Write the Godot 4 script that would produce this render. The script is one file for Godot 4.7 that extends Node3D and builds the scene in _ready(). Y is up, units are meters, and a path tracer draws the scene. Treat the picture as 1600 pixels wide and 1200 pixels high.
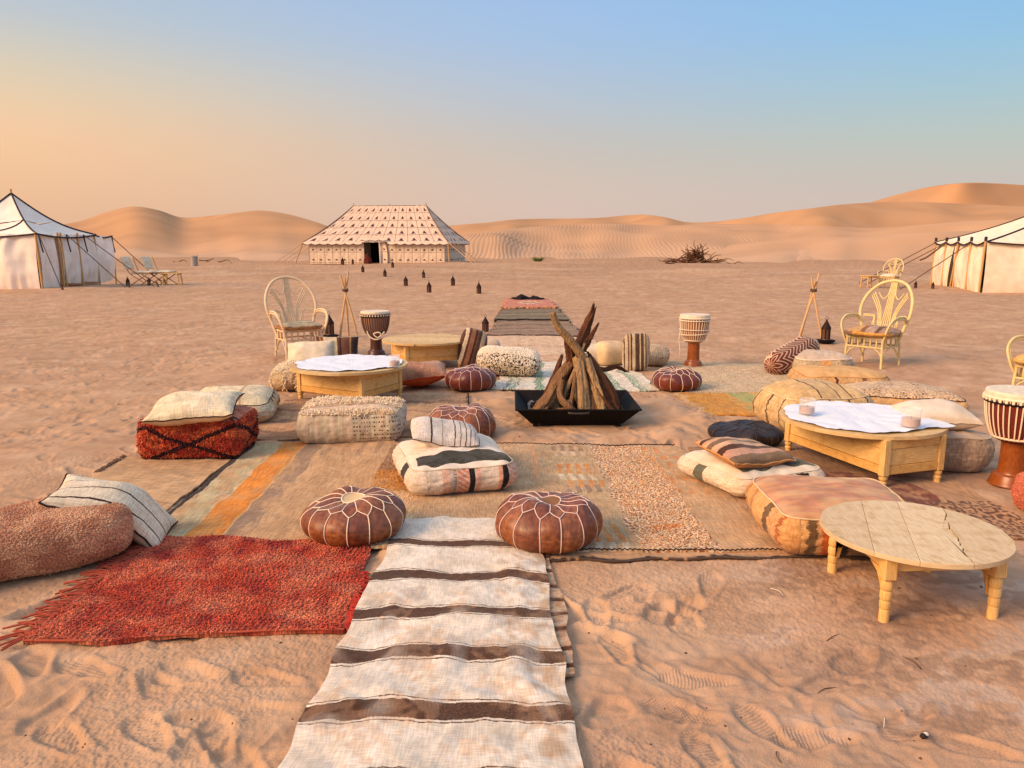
extends Node3D

# ---------------------------------------------------------------- mesh builder
class B:
	var v := PackedVector3Array()
	var n := PackedVector3Array()
	var t := PackedVector2Array()
	var c := PackedColorArray()
	var ix := PackedInt32Array()

	func grid(nu: int, nv: int, f: Callable, flip := false, wu := false) -> B:
		var base := v.size()
		var w := nu + 1
		var P := PackedVector3Array()
		P.resize(w * (nv + 1))
		for j in nv + 1:
			for i in w:
				P[j * w + i] = f.call(float(i) / nu, float(j) / nv)
		return sheet(P, nu, nv, flip, wu, base)

	func sheet(P: PackedVector3Array, nu: int, nv: int, flip: bool, wu: bool, base: int) -> B:
		var w := nu + 1
		var N := PackedVector3Array()
		N.resize(P.size())
		for j in nv + 1:
			var ja := maxi(j - 1, 0) * w
			var jb := mini(j + 1, nv) * w
			var acc := Vector3.ZERO
			var bad := false
			for i in w:
				var ia := i - 1
				var ib := i + 1
				if wu:
					if ia < 0: ia = nu - 1
					if ib > nu: ib = 1
				else:
					ia = maxi(ia, 0)
					ib = mini(ib, nu)
				var nn := (P[j * w + ib] - P[j * w + ia]).cross(P[jb + i] - P[ja + i])
				if flip: nn = -nn
				var l := nn.length()
				if l < 1e-12:
					bad = true
					nn = Vector3.ZERO
				else:
					nn /= l
				acc += nn
				N[j * w + i] = nn
			if bad:
				if acc.length() < 1e-6:
					var jj := 1 if j == 0 else j - 1
					for i in w:
						var ib2 := (i + 1) % nu
						var q := (P[jj * w + ib2] - P[jj * w + i]).cross((P[jj * w + i] - P[i]) if j == 0 else (P[j * w + i] - P[jj * w + i]))
						acc += -q if flip else q
				acc = acc.normalized()
				for i in w:
					if N[j * w + i] == Vector3.ZERO: N[j * w + i] = acc
		v.append_array(P)
		n.append_array(N)
		for j in nv + 1:
			for i in w:
				t.append(Vector2(float(i) / nu, float(j) / nv))
		for j in nv:
			for i in nu:
				var a := base + j * w + i
				if flip:
					ix.append_array([a, a + 1, a + w + 1, a, a + w + 1, a + w])
				else:
					ix.append_array([a, a + w + 1, a + 1, a, a + w, a + w + 1])
		return self

	func face(pts: Array, nor: Array) -> void:   # convex polygon, counter-clockwise seen from outside
		var b := v.size()
		for k in pts.size():
			v.append(pts[k])
			n.append(nor[k] if nor.size() > 1 else nor[0])
			t.append(Vector2(0.5, 0.5))
		for k in range(1, pts.size() - 1):
			ix.append_array([b, b + k + 1, b + k])

	func box(size: Vector3, at := Vector3.ZERO, bev := 0.003, bs := Basis.IDENTITY) -> B:
		var h := size * 0.5
		var q := minf(bev, minf(h.x, minf(h.y, h.z)) * 0.8)
		var b0 := v.size()
		for sx in [-1.0, 1.0]:
			for sy in [-1.0, 1.0]:
				for sz in [-1.0, 1.0]:
					for ax in 3:
						var p := Vector3(sx * (h.x - (0.0 if ax == 0 else q)), sy * (h.y - (0.0 if ax == 1 else q)), sz * (h.z - (0.0 if ax == 2 else q)))
						var nn := Vector3(sx if ax == 0 else 0.0, sy if ax == 1 else 0.0, sz if ax == 2 else 0.0)
						v.append(bs * p + at)
						n.append(bs * nn)
						t.append(Vector2((p.x if ax != 0 else p.z) / maxf(size.x, size.z) + 0.5, (p.y if ax != 1 else p.z) / maxf(size.y, 0.01) * 0.5 + 0.5))
		var id := func(sx: int, sy: int, sz: int, ax: int) -> int: return b0 + ((sx * 2 + sy) * 2 + sz) * 3 + ax
		var quads := []
		for s in 2:
			quads.append([id.call(s, 0, 0, 0), id.call(s, 1, 0, 0), id.call(s, 1, 1, 0), id.call(s, 0, 1, 0)])
			quads.append([id.call(0, s, 0, 1), id.call(1, s, 0, 1), id.call(1, s, 1, 1), id.call(0, s, 1, 1)])
			quads.append([id.call(0, 0, s, 2), id.call(1, 0, s, 2), id.call(1, 1, s, 2), id.call(0, 1, s, 2)])
			for r in 2:
				quads.append([id.call(s, r, 0, 0), id.call(s, r, 1, 0), id.call(s, r, 1, 1), id.call(s, r, 0, 1)])
				quads.append([id.call(s, 0, r, 0), id.call(s, 1, r, 0), id.call(s, 1, r, 2), id.call(s, 0, r, 2)])
				quads.append([id.call(0, s, r, 1), id.call(1, s, r, 1), id.call(1, s, r, 2), id.call(0, s, r, 2)])
				for w in 2:
					quads.append([id.call(s, r, w, 0), id.call(s, r, w, 1), id.call(s, r, w, 2)])
		for k in quads:
			var a: Vector3 = v[k[0]]
			var m: Vector3 = (n[k[0]] + n[k[1]] + n[k[2]])
			var turn: bool = (v[k[1]] - a).cross(v[k[2]] - a).dot(m) > 0.0
			for e in range(1, k.size() - 1):
				ix.append_array([k[0], k[e + 1], k[e]] if turn else [k[0], k[e], k[e + 1]])
		return self

	func tube(path: PackedVector3Array, r, sides := 8, caps := true, flat := 1.0) -> B:
		var m := path.size()
		var NN := PackedVector3Array()
		var BB := PackedVector3Array()
		var T := (path[1] - path[0]).normalized()
		var N := T.cross(Vector3.UP if absf(T.y) < 0.9 else Vector3.RIGHT).normalized()
		for k in m:
			T = (path[mini(k + 1, m - 1)] - path[maxi(k - 1, 0)]).normalized()
			N = (N - T * N.dot(T)).normalized()
			NN.append(N)
			BB.append(T.cross(N))
		var R := PackedFloat32Array()
		for k in m:
			R.append(r.call(float(k) / (m - 1)) if r is Callable else float(r))
		var b0 := v.size()
		var P := PackedVector3Array()
		for k in m:
			for i in sides + 1:
				var a := TAU * i / sides
				P.append(path[k] + (NN[k] * cos(a) + BB[k] * sin(a) * flat) * R[k])
		sheet(P, sides, m - 1, false, true, b0)
		if caps:
			for e in 2:
				var k := 0 if e == 0 else m - 1
				var o := (path[0] - path[1]).normalized() if e == 0 else (path[m - 1] - path[m - 2]).normalized()
				var pts := []
				for i in sides:
					pts.append(P[k * (sides + 1) + (sides - i) % sides] if e == 0 else P[k * (sides + 1) + i])
				face(pts, [o])
		return self

	func lathe(prof: PackedVector2Array, sides := 24, at := Vector3.ZERO, wob = null) -> B:
		var m := prof.size()
		var b0 := v.size()
		var P := PackedVector3Array()
		for k in m:
			for i in sides + 1:
				var a := TAU * i / sides
				var rr := prof[k].x
				if wob is Callable: rr *= wob.call(a, prof[k].y)
				P.append(at + Vector3(cos(a) * rr, prof[k].y, sin(a) * rr))
		return sheet(P, sides, m - 1, true, true, b0)

	func prism(poly: PackedVector2Array, y0: float, y1: float, bev := 0.0025) -> B:   # poly in x,z
		var m := poly.size()
		var cen := Vector2.ZERO
		for p in poly: cen += p / m
		var area := 0.0
		for k in m: area += poly[k].cross(poly[(k + 1) % m])
		var pts := []
		for k in m: pts.append(poly[k] if area < 0.0 else poly[m - 1 - k])   # counter-clockwise seen from above (y up, z towards the viewer)
		var ins := []
		for k in m:
			var p: Vector2 = pts[k]
			ins.append(p + (cen - p).normalized() * bev)
		var top := []
		var bot := []
		for k in m:
			top.append(Vector3(ins[k].x, y1, ins[k].y))
			bot.append(Vector3(pts[m - 1 - k].x, y0, pts[m - 1 - k].y))
		var tc := v.size()      # fans from the middle, so that one side may be ragged
		for s in 2:
			v.append(Vector3(cen.x, y1 if s == 0 else y0, cen.y))
			n.append(Vector3.UP if s == 0 else Vector3.DOWN)
			t.append(Vector2(0.5, 0.5))
			for k in m:
				v.append(top[k] if s == 0 else bot[k])
				n.append(Vector3.UP if s == 0 else Vector3.DOWN)
				t.append(Vector2(0.5, 0.5))
			var o := tc + s * (m + 1)
			for k in m: ix.append_array([o, o + 1 + (k + 1) % m, o + 1 + k])
		for k in m:
			var a: Vector2 = pts[k]
			var b: Vector2 = pts[(k + 1) % m]
			var ia: Vector2 = ins[k]
			var ib: Vector2 = ins[(k + 1) % m]
			var d := (b - a).normalized()
			var nn := Vector3(-d.y, 0, d.x)
			if nn.dot(Vector3(a.x - cen.x, 0, a.y - cen.y)) < 0: nn = -nn
			face([Vector3(a.x, y0, a.y), Vector3(b.x, y0, b.y), Vector3(b.x, y1 - bev, b.y), Vector3(a.x, y1 - bev, a.y)], [nn])
			face([Vector3(a.x, y1 - bev, a.y), Vector3(b.x, y1 - bev, b.y), Vector3(ib.x, y1, ib.y), Vector3(ia.x, y1, ia.y)], [nn, nn, Vector3.UP, Vector3.UP])
		return self

	func moved(x: Transform3D) -> B:
		for k in v.size():
			v[k] = x * v[k]
			n[k] = (x.basis * n[k]).normalized()
		return self

	func mesh(m: Material) -> ArrayMesh:
		var arr := []
		arr.resize(Mesh.ARRAY_MAX)
		arr[Mesh.ARRAY_VERTEX] = v
		arr[Mesh.ARRAY_NORMAL] = n
		arr[Mesh.ARRAY_TEX_UV] = t
		if c.size() == v.size() and c.size() > 0: arr[Mesh.ARRAY_COLOR] = c
		arr[Mesh.ARRAY_INDEX] = ix
		var me := ArrayMesh.new()
		me.add_surface_from_arrays(Mesh.PRIMITIVE_TRIANGLES, arr)
		me.surface_set_material(0, m)
		return me

# ---------------------------------------------------------------- naming and tagging
var taken := {}
var rng := RandomNumberGenerator.new()
var nz := FastNoiseLite.new()
var M := {}
var D := {}

func numbered(parent: Node, called: String) -> String:
	var key := str(parent.get_instance_id()) + called
	var k: int = taken.get(key, 0)
	taken[key] = k + 1
	return called if k == 0 else "%s_%03d" % [called, k]

func thing(called: String, label: String, cat: String, at := Vector3.ZERO, turn := 0.0, group := "") -> Node3D:
	var o := Node3D.new()
	o.name = numbered(self, called)
	add_child(o, true)
	o.position = at
	o.rotation.y = deg_to_rad(turn)
	tag(o, label, cat, group)
	return o

func tag(o: Node, label: String, cat: String, group := "") -> void:
	o.set_meta("label", label)
	o.set_meta("category", cat)
	if group: o.set_meta("group", group)

func part(parent: Node, called: String, b: B, m: Material) -> MeshInstance3D:
	var o := MeshInstance3D.new()
	o.mesh = b.mesh(m)
	o.name = numbered(parent, called)
	parent.add_child(o, true)
	return o

func piece(parent: Node, called: String, me: Mesh, x := Transform3D.IDENTITY) -> MeshInstance3D:
	var o := MeshInstance3D.new()
	o.mesh = me
	o.transform = x
	o.name = numbered(parent, called)
	parent.add_child(o, true)
	return o

func solo(called: String, label: String, cat: String, b: B, m: Material, at := Vector3.ZERO, group := "") -> MeshInstance3D:
	var o := part(self, called, b, m)
	o.position = at
	tag(o, label, cat, group)
	return o

func structure(called: String, label: String, b: B, m: Material) -> MeshInstance3D:
	var o := part(self, called, b, m)
	o.set_meta("label", label)
	o.set_meta("kind", "structure")
	return o

func again(o: Node3D, called: String, label: String, at: Vector3, turn: float, group := "") -> Node3D:
	var r: Node3D = o.duplicate()
	r.name = numbered(self, called)
	add_child(r, true)
	r.position = at
	r.rotation = Vector3(0, deg_to_rad(turn), 0)
	tag(r, label, o.get_meta("category"), group)
	return r

# ---------------------------------------------------------------- small maths
func C(r: float, g: float, b: float) -> Color:
	return Color(r / 255.0, g / 255.0, b / 255.0)

func n2(x: float, y: float) -> float:
	return nz.get_noise_2d(x, y)

func n3(p: Vector3) -> float:
	return nz.get_noise_3dv(p)

func curve(pts: Array, steps := 8) -> PackedVector3Array:   # smooth path through the points
	var out := PackedVector3Array()
	var m := pts.size()
	for k in m - 1:
		var a: Vector3 = pts[maxi(k - 1, 0)]
		var b: Vector3 = pts[k]
		var c: Vector3 = pts[k + 1]
		var d: Vector3 = pts[mini(k + 2, m - 1)]
		for s in steps:
			out.append(b.cubic_interpolate(c, a, d, float(s) / steps))
	out.append(pts[m - 1])
	return out

func curve2(pts: Array, steps := 6) -> PackedVector2Array:
	var out := PackedVector2Array()
	var m := pts.size()
	for k in m - 1:
		var a: Vector2 = pts[maxi(k - 1, 0)]
		var b: Vector2 = pts[k]
		var c: Vector2 = pts[k + 1]
		var d: Vector2 = pts[mini(k + 2, m - 1)]
		for s in steps:
			out.append(b.cubic_interpolate(c, a, d, float(s) / steps))
	out.append(pts[m - 1])
	return out

func line(a: Vector3, b: Vector3, m := 2) -> PackedVector3Array:
	var out := PackedVector3Array()
	for k in m: out.append(a.lerp(b, float(k) / (m - 1)))
	return out

# ---------------------------------------------------------------- textures and materials
func paint(w: int, h: int, f: Callable) -> ImageTexture:
	var data := PackedByteArray()
	data.resize(w * h * 3)
	var k := 0
	for y in h:
		for x in w:
			var c: Color = f.call((x + 0.5) / w, (y + 0.5) / h)
			data[k] = clampi(int(c.r * 255.0), 0, 255)
			data[k + 1] = clampi(int(c.g * 255.0), 0, 255)
			data[k + 2] = clampi(int(c.b * 255.0), 0, 255)
			k += 3
	return ImageTexture.create_from_image(Image.create_from_data(w, h, false, Image.FORMAT_RGB8, data))

func noise_tex(size: int, freq: float, lo: Color, hi: Color, sd := 1, oct := 4, kind := FastNoiseLite.TYPE_SIMPLEX_SMOOTH) -> NoiseTexture2D:
	var f := FastNoiseLite.new()
	f.noise_type = kind
	f.seed = sd
	f.frequency = freq
	f.fractal_octaves = oct
	var x := NoiseTexture2D.new()
	x.width = size
	x.height = size
	x.seamless = true
	x.noise = f
	var g := Gradient.new()
	g.set_color(0, lo)
	g.set_color(1, hi)
	x.color_ramp = g
	return x

func mat(col: Color, rough := 0.9, o := {}) -> StandardMaterial3D:
	var m := StandardMaterial3D.new()
	m.albedo_color = col
	m.roughness = rough
	m.metallic_specular = o.get("spec", 0.3)
	m.metallic = o.get("metal", 0.0)
	if o.has("tex"):
		m.albedo_texture = o.tex
	if o.has("rough"):
		m.roughness_texture = o.rough
	if o.has("tri"):
		m.uv1_triplanar = true
		m.uv1_world_triplanar = o.get("world", false)
		m.uv1_scale = Vector3.ONE * o.tri if o.tri is float else o.tri
	if o.has("bump"):
		m.heightmap_enabled = true
		m.heightmap_texture = o.bump
		m.heightmap_scale = o.get("depth", 0.1)
	if o.has("detail"):
		m.detail_enabled = true
		m.detail_albedo = o.detail
		m.detail_blend_mode = BaseMaterial3D.BLEND_MODE_MUL
		m.detail_uv_layer = BaseMaterial3D.DETAIL_UV_2
		m.uv2_triplanar = true
		m.uv2_world_triplanar = o.get("world", false)
		m.uv2_scale = Vector3.ONE * o.ds if o.get("ds", 1.0) is float else o.ds
	if o.has("rim"):
		m.rim_enabled = true
		m.rim = o.rim
		m.rim_tint = 0.7
	if o.has("vcol"):
		m.vertex_color_use_as_albedo = true
	if o.has("coat"):
		m.clearcoat_enabled = true
		m.clearcoat = o.coat
		m.clearcoat_roughness = 0.35
	if o.has("back"):
		m.backlight_enabled = true
		m.backlight = o.back
	return m

func cloth(tex: Texture2D, o := {}) -> StandardMaterial3D:   # woven cloth with a painted pattern
	var d := {"tex": tex, "bump": T.weave, "depth": 0.022, "detail": T.dirt, "ds": 1.7, "rim": 0.25, "spec": 0.15}
	d.merge(o, true)
	return mat(o.get("col", Color.WHITE), 0.95, d)

func plain_cloth(col: Color, o := {}) -> StandardMaterial3D:
	var d := {"bump": T.weave, "depth": 0.022, "detail": T.dirt, "ds": 1.7, "rim": 0.25, "spec": 0.15}
	d.merge(o, true)
	return mat(col, 0.95, d)

var T := {}

func bands(x: float, list: Array) -> Color:
	for k in range(0, list.size(), 2):
		if x < list[k]: return list[k + 1]
	return list[list.size() - 1]

# yarn-dyed stripes: edges waver a little, every thread differs in tone
func striped(list: Array, along_v := false, w := 256, h := 256, waver := 0.004, threads := 90.0) -> ImageTexture:
	return paint(w, h, func(u: float, v: float) -> Color:
		var a := v if along_v else u
		var b := u if along_v else v
		var x := a + waver * (n2(a * 7.0, b * 6.0) + 0.6 * n2(b * 31.0, a * 9.0 + 40.0))
		var col := bands(x, list)
		var k := 0.93 + 0.09 * n2(a * threads, b * 4.0) + 0.07 * n2(b * threads * 0.8, a * 5.0 + 9.0)
		return col * k)

# ---------------------------------------------------------------- terrain
func G(x: float, z: float) -> float:   # the broad rise and fall of the sand
	var r := sqrt(x * x + z * z)
	var far := smoothstep(12.0, 45.0, r)
	return 0.018 * n2(x * 0.33, z * 0.33) * (1.0 - far * 0.5) + far * (0.16 * n2(x * 0.045 + 7.0, z * 0.09) + 0.05 * n2(x * 0.2, z * 0.4))

const FOOT := Color(0.53, 0.335, 0.212)   # sand where the plain meets the dunes
var covers := []      # ground hidden by rugs: x0, x1, z0, z1
var prints := {}      # footprints by half-metre cell

func cover(x: float, z: float) -> float:   # 1 well inside a rug, 0 outside
	var best := 0.0
	for q in covers:
		if x < q[0] or x > q[1] or z < q[2] or z > q[3]: continue
		var e := minf(minf(x - q[0], q[1] - x), minf(z - q[2], q[3] - z))
		if q.size() > 4: e += 0.055 * n2(x * 2.1 + 5.0, z * 2.1) + 0.03 * n2(x * 7.0, z * 7.0) - 0.02
		best = maxf(best, clampf(e / 0.08, 0.0, 1.0))
	return best

func add_print(x: float, z: float, turn: float, len: float, wid: float, deep: float, tread: int) -> void:
	var p := [x, z, cos(turn), sin(turn), len * 0.5, wid * 0.5, deep, tread]
	var r := len * 0.5 + 0.1
	for i in range(int(floor((x - r) * 2.0)), int(floor((x + r) * 2.0)) + 1):
		for j in range(int(floor((z - r) * 2.0)), int(floor((z + r) * 2.0)) + 1):
			var key := Vector2i(i, j)
			if not prints.has(key): prints[key] = []
			prints[key].append(p)

func relief(x: float, z: float, r: float) -> float:   # trodden sand
	var fade := 1.0 - smoothstep(9.0, 30.0, r)
	var soft := smoothstep(-0.35, 0.35, n2(x * 0.55 + 3.0, z * 0.55) + (0.35 if x < -2.0 else 0.0) - 0.95 * smoothstep(0.6, 1.7, x) * smoothstep(-5.0, -3.6, z))
	var wx := x + 0.12 * n2(x * 2.2, z * 2.2 + 50.0)
	var wz := z + 0.12 * n2(x * 2.2 + 90.0, z * 2.2)
	var h := (0.017 * n2(wx * 3.1, wz * 3.6) - 0.014 * absf(n2(wx * 4.4 + 20.0, wz * 5.6))) * (0.18 + 0.82 * soft)
	h += 0.003 * n2(x * 13.0, z * 15.0) * (0.5 + soft) * (1.0 - smoothstep(4.0, 9.0, r))
	if r < 6.5:
		var pan := 1.0 - soft
		h += 0.0012 * n2(x * 42.0, z * 42.0) + pan * (0.0045 * n2(x * 17.0, z * 21.0) + 0.0040 * n2(x * 46.0 + 3.0, z * 46.0) + 0.007 * maxf(0.0, n2(x * 33.0, z * 38.0) - 0.45))
	h *= 0.46 * (0.3 + 0.7 * fade)
	var list: Array = prints.get(Vector2i(int(floor(x * 2.0)), int(floor(z * 2.0))), [])
	for p in list:
		var dx: float = x - p[0]
		var dz: float = z - p[1]
		var a: float = (dx * p[2] + dz * p[3]) / p[4]
		var b: float = (-dx * p[3] + dz * p[2]) / p[5]
		b *= 1.0 + 0.22 * sin(a * 2.6)          # waist of the sole
		var d := sqrt(a * a + b * b)
		if d > 1.9: continue
		var hole: float = -p[6] * (1.0 - smoothstep(0.72, 1.08, d))
		var lip: float = p[6] * 0.5 * exp(-pow((d - 1.25) / 0.22, 2.0)) * (0.6 + 0.6 * a)
		if p[7] > 0 and d < 0.95:
			hole += 0.0024 * (sin(a * p[4] * 480.0 + absf(b) * (3.0 if p[7] == 1 else 0.0)) * (1.0 if p[7] < 3 else sin(b * p[5] * 520.0)))
		h += (hole + lip)
	return h

func mounds(x: float, z: float) -> float:   # sand swept up round the fire tray
	var h := 0.0
	var e := Vector2((x - 0.58) / 0.98, (z + 6.98) / 0.78).length()
	h += 0.055 * exp(-pow((e - 1.12) / 0.2, 2.0)) * (0.75 + 0.5 * n2(x * 2.7, z * 2.7)) * (1.0 - smoothstep(-7.1, -7.5, z) * 0.0)
	return h

func ground_y(x: float, z: float) -> float:
	var r := sqrt(x * x + z * z)
	var g := G(x, z)
	if r > 32.0: return g
	var cov := cover(x, z)
	return g + (relief(x, z, r) + mounds(x, z)) * (1.0 - cov) - 0.022 * cov

func sand_tint(x: float, z: float, r: float) -> Color:   # colour of the sand itself: loose orange sand, paler crust, pinkish hard pan
	var loose := Color(0.58, 0.376, 0.24)
	var pan := Color(0.55, 0.355, 0.235)
	var pale := Color(0.64, 0.445, 0.30)
	var far := smoothstep(12.0, 60.0, r)
	var c := loose.lerp(pan, clampf(0.5 + 0.9 * n2(x * 0.16 + 30.0, z * 0.25) + 0.5 * smoothstep(1.0, 2.6, x) * smoothstep(-6.0, -3.0, z), 0.0, 1.0))
	c = c.lerp(pale, clampf(0.8 * n2(x * 0.5 + 80.0, z * 0.9) + 0.55 * n2(x * 2.3, z * 3.1 + 12.0) - 0.12, 0.0, 0.75))
	var crust := smoothstep(0.5, 1.5, x) * smoothstep(-4.6, -3.4, z)
	if crust > 0.0:
		c = c.lerp(Color(0.60, 0.45, 0.35), crust * smoothstep(0.05, 0.5, n2(x * 1.0 + z * 0.8, z * 2.2) + 0.5 * n2(x * 6.0, z * 7.0)) * 0.8)
		c = c.lerp(Color(0.36, 0.235, 0.165), crust * smoothstep(0.1, 0.6, n2(x * 1.6 + 40.0, z * 2.4) + 0.6 * n2(x * 9.0 + 5.0, z * 11.0)) * 0.7)
	if r > 14.0:
		c = c.lerp(pale, far * clampf(2.6 * n2(x * 0.05 + 5.0, z * 0.34) - 0.7, 0.0, 0.9))
		c = c.lerp(Color(0.46, 0.287, 0.193), far * clampf(2.0 * n2(x * 0.05 + 65.0, z * 0.14) + 0.1, 0.0, 0.75))
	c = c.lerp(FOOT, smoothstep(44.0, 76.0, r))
	return c * (1.0 + 0.05 * n2(x * 9.0, z * 9.0))

func make_ground() -> void:
	var az := PackedFloat32Array()
	var k := -37.5
	while k <= 37.5:
		az.append(k)
		k += 0.085
	var rest := 100
	for i in range(1, rest): az.append(37.5 + (360.0 - 75.0) * i / rest)
	az.append(322.5)
	var rr := PackedFloat32Array([0.02, 0.25, 0.5, 0.75, 1.0, 1.2, 1.4, 1.55, 1.68, 1.78, 1.86, 1.93])
	var el := 38.6
	while el > 1.0:
		rr.append(1.6 / tan(deg_to_rad(el)))
		el -= 0.075
	var q := rr[rr.size() - 1]
	while q < 6000.0:
		q *= 1.13
		rr.append(q)
	var b := B.new()
	var P := PackedVector3Array()
	var cols := PackedColorArray()
	var w := az.size()
	P.resize(w * rr.size())
	cols.resize(w * rr.size())
	var sn := PackedFloat32Array()
	var cs := PackedFloat32Array()
	for a in az:
		sn.append(sin(deg_to_rad(a)))
		cs.append(-cos(deg_to_rad(a)))
	for j in rr.size():
		var r := rr[j]
		for i in w:
			var x := r * sn[i]
			var z := r * cs[i]
			P[j * w + i] = Vector3(x, ground_y(x, z) if r < 400.0 else 0.0, z)
			cols[j * w + i] = sand_tint(x, z, r)
	b.sheet(P, w - 1, rr.size() - 1, false, true, 0)
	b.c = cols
	structure("sand_ground", "wide flat trodden sand of the desert camp", b, M.sand)

# dunes: heights are metres above the plain, along a fan of directions seen from the camp
func crest(list: Array, a: float) -> float:
	for k in range(0, list.size() - 2, 2):
		if a <= list[k + 2]:
			var f: float = clampf((a - list[k]) / (list[k + 2] - list[k]), 0.0, 1.0)
			var p0: float = list[maxi(k - 1, 1)]
			var p3: float = list[mini(k + 5, list.size() - 1)]
			return cubic_interpolate(list[k + 1], list[k + 3], p0, p3, f)
	return list[list.size() - 1]

func dune(label: String, list: Array, r0: float, rc: float, r1: float, power: float, ripple: float, wave: float, da: float, nr: int, tintc: Color) -> void:
	var a0: float = list[0]
	var a1: float = list[list.size() - 2]
	var nu := int((a1 - a0) / da)
	var P := PackedVector3Array()
	var cols := PackedColorArray()
	for j in nr + 1:
		for i in nu + 1:
			var f := float(j) / nr
			var a := lerpf(a0, a1, float(i) / nu)
			var top := crest(list, a)
			var bend := rc * (1.0 + 0.10 * sin(a * 0.21 + r0) + 0.05 * n2(a * 0.15, rc))
			top = (top - 1.6) * bend / rc + 1.6
			var r: float
			var h: float
			if f < 0.8:
				var s := f / 0.8
				r = lerpf(r0 * (1.0 + 0.10 * n2(a * 0.09, r0) + 0.03 * n2(a * 0.3, r0)), bend, s)
				var e := s * s * (3.0 - 2.0 * s)
				h = lerpf(-0.16, top, pow(lerpf(s * s, e, 0.45), power))
			else:
				var s2 := (f - 0.8) / 0.2
				r = lerpf(bend, bend + (r1 - rc), s2)
				h = lerpf(top, -2.5, s2 * s2 * (1.6 - 0.6 * s2))
			var x := r * sin(deg_to_rad(a))
			var z := -r * cos(deg_to_rad(a))
			h += 0.25 * n2(x * 0.03, z * 0.03) * minf(f * 4.0, 1.0) * (1.0 - smoothstep(0.6, 0.8, f)) * clampf(top, 0.0, 3.0)
			if ripple > 0.0:
				var ph := x * TAU / wave + 5.0 * n2(x * 0.05, z * 0.04) + 2.2 * n2(x * 0.22, z * 0.12) + z * 0.5
				var on := smoothstep(0.04, 0.2, f) * (1.0 - smoothstep(0.74, 0.86, f)) * clampf(0.8 + 0.6 * n2(x * 0.03 + 11.0, z * 0.05), 0.4, 1.0)
				h += ripple * on * (sin(ph) + 0.3 * sin(ph * 2.0 + 1.0))
			P.append(Vector3(x, h, z))
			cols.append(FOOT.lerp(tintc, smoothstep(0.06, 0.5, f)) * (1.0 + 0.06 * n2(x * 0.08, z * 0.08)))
	var b := B.new()
	b.sheet(P, nu, nr, false, false, 0)
	b.c = cols
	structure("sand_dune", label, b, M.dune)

func px(x: float) -> float:      # degrees from straight ahead for the crest tables below
	return rad_to_deg(atan((x - 800.0) / 1220.0))

func ridge(pts: Array, r: float) -> Array:
	var out := []
	for p in pts:
		out.append(px(p[0]))
		out.append((380.0 - p[1]) / 1200.0 * r * cos(atan((p[0] - 800.0) / 1220.0)) + 1.6)
	return out

func make_dunes() -> void:
	var sandc := Color(0.47, 0.262, 0.138)
	dune("twin orange dunes behind the left white tent", ridge([[-160, 372], [-40, 366], [40, 360], [100, 352], [135, 345], [172, 333], [212, 325], [250, 330], [286, 341], [330, 339], [375, 334], [412, 331], [455, 337], [495, 348], [530, 360], [600, 369], [700, 380]], 165.0), 82.0, 165.0, 230.0, 1.25, 0.0, 1.0, 0.1, 110, sandc)
	dune("low smooth orange dune behind the patterned tent", ridge([[560, 376], [640, 363], [700, 354], [760, 349], [810, 344], [870, 343], [930, 342], [1000, 337], [1038, 341], [1070, 348], [1110, 348], [1160, 342], [1210, 334], [1260, 328], [1310, 322], [1360, 319], [1420, 318], [1500, 321], [1600, 325], [1700, 332], [1820, 342]], 190.0), 120.0, 190.0, 270.0, 1.15, 0.0, 1.0, 0.1, 100, sandc)
	dune("tall orange dune rising on the far right", ridge([[1260, 345], [1310, 330], [1350, 320], [1400, 306], [1450, 295], [1500, 290], [1550, 291], [1610, 295], [1680, 302], [1780, 315], [1900, 340]], 260.0), 200.0, 260.0, 340.0, 1.0, 0.0, 1.0, 0.1, 90, sandc)
	dune("rippled sand slope across the middle distance", ridge([[600, 384], [680, 374], [740, 364], [800, 358], [880, 352], [960, 351], [1040, 353], [1120, 351], [1200, 352], [1280, 354], [1360, 357], [1440, 352], [1520, 346], [1600, 345], [1720, 350], [1850, 362]], 128.0), 74.0, 128.0, 165.0, 0.85, 0.03, 0.52, 0.045, 150, sandc.lerp(FOOT, 0.45))
	dune("smooth low sand bank in front of the rippled slope", ridge([[1080, 388], [1160, 380], [1250, 374], [1330, 370], [1400, 366], [1470, 363], [1540, 361], [1610, 362], [1720, 366], [1850, 374]], 95.0), 68.0, 95.0, 118.0, 1.1, 0.0, 1.0, 0.1, 70, sandc.lerp(FOOT, 0.6))

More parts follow.
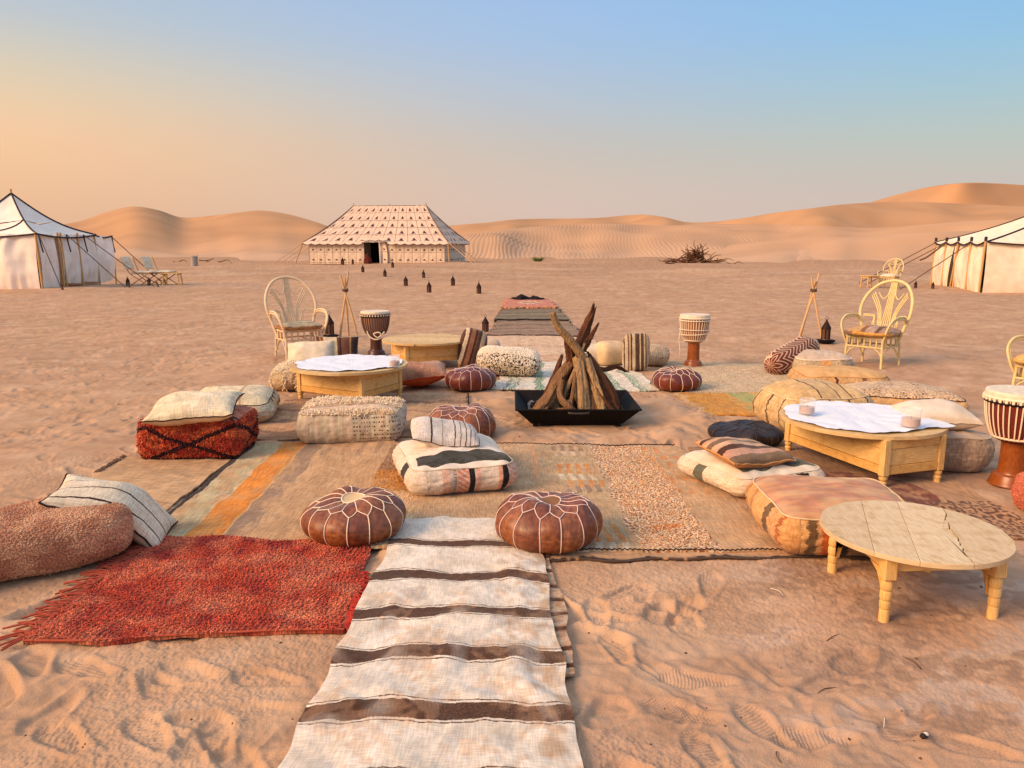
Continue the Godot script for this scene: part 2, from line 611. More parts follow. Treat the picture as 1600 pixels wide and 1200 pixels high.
# ---------------------------------------------------------------- sky
const ELS := [0.0, 3.0, 6.5, 10.0, 14.0, 20.0, 35.0, 90.0]
var AZS := [-180.0, -135.0, -90.0, -34.0, 0.0, 34.0, 90.0, 180.0]
var SKY := [  # highest elevations, above the view, are brightened to add fill light from overhead
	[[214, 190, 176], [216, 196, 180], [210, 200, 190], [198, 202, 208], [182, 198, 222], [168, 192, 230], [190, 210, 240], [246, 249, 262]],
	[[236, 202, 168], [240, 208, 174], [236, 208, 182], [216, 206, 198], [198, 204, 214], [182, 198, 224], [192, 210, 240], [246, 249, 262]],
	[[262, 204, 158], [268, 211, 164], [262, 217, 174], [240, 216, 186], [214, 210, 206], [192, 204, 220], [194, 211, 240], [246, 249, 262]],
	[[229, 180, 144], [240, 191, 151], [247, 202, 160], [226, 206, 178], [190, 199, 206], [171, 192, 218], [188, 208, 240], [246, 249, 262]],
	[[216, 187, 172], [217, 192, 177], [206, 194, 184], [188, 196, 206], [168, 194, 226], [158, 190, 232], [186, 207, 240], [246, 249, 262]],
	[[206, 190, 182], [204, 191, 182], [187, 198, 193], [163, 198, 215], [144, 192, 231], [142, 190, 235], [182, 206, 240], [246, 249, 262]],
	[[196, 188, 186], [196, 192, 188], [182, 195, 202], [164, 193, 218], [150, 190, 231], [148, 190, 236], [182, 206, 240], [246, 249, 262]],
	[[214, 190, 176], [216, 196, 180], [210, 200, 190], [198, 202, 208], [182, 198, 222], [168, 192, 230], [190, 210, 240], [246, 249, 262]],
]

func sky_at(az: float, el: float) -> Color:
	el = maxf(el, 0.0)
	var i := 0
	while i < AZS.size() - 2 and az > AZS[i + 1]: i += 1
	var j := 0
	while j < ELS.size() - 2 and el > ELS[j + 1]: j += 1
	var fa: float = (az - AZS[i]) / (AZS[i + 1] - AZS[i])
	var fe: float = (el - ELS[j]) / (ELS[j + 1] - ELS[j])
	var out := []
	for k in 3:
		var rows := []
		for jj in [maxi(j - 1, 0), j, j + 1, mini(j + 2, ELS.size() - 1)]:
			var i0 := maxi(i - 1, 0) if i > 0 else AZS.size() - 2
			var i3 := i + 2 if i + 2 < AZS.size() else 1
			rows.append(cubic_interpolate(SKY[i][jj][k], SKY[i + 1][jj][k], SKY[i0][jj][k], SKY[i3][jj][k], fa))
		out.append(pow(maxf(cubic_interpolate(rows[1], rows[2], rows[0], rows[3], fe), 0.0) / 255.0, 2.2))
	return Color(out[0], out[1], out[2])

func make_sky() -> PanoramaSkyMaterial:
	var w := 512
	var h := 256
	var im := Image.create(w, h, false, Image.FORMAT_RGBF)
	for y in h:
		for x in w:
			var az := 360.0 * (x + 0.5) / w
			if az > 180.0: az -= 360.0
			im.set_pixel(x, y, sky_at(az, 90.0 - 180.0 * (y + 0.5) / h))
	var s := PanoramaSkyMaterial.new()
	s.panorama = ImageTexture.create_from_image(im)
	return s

# ---------------------------------------------------------------- shared textures and materials
func make_textures() -> void:
	T.weave = paint(512, 512, func(u: float, v: float) -> Color:
		var k := 0.5 + 0.2 * sin(u * TAU * 128.0 + 1.5 * n2(v * 9.0, u * 3.0)) + 0.2 * sin(v * TAU * 128.0 + 1.5 * n2(u * 9.0, v * 3.0 + 5.0)) + 0.25 * n2(u * 40.0, v * 40.0)
		return Color(k, k, k))
	T.weave_long = paint(256, 1024, func(u: float, v: float) -> Color:
		var k := 0.5 + 0.3 * n2(u * 110.0, v * 40.0) + 0.25 * n2(u * 30.0, v * 420.0) + 0.15 * n2(u * 20.0, v * 60.0)
		return Color(k, k, k))
	T.ribs = paint(512, 256, func(u: float, v: float) -> Color:
		var k := 0.5 + 0.32 * sin(u * TAU * 44.0 + 2.2 * n2(v * 7.0, u * 5.0)) + 0.2 * n2(u * 60.0, v * 50.0)
		return Color(k, k, k))
	T.dirt = noise_tex(256, 0.012, Color(0.84, 0.82, 0.79), Color(1, 1, 1), 3, 5)
	T.canvas = noise_tex(256, 0.015, Color(0.91, 0.89, 0.87), Color(1, 1, 1), 13, 4)
	T.stain = noise_tex(256, 0.02, Color(0.86, 0.81, 0.74), Color(1, 1, 1), 61, 5)
	T.stain.color_ramp.add_point(0.20, Color(0.94, 0.91, 0.86))
	T.stain.color_ramp.add_point(0.42, Color(0.985, 0.975, 0.96))
	T.scuff = noise_tex(256, 0.018, Color(0.5, 0.5, 0.5), Color(1, 1, 1), 71, 5)
	T.grain = noise_tex(512, 0.035, Color(0.76, 0.68, 0.60), Color(1, 1, 1), 8, 5)
	T.sandgrain = noise_tex(512, 0.14, Color(0.76, 0.73, 0.71), Color(1, 1, 1), 21, 4)
	T.sandblot = noise_tex(512, 0.012, Color(0.86, 0.84, 0.82), Color(1, 1, 1), 33, 5)
	T.sandbump = noise_tex(512, 0.09, Color.BLACK, Color.WHITE, 5, 4)
	T.fibre = noise_tex(256, 0.06, Color(0.45, 0.42, 0.38), Color(1, 1, 1), 17, 4)
	T.bark = noise_tex(256, 0.03, Color.BLACK, Color.WHITE, 9, 5)
	T.leather = noise_tex(256, 0.02, Color(0.52, 0.42, 0.38), Color(1, 1, 1), 27, 5)
	T.hide = noise_tex(256, 0.05, Color.BLACK, Color.WHITE, 29, 3)

func wood(col: Color, axis: int, rough := 0.55) -> StandardMaterial3D:
	var s := Vector3(13.0, 13.0, 13.0)
	s[axis] = 0.6
	var s2 := Vector3(1.6, 1.6, 1.6)
	s2[axis] = 0.8
	return mat(col, rough, {"tex": T.grain, "tri": s, "detail": T.stain, "ds": 1.9, "spec": 0.35})

func make_materials() -> void:
	M.sand = mat(Color(1.1, 1.1, 1.1), 1.0, {"tex": T.sandgrain, "tri": 2.3, "world": true, "detail": T.sandblot, "ds": 0.31, "bump": T.sandbump, "depth": 0.05, "vcol": true, "spec": 0.1})
	M.dune = mat(Color.WHITE, 1.0, {"vcol": true, "spec": 0.1})
	for k in 3:
		M["wood%d" % k] = wood([C(251, 210, 136), C(253, 217, 148), C(246, 201, 124)][k], 0)
		M["woodup%d" % k] = wood([C(253, 213, 140), C(248, 205, 128), C(253, 217, 148)][k], 1)
		M["plank%d" % k] = wood([C(238, 212, 160), C(230, 200, 146), C(244, 218, 168)][k], 2, 0.6)
		M["top%d" % k] = wood([C(240, 222, 186), C(234, 214, 178), C(244, 226, 190)][k], 2, 0.65)
		M["leather%d" % k] = mat([C(180, 108, 62), C(162, 92, 54), C(192, 120, 70)][k], 0.62, {"tex": T.leather, "tri": 5.0, "detail": T.dirt, "ds": 3.0, "bump": T.hide, "depth": 0.08, "spec": 0.5, "rough": T.scuff})
		M["wine%d" % k] = mat([C(142, 60, 42), C(128, 50, 38), C(158, 72, 46)][k], 0.58, {"tex": T.leather, "tri": 5.0, "detail": T.dirt, "ds": 3.0, "bump": T.hide, "depth": 0.08, "spec": 0.5, "rough": T.scuff})
		M["black%d" % k] = mat([C(52, 44, 46), C(44, 37, 40), C(60, 52, 54)][k], 0.45, {"tex": T.leather, "tri": 5.0, "bump": T.hide, "depth": 0.05, "spec": 0.4})
		M["log%d" % k] = mat([C(232, 192, 146), C(140, 94, 70), C(190, 146, 110)][k], 0.85, {"tex": T.fibre, "tri": Vector3(9, 1.1, 9), "detail": T.dirt, "ds": 4.0, "bump": T.bark, "depth": 0.9, "spec": 0.2})
	M.stitch = mat(C(238, 212, 184), 0.8)
	M.stitch_pale = mat(C(214, 188, 178), 0.8)
	M.stitch_dark = mat(C(66, 56, 56), 0.8)
	M.disc = mat(C(236, 212, 172), 0.9, {"tex": T.grain, "tri": 14.0})
	M.disc_dark = mat(C(150, 112, 80), 0.8, {"tex": T.grain, "tri": 14.0})
	M.rattan = wood(C(255, 236, 204), 1, 0.5)
	M.rattan_yellow = wood(C(255, 241, 184), 1, 0.5)
	M.stick = wood(C(232, 196, 150), 1, 0.7)
	M.iron = mat(C(26, 23, 24), 0.7, {"tex": T.dirt, "tri": 4.0, "spec": 0.25})
	M.ash = mat(C(150, 146, 152), 1.0, {"tex": T.fibre, "tri": 8.0})
	M.coal = mat(C(50, 46, 50), 0.95, {"tex": T.fibre, "tri": 12.0})
	M.lantern = mat(C(74, 46, 36), 0.6, {"tex": T.fibre, "tri": 6.0, "metal": 0.4})
	M.lantern_glass = mat(C(92, 60, 44), 0.4, {"spec": 0.5})
	M.trim = mat(C(52, 46, 56), 0.9)
	M.rope = mat(C(196, 158, 118), 0.9)
	M.rope_dark = mat(C(96, 74, 62), 0.9)
	M.rope_white = mat(C(226, 206, 184), 0.9)
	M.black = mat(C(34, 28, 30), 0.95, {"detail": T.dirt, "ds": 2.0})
	M.piping_cream = plain_cloth(C(232, 204, 164))
	M.piping_dark = plain_cloth(C(66, 44, 38))
	M.piping_tan = plain_cloth(C(206, 150, 96))
	M.linen = plain_cloth(C(232, 214, 188))
	M.linen2 = plain_cloth(C(222, 200, 170))
	M.calico = plain_cloth(C(206, 184, 164))
	M.tent = mat(C(246, 232, 218), 0.9, {"tex": T.canvas, "tri": 0.7, "back": Color(0.35, 0.33, 0.3), "spec": 0.1})
	M.pole = wood(C(226, 186, 128), 1, 0.7)
	M.glass = StandardMaterial3D.new()
	M.glass.transparency = BaseMaterial3D.TRANSPARENCY_ALPHA
	M.glass.albedo_color = Color(1, 1, 1, 0.12)
	M.glass.roughness = 0.05
	M.wax = mat(C(176, 140, 124), 0.6, {"spec": 0.4})
	M.skin = mat(C(238, 222, 198), 0.7, {"tex": T.dirt, "tri": 5.0})
	M.drumwood = mat(C(172, 96, 42), 0.32, {"tex": T.grain, "tri": Vector3(6, 1.0, 6), "detail": T.dirt, "ds": 5.0, "spec": 0.5})
	M.drumdark = mat(C(78, 40, 28), 0.4, {"tex": T.grain, "tri": Vector3(6, 1.0, 6), "spec": 0.5})
	M.white_cloth = mat(C(220, 222, 230), 0.85, {"bump": T.weave, "depth": 0.05, "spec": 0.2})
	M.pebble = mat(C(120, 92, 76), 0.9, {"tex": T.fibre, "tri": 20.0})
	M.twig = mat(C(92, 64, 46), 0.9)
	M.vtex = mat(Color.WHITE, 1.0, {"vcol": true, "spec": 0.1, "rim": 0.2})

# ---------------------------------------------------------------- layout of the rugs (x0, x1, z near, z far)
func make_layout() -> void:
	for q in [[-2.06, -0.9, -3.9, -6.1], [-2.93, -2.02, -4.1, -5.62], [-0.96, 1.42, -3.78, -5.95], [1.38, 3.05, -4.05, -5.95], [1.78, 3.02, -7.0, -8.2], [1.9, 3.45, -8.15, -10.25], [-0.22, 1.66, -8.28, -10.35],
			[-0.55, 1.42, -10.3, -13.35], [-0.42, 1.26, -13.25, -15.9], [-0.34, 1.18, -15.8, -18.5], [-0.2, 1.08, -18.4, -21.8], [-2.3, -0.46, -6.15, -8.05], [-1.93, -0.68, -2.9, -3.98], [-0.69, 0.2, -1.1, -4.25]]:
		var e := [q[0] + 0.04, q[1] - 0.04, q[3] + 0.04, q[2] - 0.04]
		if q[2] < -3.5 and q[2] > -13.0: e.append(1)      # edges here lie partly under blown sand
		covers.append(e)
	# footprints: many soft ones everywhere, a few crisp shoe prints near the runner
	for k in 760:
		var r := 1.9 + 14.0 * pow(rng.randf(), 0.8)
		var a := deg_to_rad(rng.randf_range(-40.0, 40.0))
		var x := r * sin(a)
		if x > 0.8 and r < 5.0 and rng.randf() < 0.9: continue
		add_print(x, -r * cos(a), rng.randf() * TAU, rng.randf_range(0.22, 0.31), rng.randf_range(0.10, 0.15), rng.randf_range(0.009, 0.022) * (1.0 - 0.6 * smoothstep(4.5, 10.0, r)), 0)
	var shoes := [[0.42, -2.85, 1.4, 1], [0.58, -2.42, 0.3, 3], [0.68, -2.62, 0.15, 1], [0.85, -2.36, 1.1, 1], [1.0, -2.3, 0.1, 2], [0.55, -3.35, 2.6, 1], [0.78, -3.2, 2.2, 3], [0.38, -3.1, 0.2, 3], [1.35, -2.38, -0.6, 1],
		[-0.92, -2.62, 0.25, 3], [-1.22, -2.32, 0.75, 2], [-1.5, -2.3, 0.6, 3], [-1.65, -2.72, 0.4, 1], [-0.98, -2.3, 1.1, 0], [-0.85, -2.15, 0.7, 0], [0.95, -3.45, 1.9, 3], [1.5, -2.25, 0.5, 3], [0.62, -2.18, 1.3, 1], [1.18, -2.62, 2.8, 0]]
	for s in shoes: add_print(s[0], s[1], s[2], 0.28, 0.105, 0.013, s[3])

func wrinkle(x: float, z: float) -> float:
	return 0.010 * (0.5 + 0.5 * n2(x * 1.6 + 4.0, z * 1.6)) + 0.006 * (0.5 + 0.5 * n2(x * 4.0, z * 6.0)) + 0.0015 * n2(x * 17.0, z * 17.0)

func lay(x: float, z: float, level: float) -> float:   # height of the top of the rug at that level
	return G(x, z) + wrinkle(x, z) + 0.004 + 0.007 * level

func rug_top(q: Array, level: float, wavy := 0.012) -> Callable:   # q: four corners near-left, near-right, far-right, far-left
	return func(u: float, v: float) -> Vector3:
		var p: Vector2 = q[0].lerp(q[1], u).lerp(q[3].lerp(q[2], u), v)
		p.x += wavy * n2(p.y * 2.3 + level * 7.0, u * 2.0)
		p.y += wavy * n2(p.x * 2.3 + 31.0 + level * 5.0, v * 2.0)
		return Vector3(p.x, lay(p.x, p.y, level), p.y)

func rug_mesh(q: Array, level: float, nu: int, nv: int, thick := 0.012, wavy := 0.012) -> B:
	var b := B.new()
	var f := rug_top(q, level, wavy)
	b.grid(nu, nv, f)
	var m := 2 * (nu + nv)
	var edge := func(u: float, v: float) -> Vector3:
		var k := int(round(u * m))
		var p: Vector3
		if k <= nu: p = f.call(float(k) / nu, 0.0)
		elif k <= nu + nv: p = f.call(1.0, float(k - nu) / nv)
		elif k <= 2 * nu + nv: p = f.call(1.0 - float(k - nu - nv) / nu, 1.0)
		else: p = f.call(0.0, 1.0 - float(k - 2 * nu - nv) / nv)
		p.y -= thick * (1.0 - v)
		return p
	var b0 := b.t.size()
	b.grid(m, 1, edge)
	for k in m + 1:      # the edge shows the colours of the rim
		var uv := Vector2(float(k) / nu, 0.004)
		if k > nu: uv = Vector2(0.996, float(k - nu) / nv)
		if k > nu + nv: uv = Vector2(1.0 - float(k - nu - nv) / nu, 0.996)
		if k > 2 * nu + nv: uv = Vector2(0.004, 1.0 - float(k - 2 * nu - nv) / nv)
		b.t[b0 + k] = uv
		b.t[b0 + m + 1 + k] = uv
	return b

func rect(x0: float, x1: float, z0: float, z1: float) -> Array:
	return [Vector2(x0, z0), Vector2(x1, z0), Vector2(x1, z1), Vector2(x0, z1)]

func rug(called: String, label: String, q: Array, level: float, m: Material, nu: int, nv: int, thick := 0.012, wavy := 0.012) -> Node3D:
	var o := thing(called, label, "rug")
	part(o, "weave", rug_mesh(q, level, nu, nv, thick, wavy), m)
	return o

func strands(parent: Node3D, a: Vector3, b: Vector3, out: Vector3, count: int, len: float, rad: float, m: Material) -> void:   # loose warp ends along a rug edge
	var s := B.new()
	for k in count:
		var p := a.lerp(b, (k + rng.randf()) / count)
		p.y = lay(p.x, p.z, 0.6)
		var l := len * rng.randf_range(0.5, 1.2)
		var d := (out + Vector3(rng.randf_range(-0.9, 0.9), 0, rng.randf_range(-0.9, 0.9))).normalized()
		var e := p + d * l
		e.y = G(e.x, e.z) + 0.012
		s.tube(curve([p, p.lerp(e, 0.5) + Vector3(rng.randf_range(-0.1, 0.1) * len, 0.006, rng.randf_range(-0.1, 0.1) * len), e], 3), rad, 4, false)
	part(parent.get_child(0), "fringe", s, m)

func tuft_mesh(bend: float) -> ArrayMesh:
	var b := B.new()
	b.tube(curve([Vector3.ZERO, Vector3(bend * 0.3, 0.5, 0), Vector3(bend, 0.85, 0)], 2), func(t: float) -> float: return 0.24 * (1.0 - 0.55 * t * t), 4, true)
	return b.mesh(M.vtex)

func tufts(parent: Node3D, called: String, spots: Array, me: Mesh) -> void:   # spots: [place, up, colour, length, width]
	var mm := MultiMesh.new()
	mm.transform_format = MultiMesh.TRANSFORM_3D
	mm.use_colors = true
	mm.mesh = me
	mm.instance_count = spots.size()
	for k in spots.size():
		var s: Array = spots[k]
		var y: Vector3 = s[1].normalized()
		var x := y.cross(Vector3(rng.randf_range(-1, 1), rng.randf_range(-1, 1), rng.randf_range(-1, 1))).normalized()
		if s.size() > 5: x = (s[5] - y * y.dot(s[5])).normalized()
		mm.set_instance_transform(k, Transform3D(Basis(x * s[4], y * s[3], x.cross(y) * s[4]), s[0]))
		mm.set_instance_color(k, s[2])
	var o := MultiMeshInstance3D.new()
	o.multimesh = mm
	o.name = numbered(parent, called)
	o.set_meta("kind", "stuff")
	parent.add_child(o, true)

func lin(c: Color) -> Color:
	return c.srgb_to_linear()

func make_rugs() -> void:
	var q: Array
	# long flat-weave rug with the orange band
	var t1 := paint(384, 512, func(u: float, v: float) -> Color:
		var x := u + 0.006 * n2(v * 6.0, 3.0)
		var c := bands(x, [0.028, C(48, 30, 30), 0.20, C(206, 186, 142), 0.212, C(226, 190, 140), 0.385, C(236, 144, 48), 0.397, C(228, 180, 120), 0.52, C(170, 136, 108), 1.0, C(206, 162, 118)])
		if x < 0.212: c = c.lerp(C(205, 180, 140), clampf(0.3 + 0.8 * n2(u * 20.0, v * 5.0), 0.0, 0.7) if x > 0.03 else 0.0)
		if v > 0.8 and x > 0.52 and fmod(x * 9.0, 1.0) < 0.35: c = c.lerp(C(150, 118, 96), 0.5)
		var sandy := clampf(0.45 + 0.9 * n2(u * 4.0, v * 6.0 + 8.0) + 0.4 * n2(u * 17.0, v * 24.0) - 0.5 * v, 0.0, 0.75)
		c = c.lerp(C(210, 164, 118), sandy * (0.55 if x > 0.2 and x < 0.4 else 1.0) if x > 0.03 else 0.0)
		return c * (0.93 + 0.1 * n2(u * 120.0, v * 9.0) + 0.06 * n2(u * 11.0, v * 150.0)))
	q = [Vector2(-2.05, -3.9), Vector2(-0.92, -3.88), Vector2(-0.94, -6.1), Vector2(-2.12, -6.1)]
	rug("striped_rug", "long sandy flat-weave rug with one orange band and a dark brown border", q, 0.0, cloth(t1, {"ds": 1.1}), 90, 150)
	# sandy rug to the left of it
	var t0 := striped([0.05, C(150, 112, 88), 0.3, C(208, 164, 120), 0.34, C(198, 154, 112), 0.7, C(210, 168, 124), 1.0, C(204, 162, 118)], true, 256, 256, 0.01)
	q = [Vector2(-2.9, -4.15), Vector2(-2.1, -4.1), Vector2(-2.13, -5.62), Vector2(-2.92, -5.62)]
	var o := rug("faded_rug", "faded sand-coloured rug between the orange-red pouf and the striped cream pillow", q, 0.0, cloth(t0), 50, 80)
	strands(o, Vector3(-2.9, 0, -5.2), Vector3(-2.92, 0, -5.62), Vector3(-1, 0, 0), 40, 0.05, 0.004, M.rope_dark)
	# dark strip folded over by the pouf
	# rug under the white-clothed table on the left
	var t13 := striped([0.1, C(176, 132, 98), 0.16, C(150, 112, 86), 0.3, C(196, 150, 110), 0.36, C(158, 120, 94), 0.55, C(200, 156, 116), 0.6, C(168, 128, 98), 0.78, C(194, 152, 112), 0.84, C(150, 112, 88), 1.0, C(188, 146, 108)], true, 256, 256, 0.02)
	q = [Vector2(-2.28, -6.2), Vector2(-0.5, -6.18), Vector2(-0.46, -8.05), Vector2(-2.3, -8.0)]
	o = rug("brown_rug", "brown sand-dusted rug with faint cross stripes below the table with white cloth near the drum", q, 0.0, cloth(t13), 80, 80, 0.014, 0.03)
	part(o, "binding", B.new().tube(curve([Vector3(-0.47, lay(-0.47, -8.05, 1.0), -8.05), Vector3(-0.44, lay(-0.44, -7.5, 1.0), -7.5), Vector3(-0.5, lay(-0.5, -7.0, 1.0), -7.0), Vector3(-0.49, lay(-0.49, -6.4, 0.8), -6.4)], 8), 0.008, 6), M.piping_dark)
	# thin under-rug that shows along the front
	var t3 := striped([0.03, C(58, 40, 34), 1.0, C(204, 158, 116)], true, 128, 64, 0.02)
	q = [Vector2(0.05, -3.68), Vector2(1.95, -3.72), Vector2(1.95, -4.5), Vector2(0.05, -4.5)]
	rug("under_rug", "thin sandy rug showing as a narrow strip under the patterned rug's front edge", q, -0.4, cloth(t3), 90, 24, 0.008, 0.02)
	# patterned rug in the middle
	var t2 := paint(512, 512, func(u: float, v: float) -> Color:
		var x := -0.96 + 2.38 * u + 0.008 * n2(v * 9.0, 1.0)
		var z := -3.78 - 2.17 * v
		var c := C(206, 166, 124)
		if x > 0.22 and x < 0.7: c = C(200, 168, 128)
		var sp := n2(u * 95.0, v * 80.0)
		if x < -0.60 + 0.05 * n2(v * 12.0, 3.0):
			if z < -5.25: c = C(150, 108, 84).lerp(C(196, 150, 104), clampf(0.5 + sp, 0.0, 1.0))
			elif z < -4.78: c = C(206, 142, 62).lerp(C(170, 104, 50), clampf(0.4 + sp, 0.0, 1.0))
			else: c = C(208, 162, 112).lerp(C(240, 214, 170), clampf(sp * 1.6, 0.0, 1.0))
		elif absf(x - 0.2) < 0.012: c = C(226, 164, 116)
		elif x > 0.36 and x < 0.64:
			var tooth := fmod((x - 0.36) * 14.5 + 10.0, 1.0) < 0.52
			for row in [[-3.86, C(220, 200, 170)], [-3.98, C(222, 142, 72)], [-4.12, C(214, 150, 92)], [-4.86, C(160, 130, 110)], [-4.97, C(222, 146, 74)], [-5.12, C(230, 206, 172)], [-5.26, C(222, 142, 66)], [-5.36, C(214, 134, 66)], [-5.72, C(222, 190, 158)], [-5.84, C(160, 128, 104)]]:
				if z < row[0] + 0.075 and z > row[0] - 0.075 and (tooth == (int(round(row[0] * 100.0)) % 2 == 0)): c = row[1]
		elif x > 0.66 and x < 1.08:
			c = C(214, 176, 136)
			if sp > 0.30: c = C(240, 218, 184)
			elif sp < -0.42: c = C(150, 92, 62)
			elif n2(u * 60.0 + 9.0, v * 52.0) > 0.34: c = C(214, 132, 70)
			if absf(z + 4.15 + (x - 0.85) * 0.12) < 0.03 and x > 0.8 and x < 0.97: c = C(206, 118, 52)
		elif x > 1.08 and x < 1.36 and z < -4.7:
			if fmod(x * 11.0, 1.0) < 0.5 and n2(v * 14.0, x * 3.0) > -0.05: c = c.lerp(C(220, 140, 78), 0.75)
		var dust := clampf(0.0 + 0.8 * n2(u * 5.0, v * 5.0) + 0.3 * n2(u * 22.0, v * 22.0), 0.0, 0.6)
		if x > 0.66 and x < 1.08: dust *= 0.5
		c = c.lerp(C(210, 165, 120), dust)
		return c * (0.93 + 0.09 * n2(u * 170.0, v * 14.0) + 0.06 * n2(u * 14.0, v * 170.0)))
	q = [Vector2(-0.95, -3.8), Vector2(1.44, -3.78), Vector2(1.33, -5.92), Vector2(-0.95, -5.97)]
	o = rug("patterned_rug", "large beige rug with orange comb motifs and a speckled band, mid camp", q, 1.0, cloth(t2, {"ds": 0.9, "depth": 0.1}), 150, 140)
	for e in 2:      # the toothed dark edges, front and back
		var zig := B.new()
		var zz := -3.8 if e == 0 else -5.95
		var pts := []
		for k in 96:
			var f := k / 95.0
			var x := lerpf(0.15 if e == 0 else -0.4, 1.42 if e == 0 else 1.3, f)
			var z2 := zz + (0.013 if k % 2 == 0 else -0.004)
			pts.append(Vector3(x, lay(x, z2, 1.0) + 0.002, z2 + 0.012 * n2(x * 2.3 + 36.0, float(e) * 2.0)))
		zig.tube(PackedVector3Array(pts), 0.0045, 5, false)
		part(o, "edge_binding", zig, M.piping_dark)
	var sp2 := []      # pile of the shaggy bands
	for k in 5200:
		var x := rng.randf_range(0.68, 1.08) if k % 4 else rng.randf_range(-0.94, -0.63)
		var z := rng.randf_range(-3.85, -5.9)
		var u := (x + 0.96) / 2.38
		var v := (-3.78 - z) / 2.17
		var c := C(214, 176, 136)
		var s := rng.randf()
		if s > 0.66: c = C(234, 208, 172)
		elif s < 0.12: c = C(172, 116, 84)
		elif s < 0.32: c = C(218, 152, 98)
		if x < 0.0 and z < -4.78 and z > -5.25: c = C(206, 142, 62) * rng.randf_range(0.8, 1.1)
		elif x < 0.0 and z < -5.25: c = C(160, 116, 88) * rng.randf_range(0.8, 1.1)
		sp2.append([Vector3(x, lay(x, z, 1.0) - 0.002, z), Vector3(rng.randf_range(-0.9, 0.9), 0.55, rng.randf_range(-0.9, 0.9)), lin(c), rng.randf_range(0.010, 0.018), 0.010])
	tufts(o, "pile", sp2, tuft_mesh(0.5))
	# rug under the right-hand table
	var t4 := paint(256, 256, func(u: float, v: float) -> Color:
		var c := C(196, 150, 110)
		var d := Vector2((u - 0.45) / 0.36, (v - 0.38) / 0.26).length()
		if d < 1.0: c = C(132, 66, 52).lerp(C(178, 128, 92), clampf(0.5 + 1.1 * n2(u * 9.0, v * 11.0) + 0.6 * n2(u * 38.0, v * 38.0), 0.0, 1.0))
		if v > 0.62: c = C(168, 124, 88)
		if u > 0.62 and v < 0.3 and n2(u * 40.0, v * 40.0) > 0.2: c = C(110, 74, 60)
		return c * (0.9 + 0.12 * n2(u * 90.0, v * 12.0)))
	q = [Vector2(1.36, -4.1), Vector2(2.98, -4.0), Vector2(3.05, -5.95), Vector2(1.4, -5.9)]
	rug("worn_rug", "worn brown rug with a dark red field under the table with two candles", q, 0.2, cloth(t4), 70, 80)
	# orange and green rug behind
	var t5 := striped([0.06, C(214, 168, 116), 0.4, C(216, 146, 46), 0.47, C(220, 164, 82), 0.64, C(176, 172, 100), 0.8, C(214, 160, 66), 1.0, C(196, 186, 122)], false, 256, 256, 0.05, 60.0)
	q = [Vector2(1.82, -7.05), Vector2(3.0, -7.0), Vector2(3.05, -8.2), Vector2(1.76, -8.18)]
	rug("orange_rug", "orange and yellow-green rug on the sand between the fire tray and the right-hand cushions", q, 0.0, cloth(t5), 60, 50, 0.012, 0.03)
	# cream speckled rug by the middle drum
	var t6 := paint(256, 256, func(u: float, v: float) -> Color:
		var c := C(222, 192, 152)
		var a := absf(fmod(u * 5.0 + v * 2.0 + 40.0, 1.0) - 0.5) + 0.5 * n2(u * 20.0, v * 20.0)
		if absf(a - 0.3) < 0.07 and n2(u * 50.0, v * 50.0) > -0.1: c = C(150, 118, 92)
		if u > 0.8 and v < 0.35: c = C(176, 122, 92)
		return c * (0.92 + 0.14 * n2(u * 60.0, v * 60.0)))
	q = [Vector2(1.9, -8.2), Vector2(3.5, -8.15), Vector2(3.42, -10.2), Vector2(1.95, -10.25)]
	o = rug("speckled_rug", "cream rug with scribbled brown marks in front of the middle drum", q, 0.3, cloth(t6), 60, 60, 0.02, 0.03)
	# white rug with green stripes behind the fire
	var t7 := paint(384, 192, func(u: float, v: float) -> Color:
		var x := u + 0.004 * n2(v * 20.0, u * 30.0)
		var c := C(232, 222, 204)
		for s in [0.10, 0.27, 0.75, 0.9]:
			var d: float = x - s
			if d > -0.035 and d < 0.035 and n2(d * 160.0 + s * 50.0, 1.5) > -0.15 and n2(u * 120.0, v * 30.0) > -0.55: c = C(38, 126, 80) if absf(d) < 0.02 else C(92, 100, 84)
		return c * (0.94 + 0.08 * n2(u * 100.0, v * 12.0)))
	q = [Vector2(-0.2, -8.3), Vector2(1.64, -8.34), Vector2(1.5, -10.3), Vector2(-0.05, -10.35)]
	rug("green_striped_rug", "white rug with green stripes spread behind the fire tray", q, 0.2, cloth(t7), 80, 70, 0.012, 0.03)
	# fuzzy beige rug behind
	var t8 := striped([0.1, C(226, 184, 148), 0.2, C(216, 172, 136), 0.5, C(230, 194, 160), 0.56, C(214, 172, 138), 1.0, C(228, 190, 156)], true, 192, 256, 0.03)
	q = [Vector2(-0.52, -10.4), Vector2(1.4, -10.35), Vector2(1.35, -13.35), Vector2(-0.5, -13.3)]
	rug("beige_rug", "pale fuzzy beige rug between the green-striped rug and the dark layered rugs", q, 0.1, cloth(t8, {"depth": 0.3}), 70, 90, 0.02, 0.04)
	# dark layered rugs leading towards the tent, each folded on the one before
	var t9 := striped([0.02, C(60, 40, 36), 0.2, C(150, 116, 92), 0.24, C(120, 90, 74), 0.4, C(158, 124, 98), 0.46, C(128, 98, 78), 0.62, C(152, 118, 92), 0.7, C(118, 92, 70), 0.86, C(150, 118, 90), 1.0, C(126, 98, 78)], true, 128, 256, 0.02)
	rug("dark_rug", "nearest of the dark brown cross-striped rugs leading to the patterned tent", [Vector2(-0.42, -13.25), Vector2(1.26, -13.15), Vector2(1.16, -15.9), Vector2(-0.3, -15.9)], 2.0, cloth(t9), 60, 90, 0.05, 0.05)
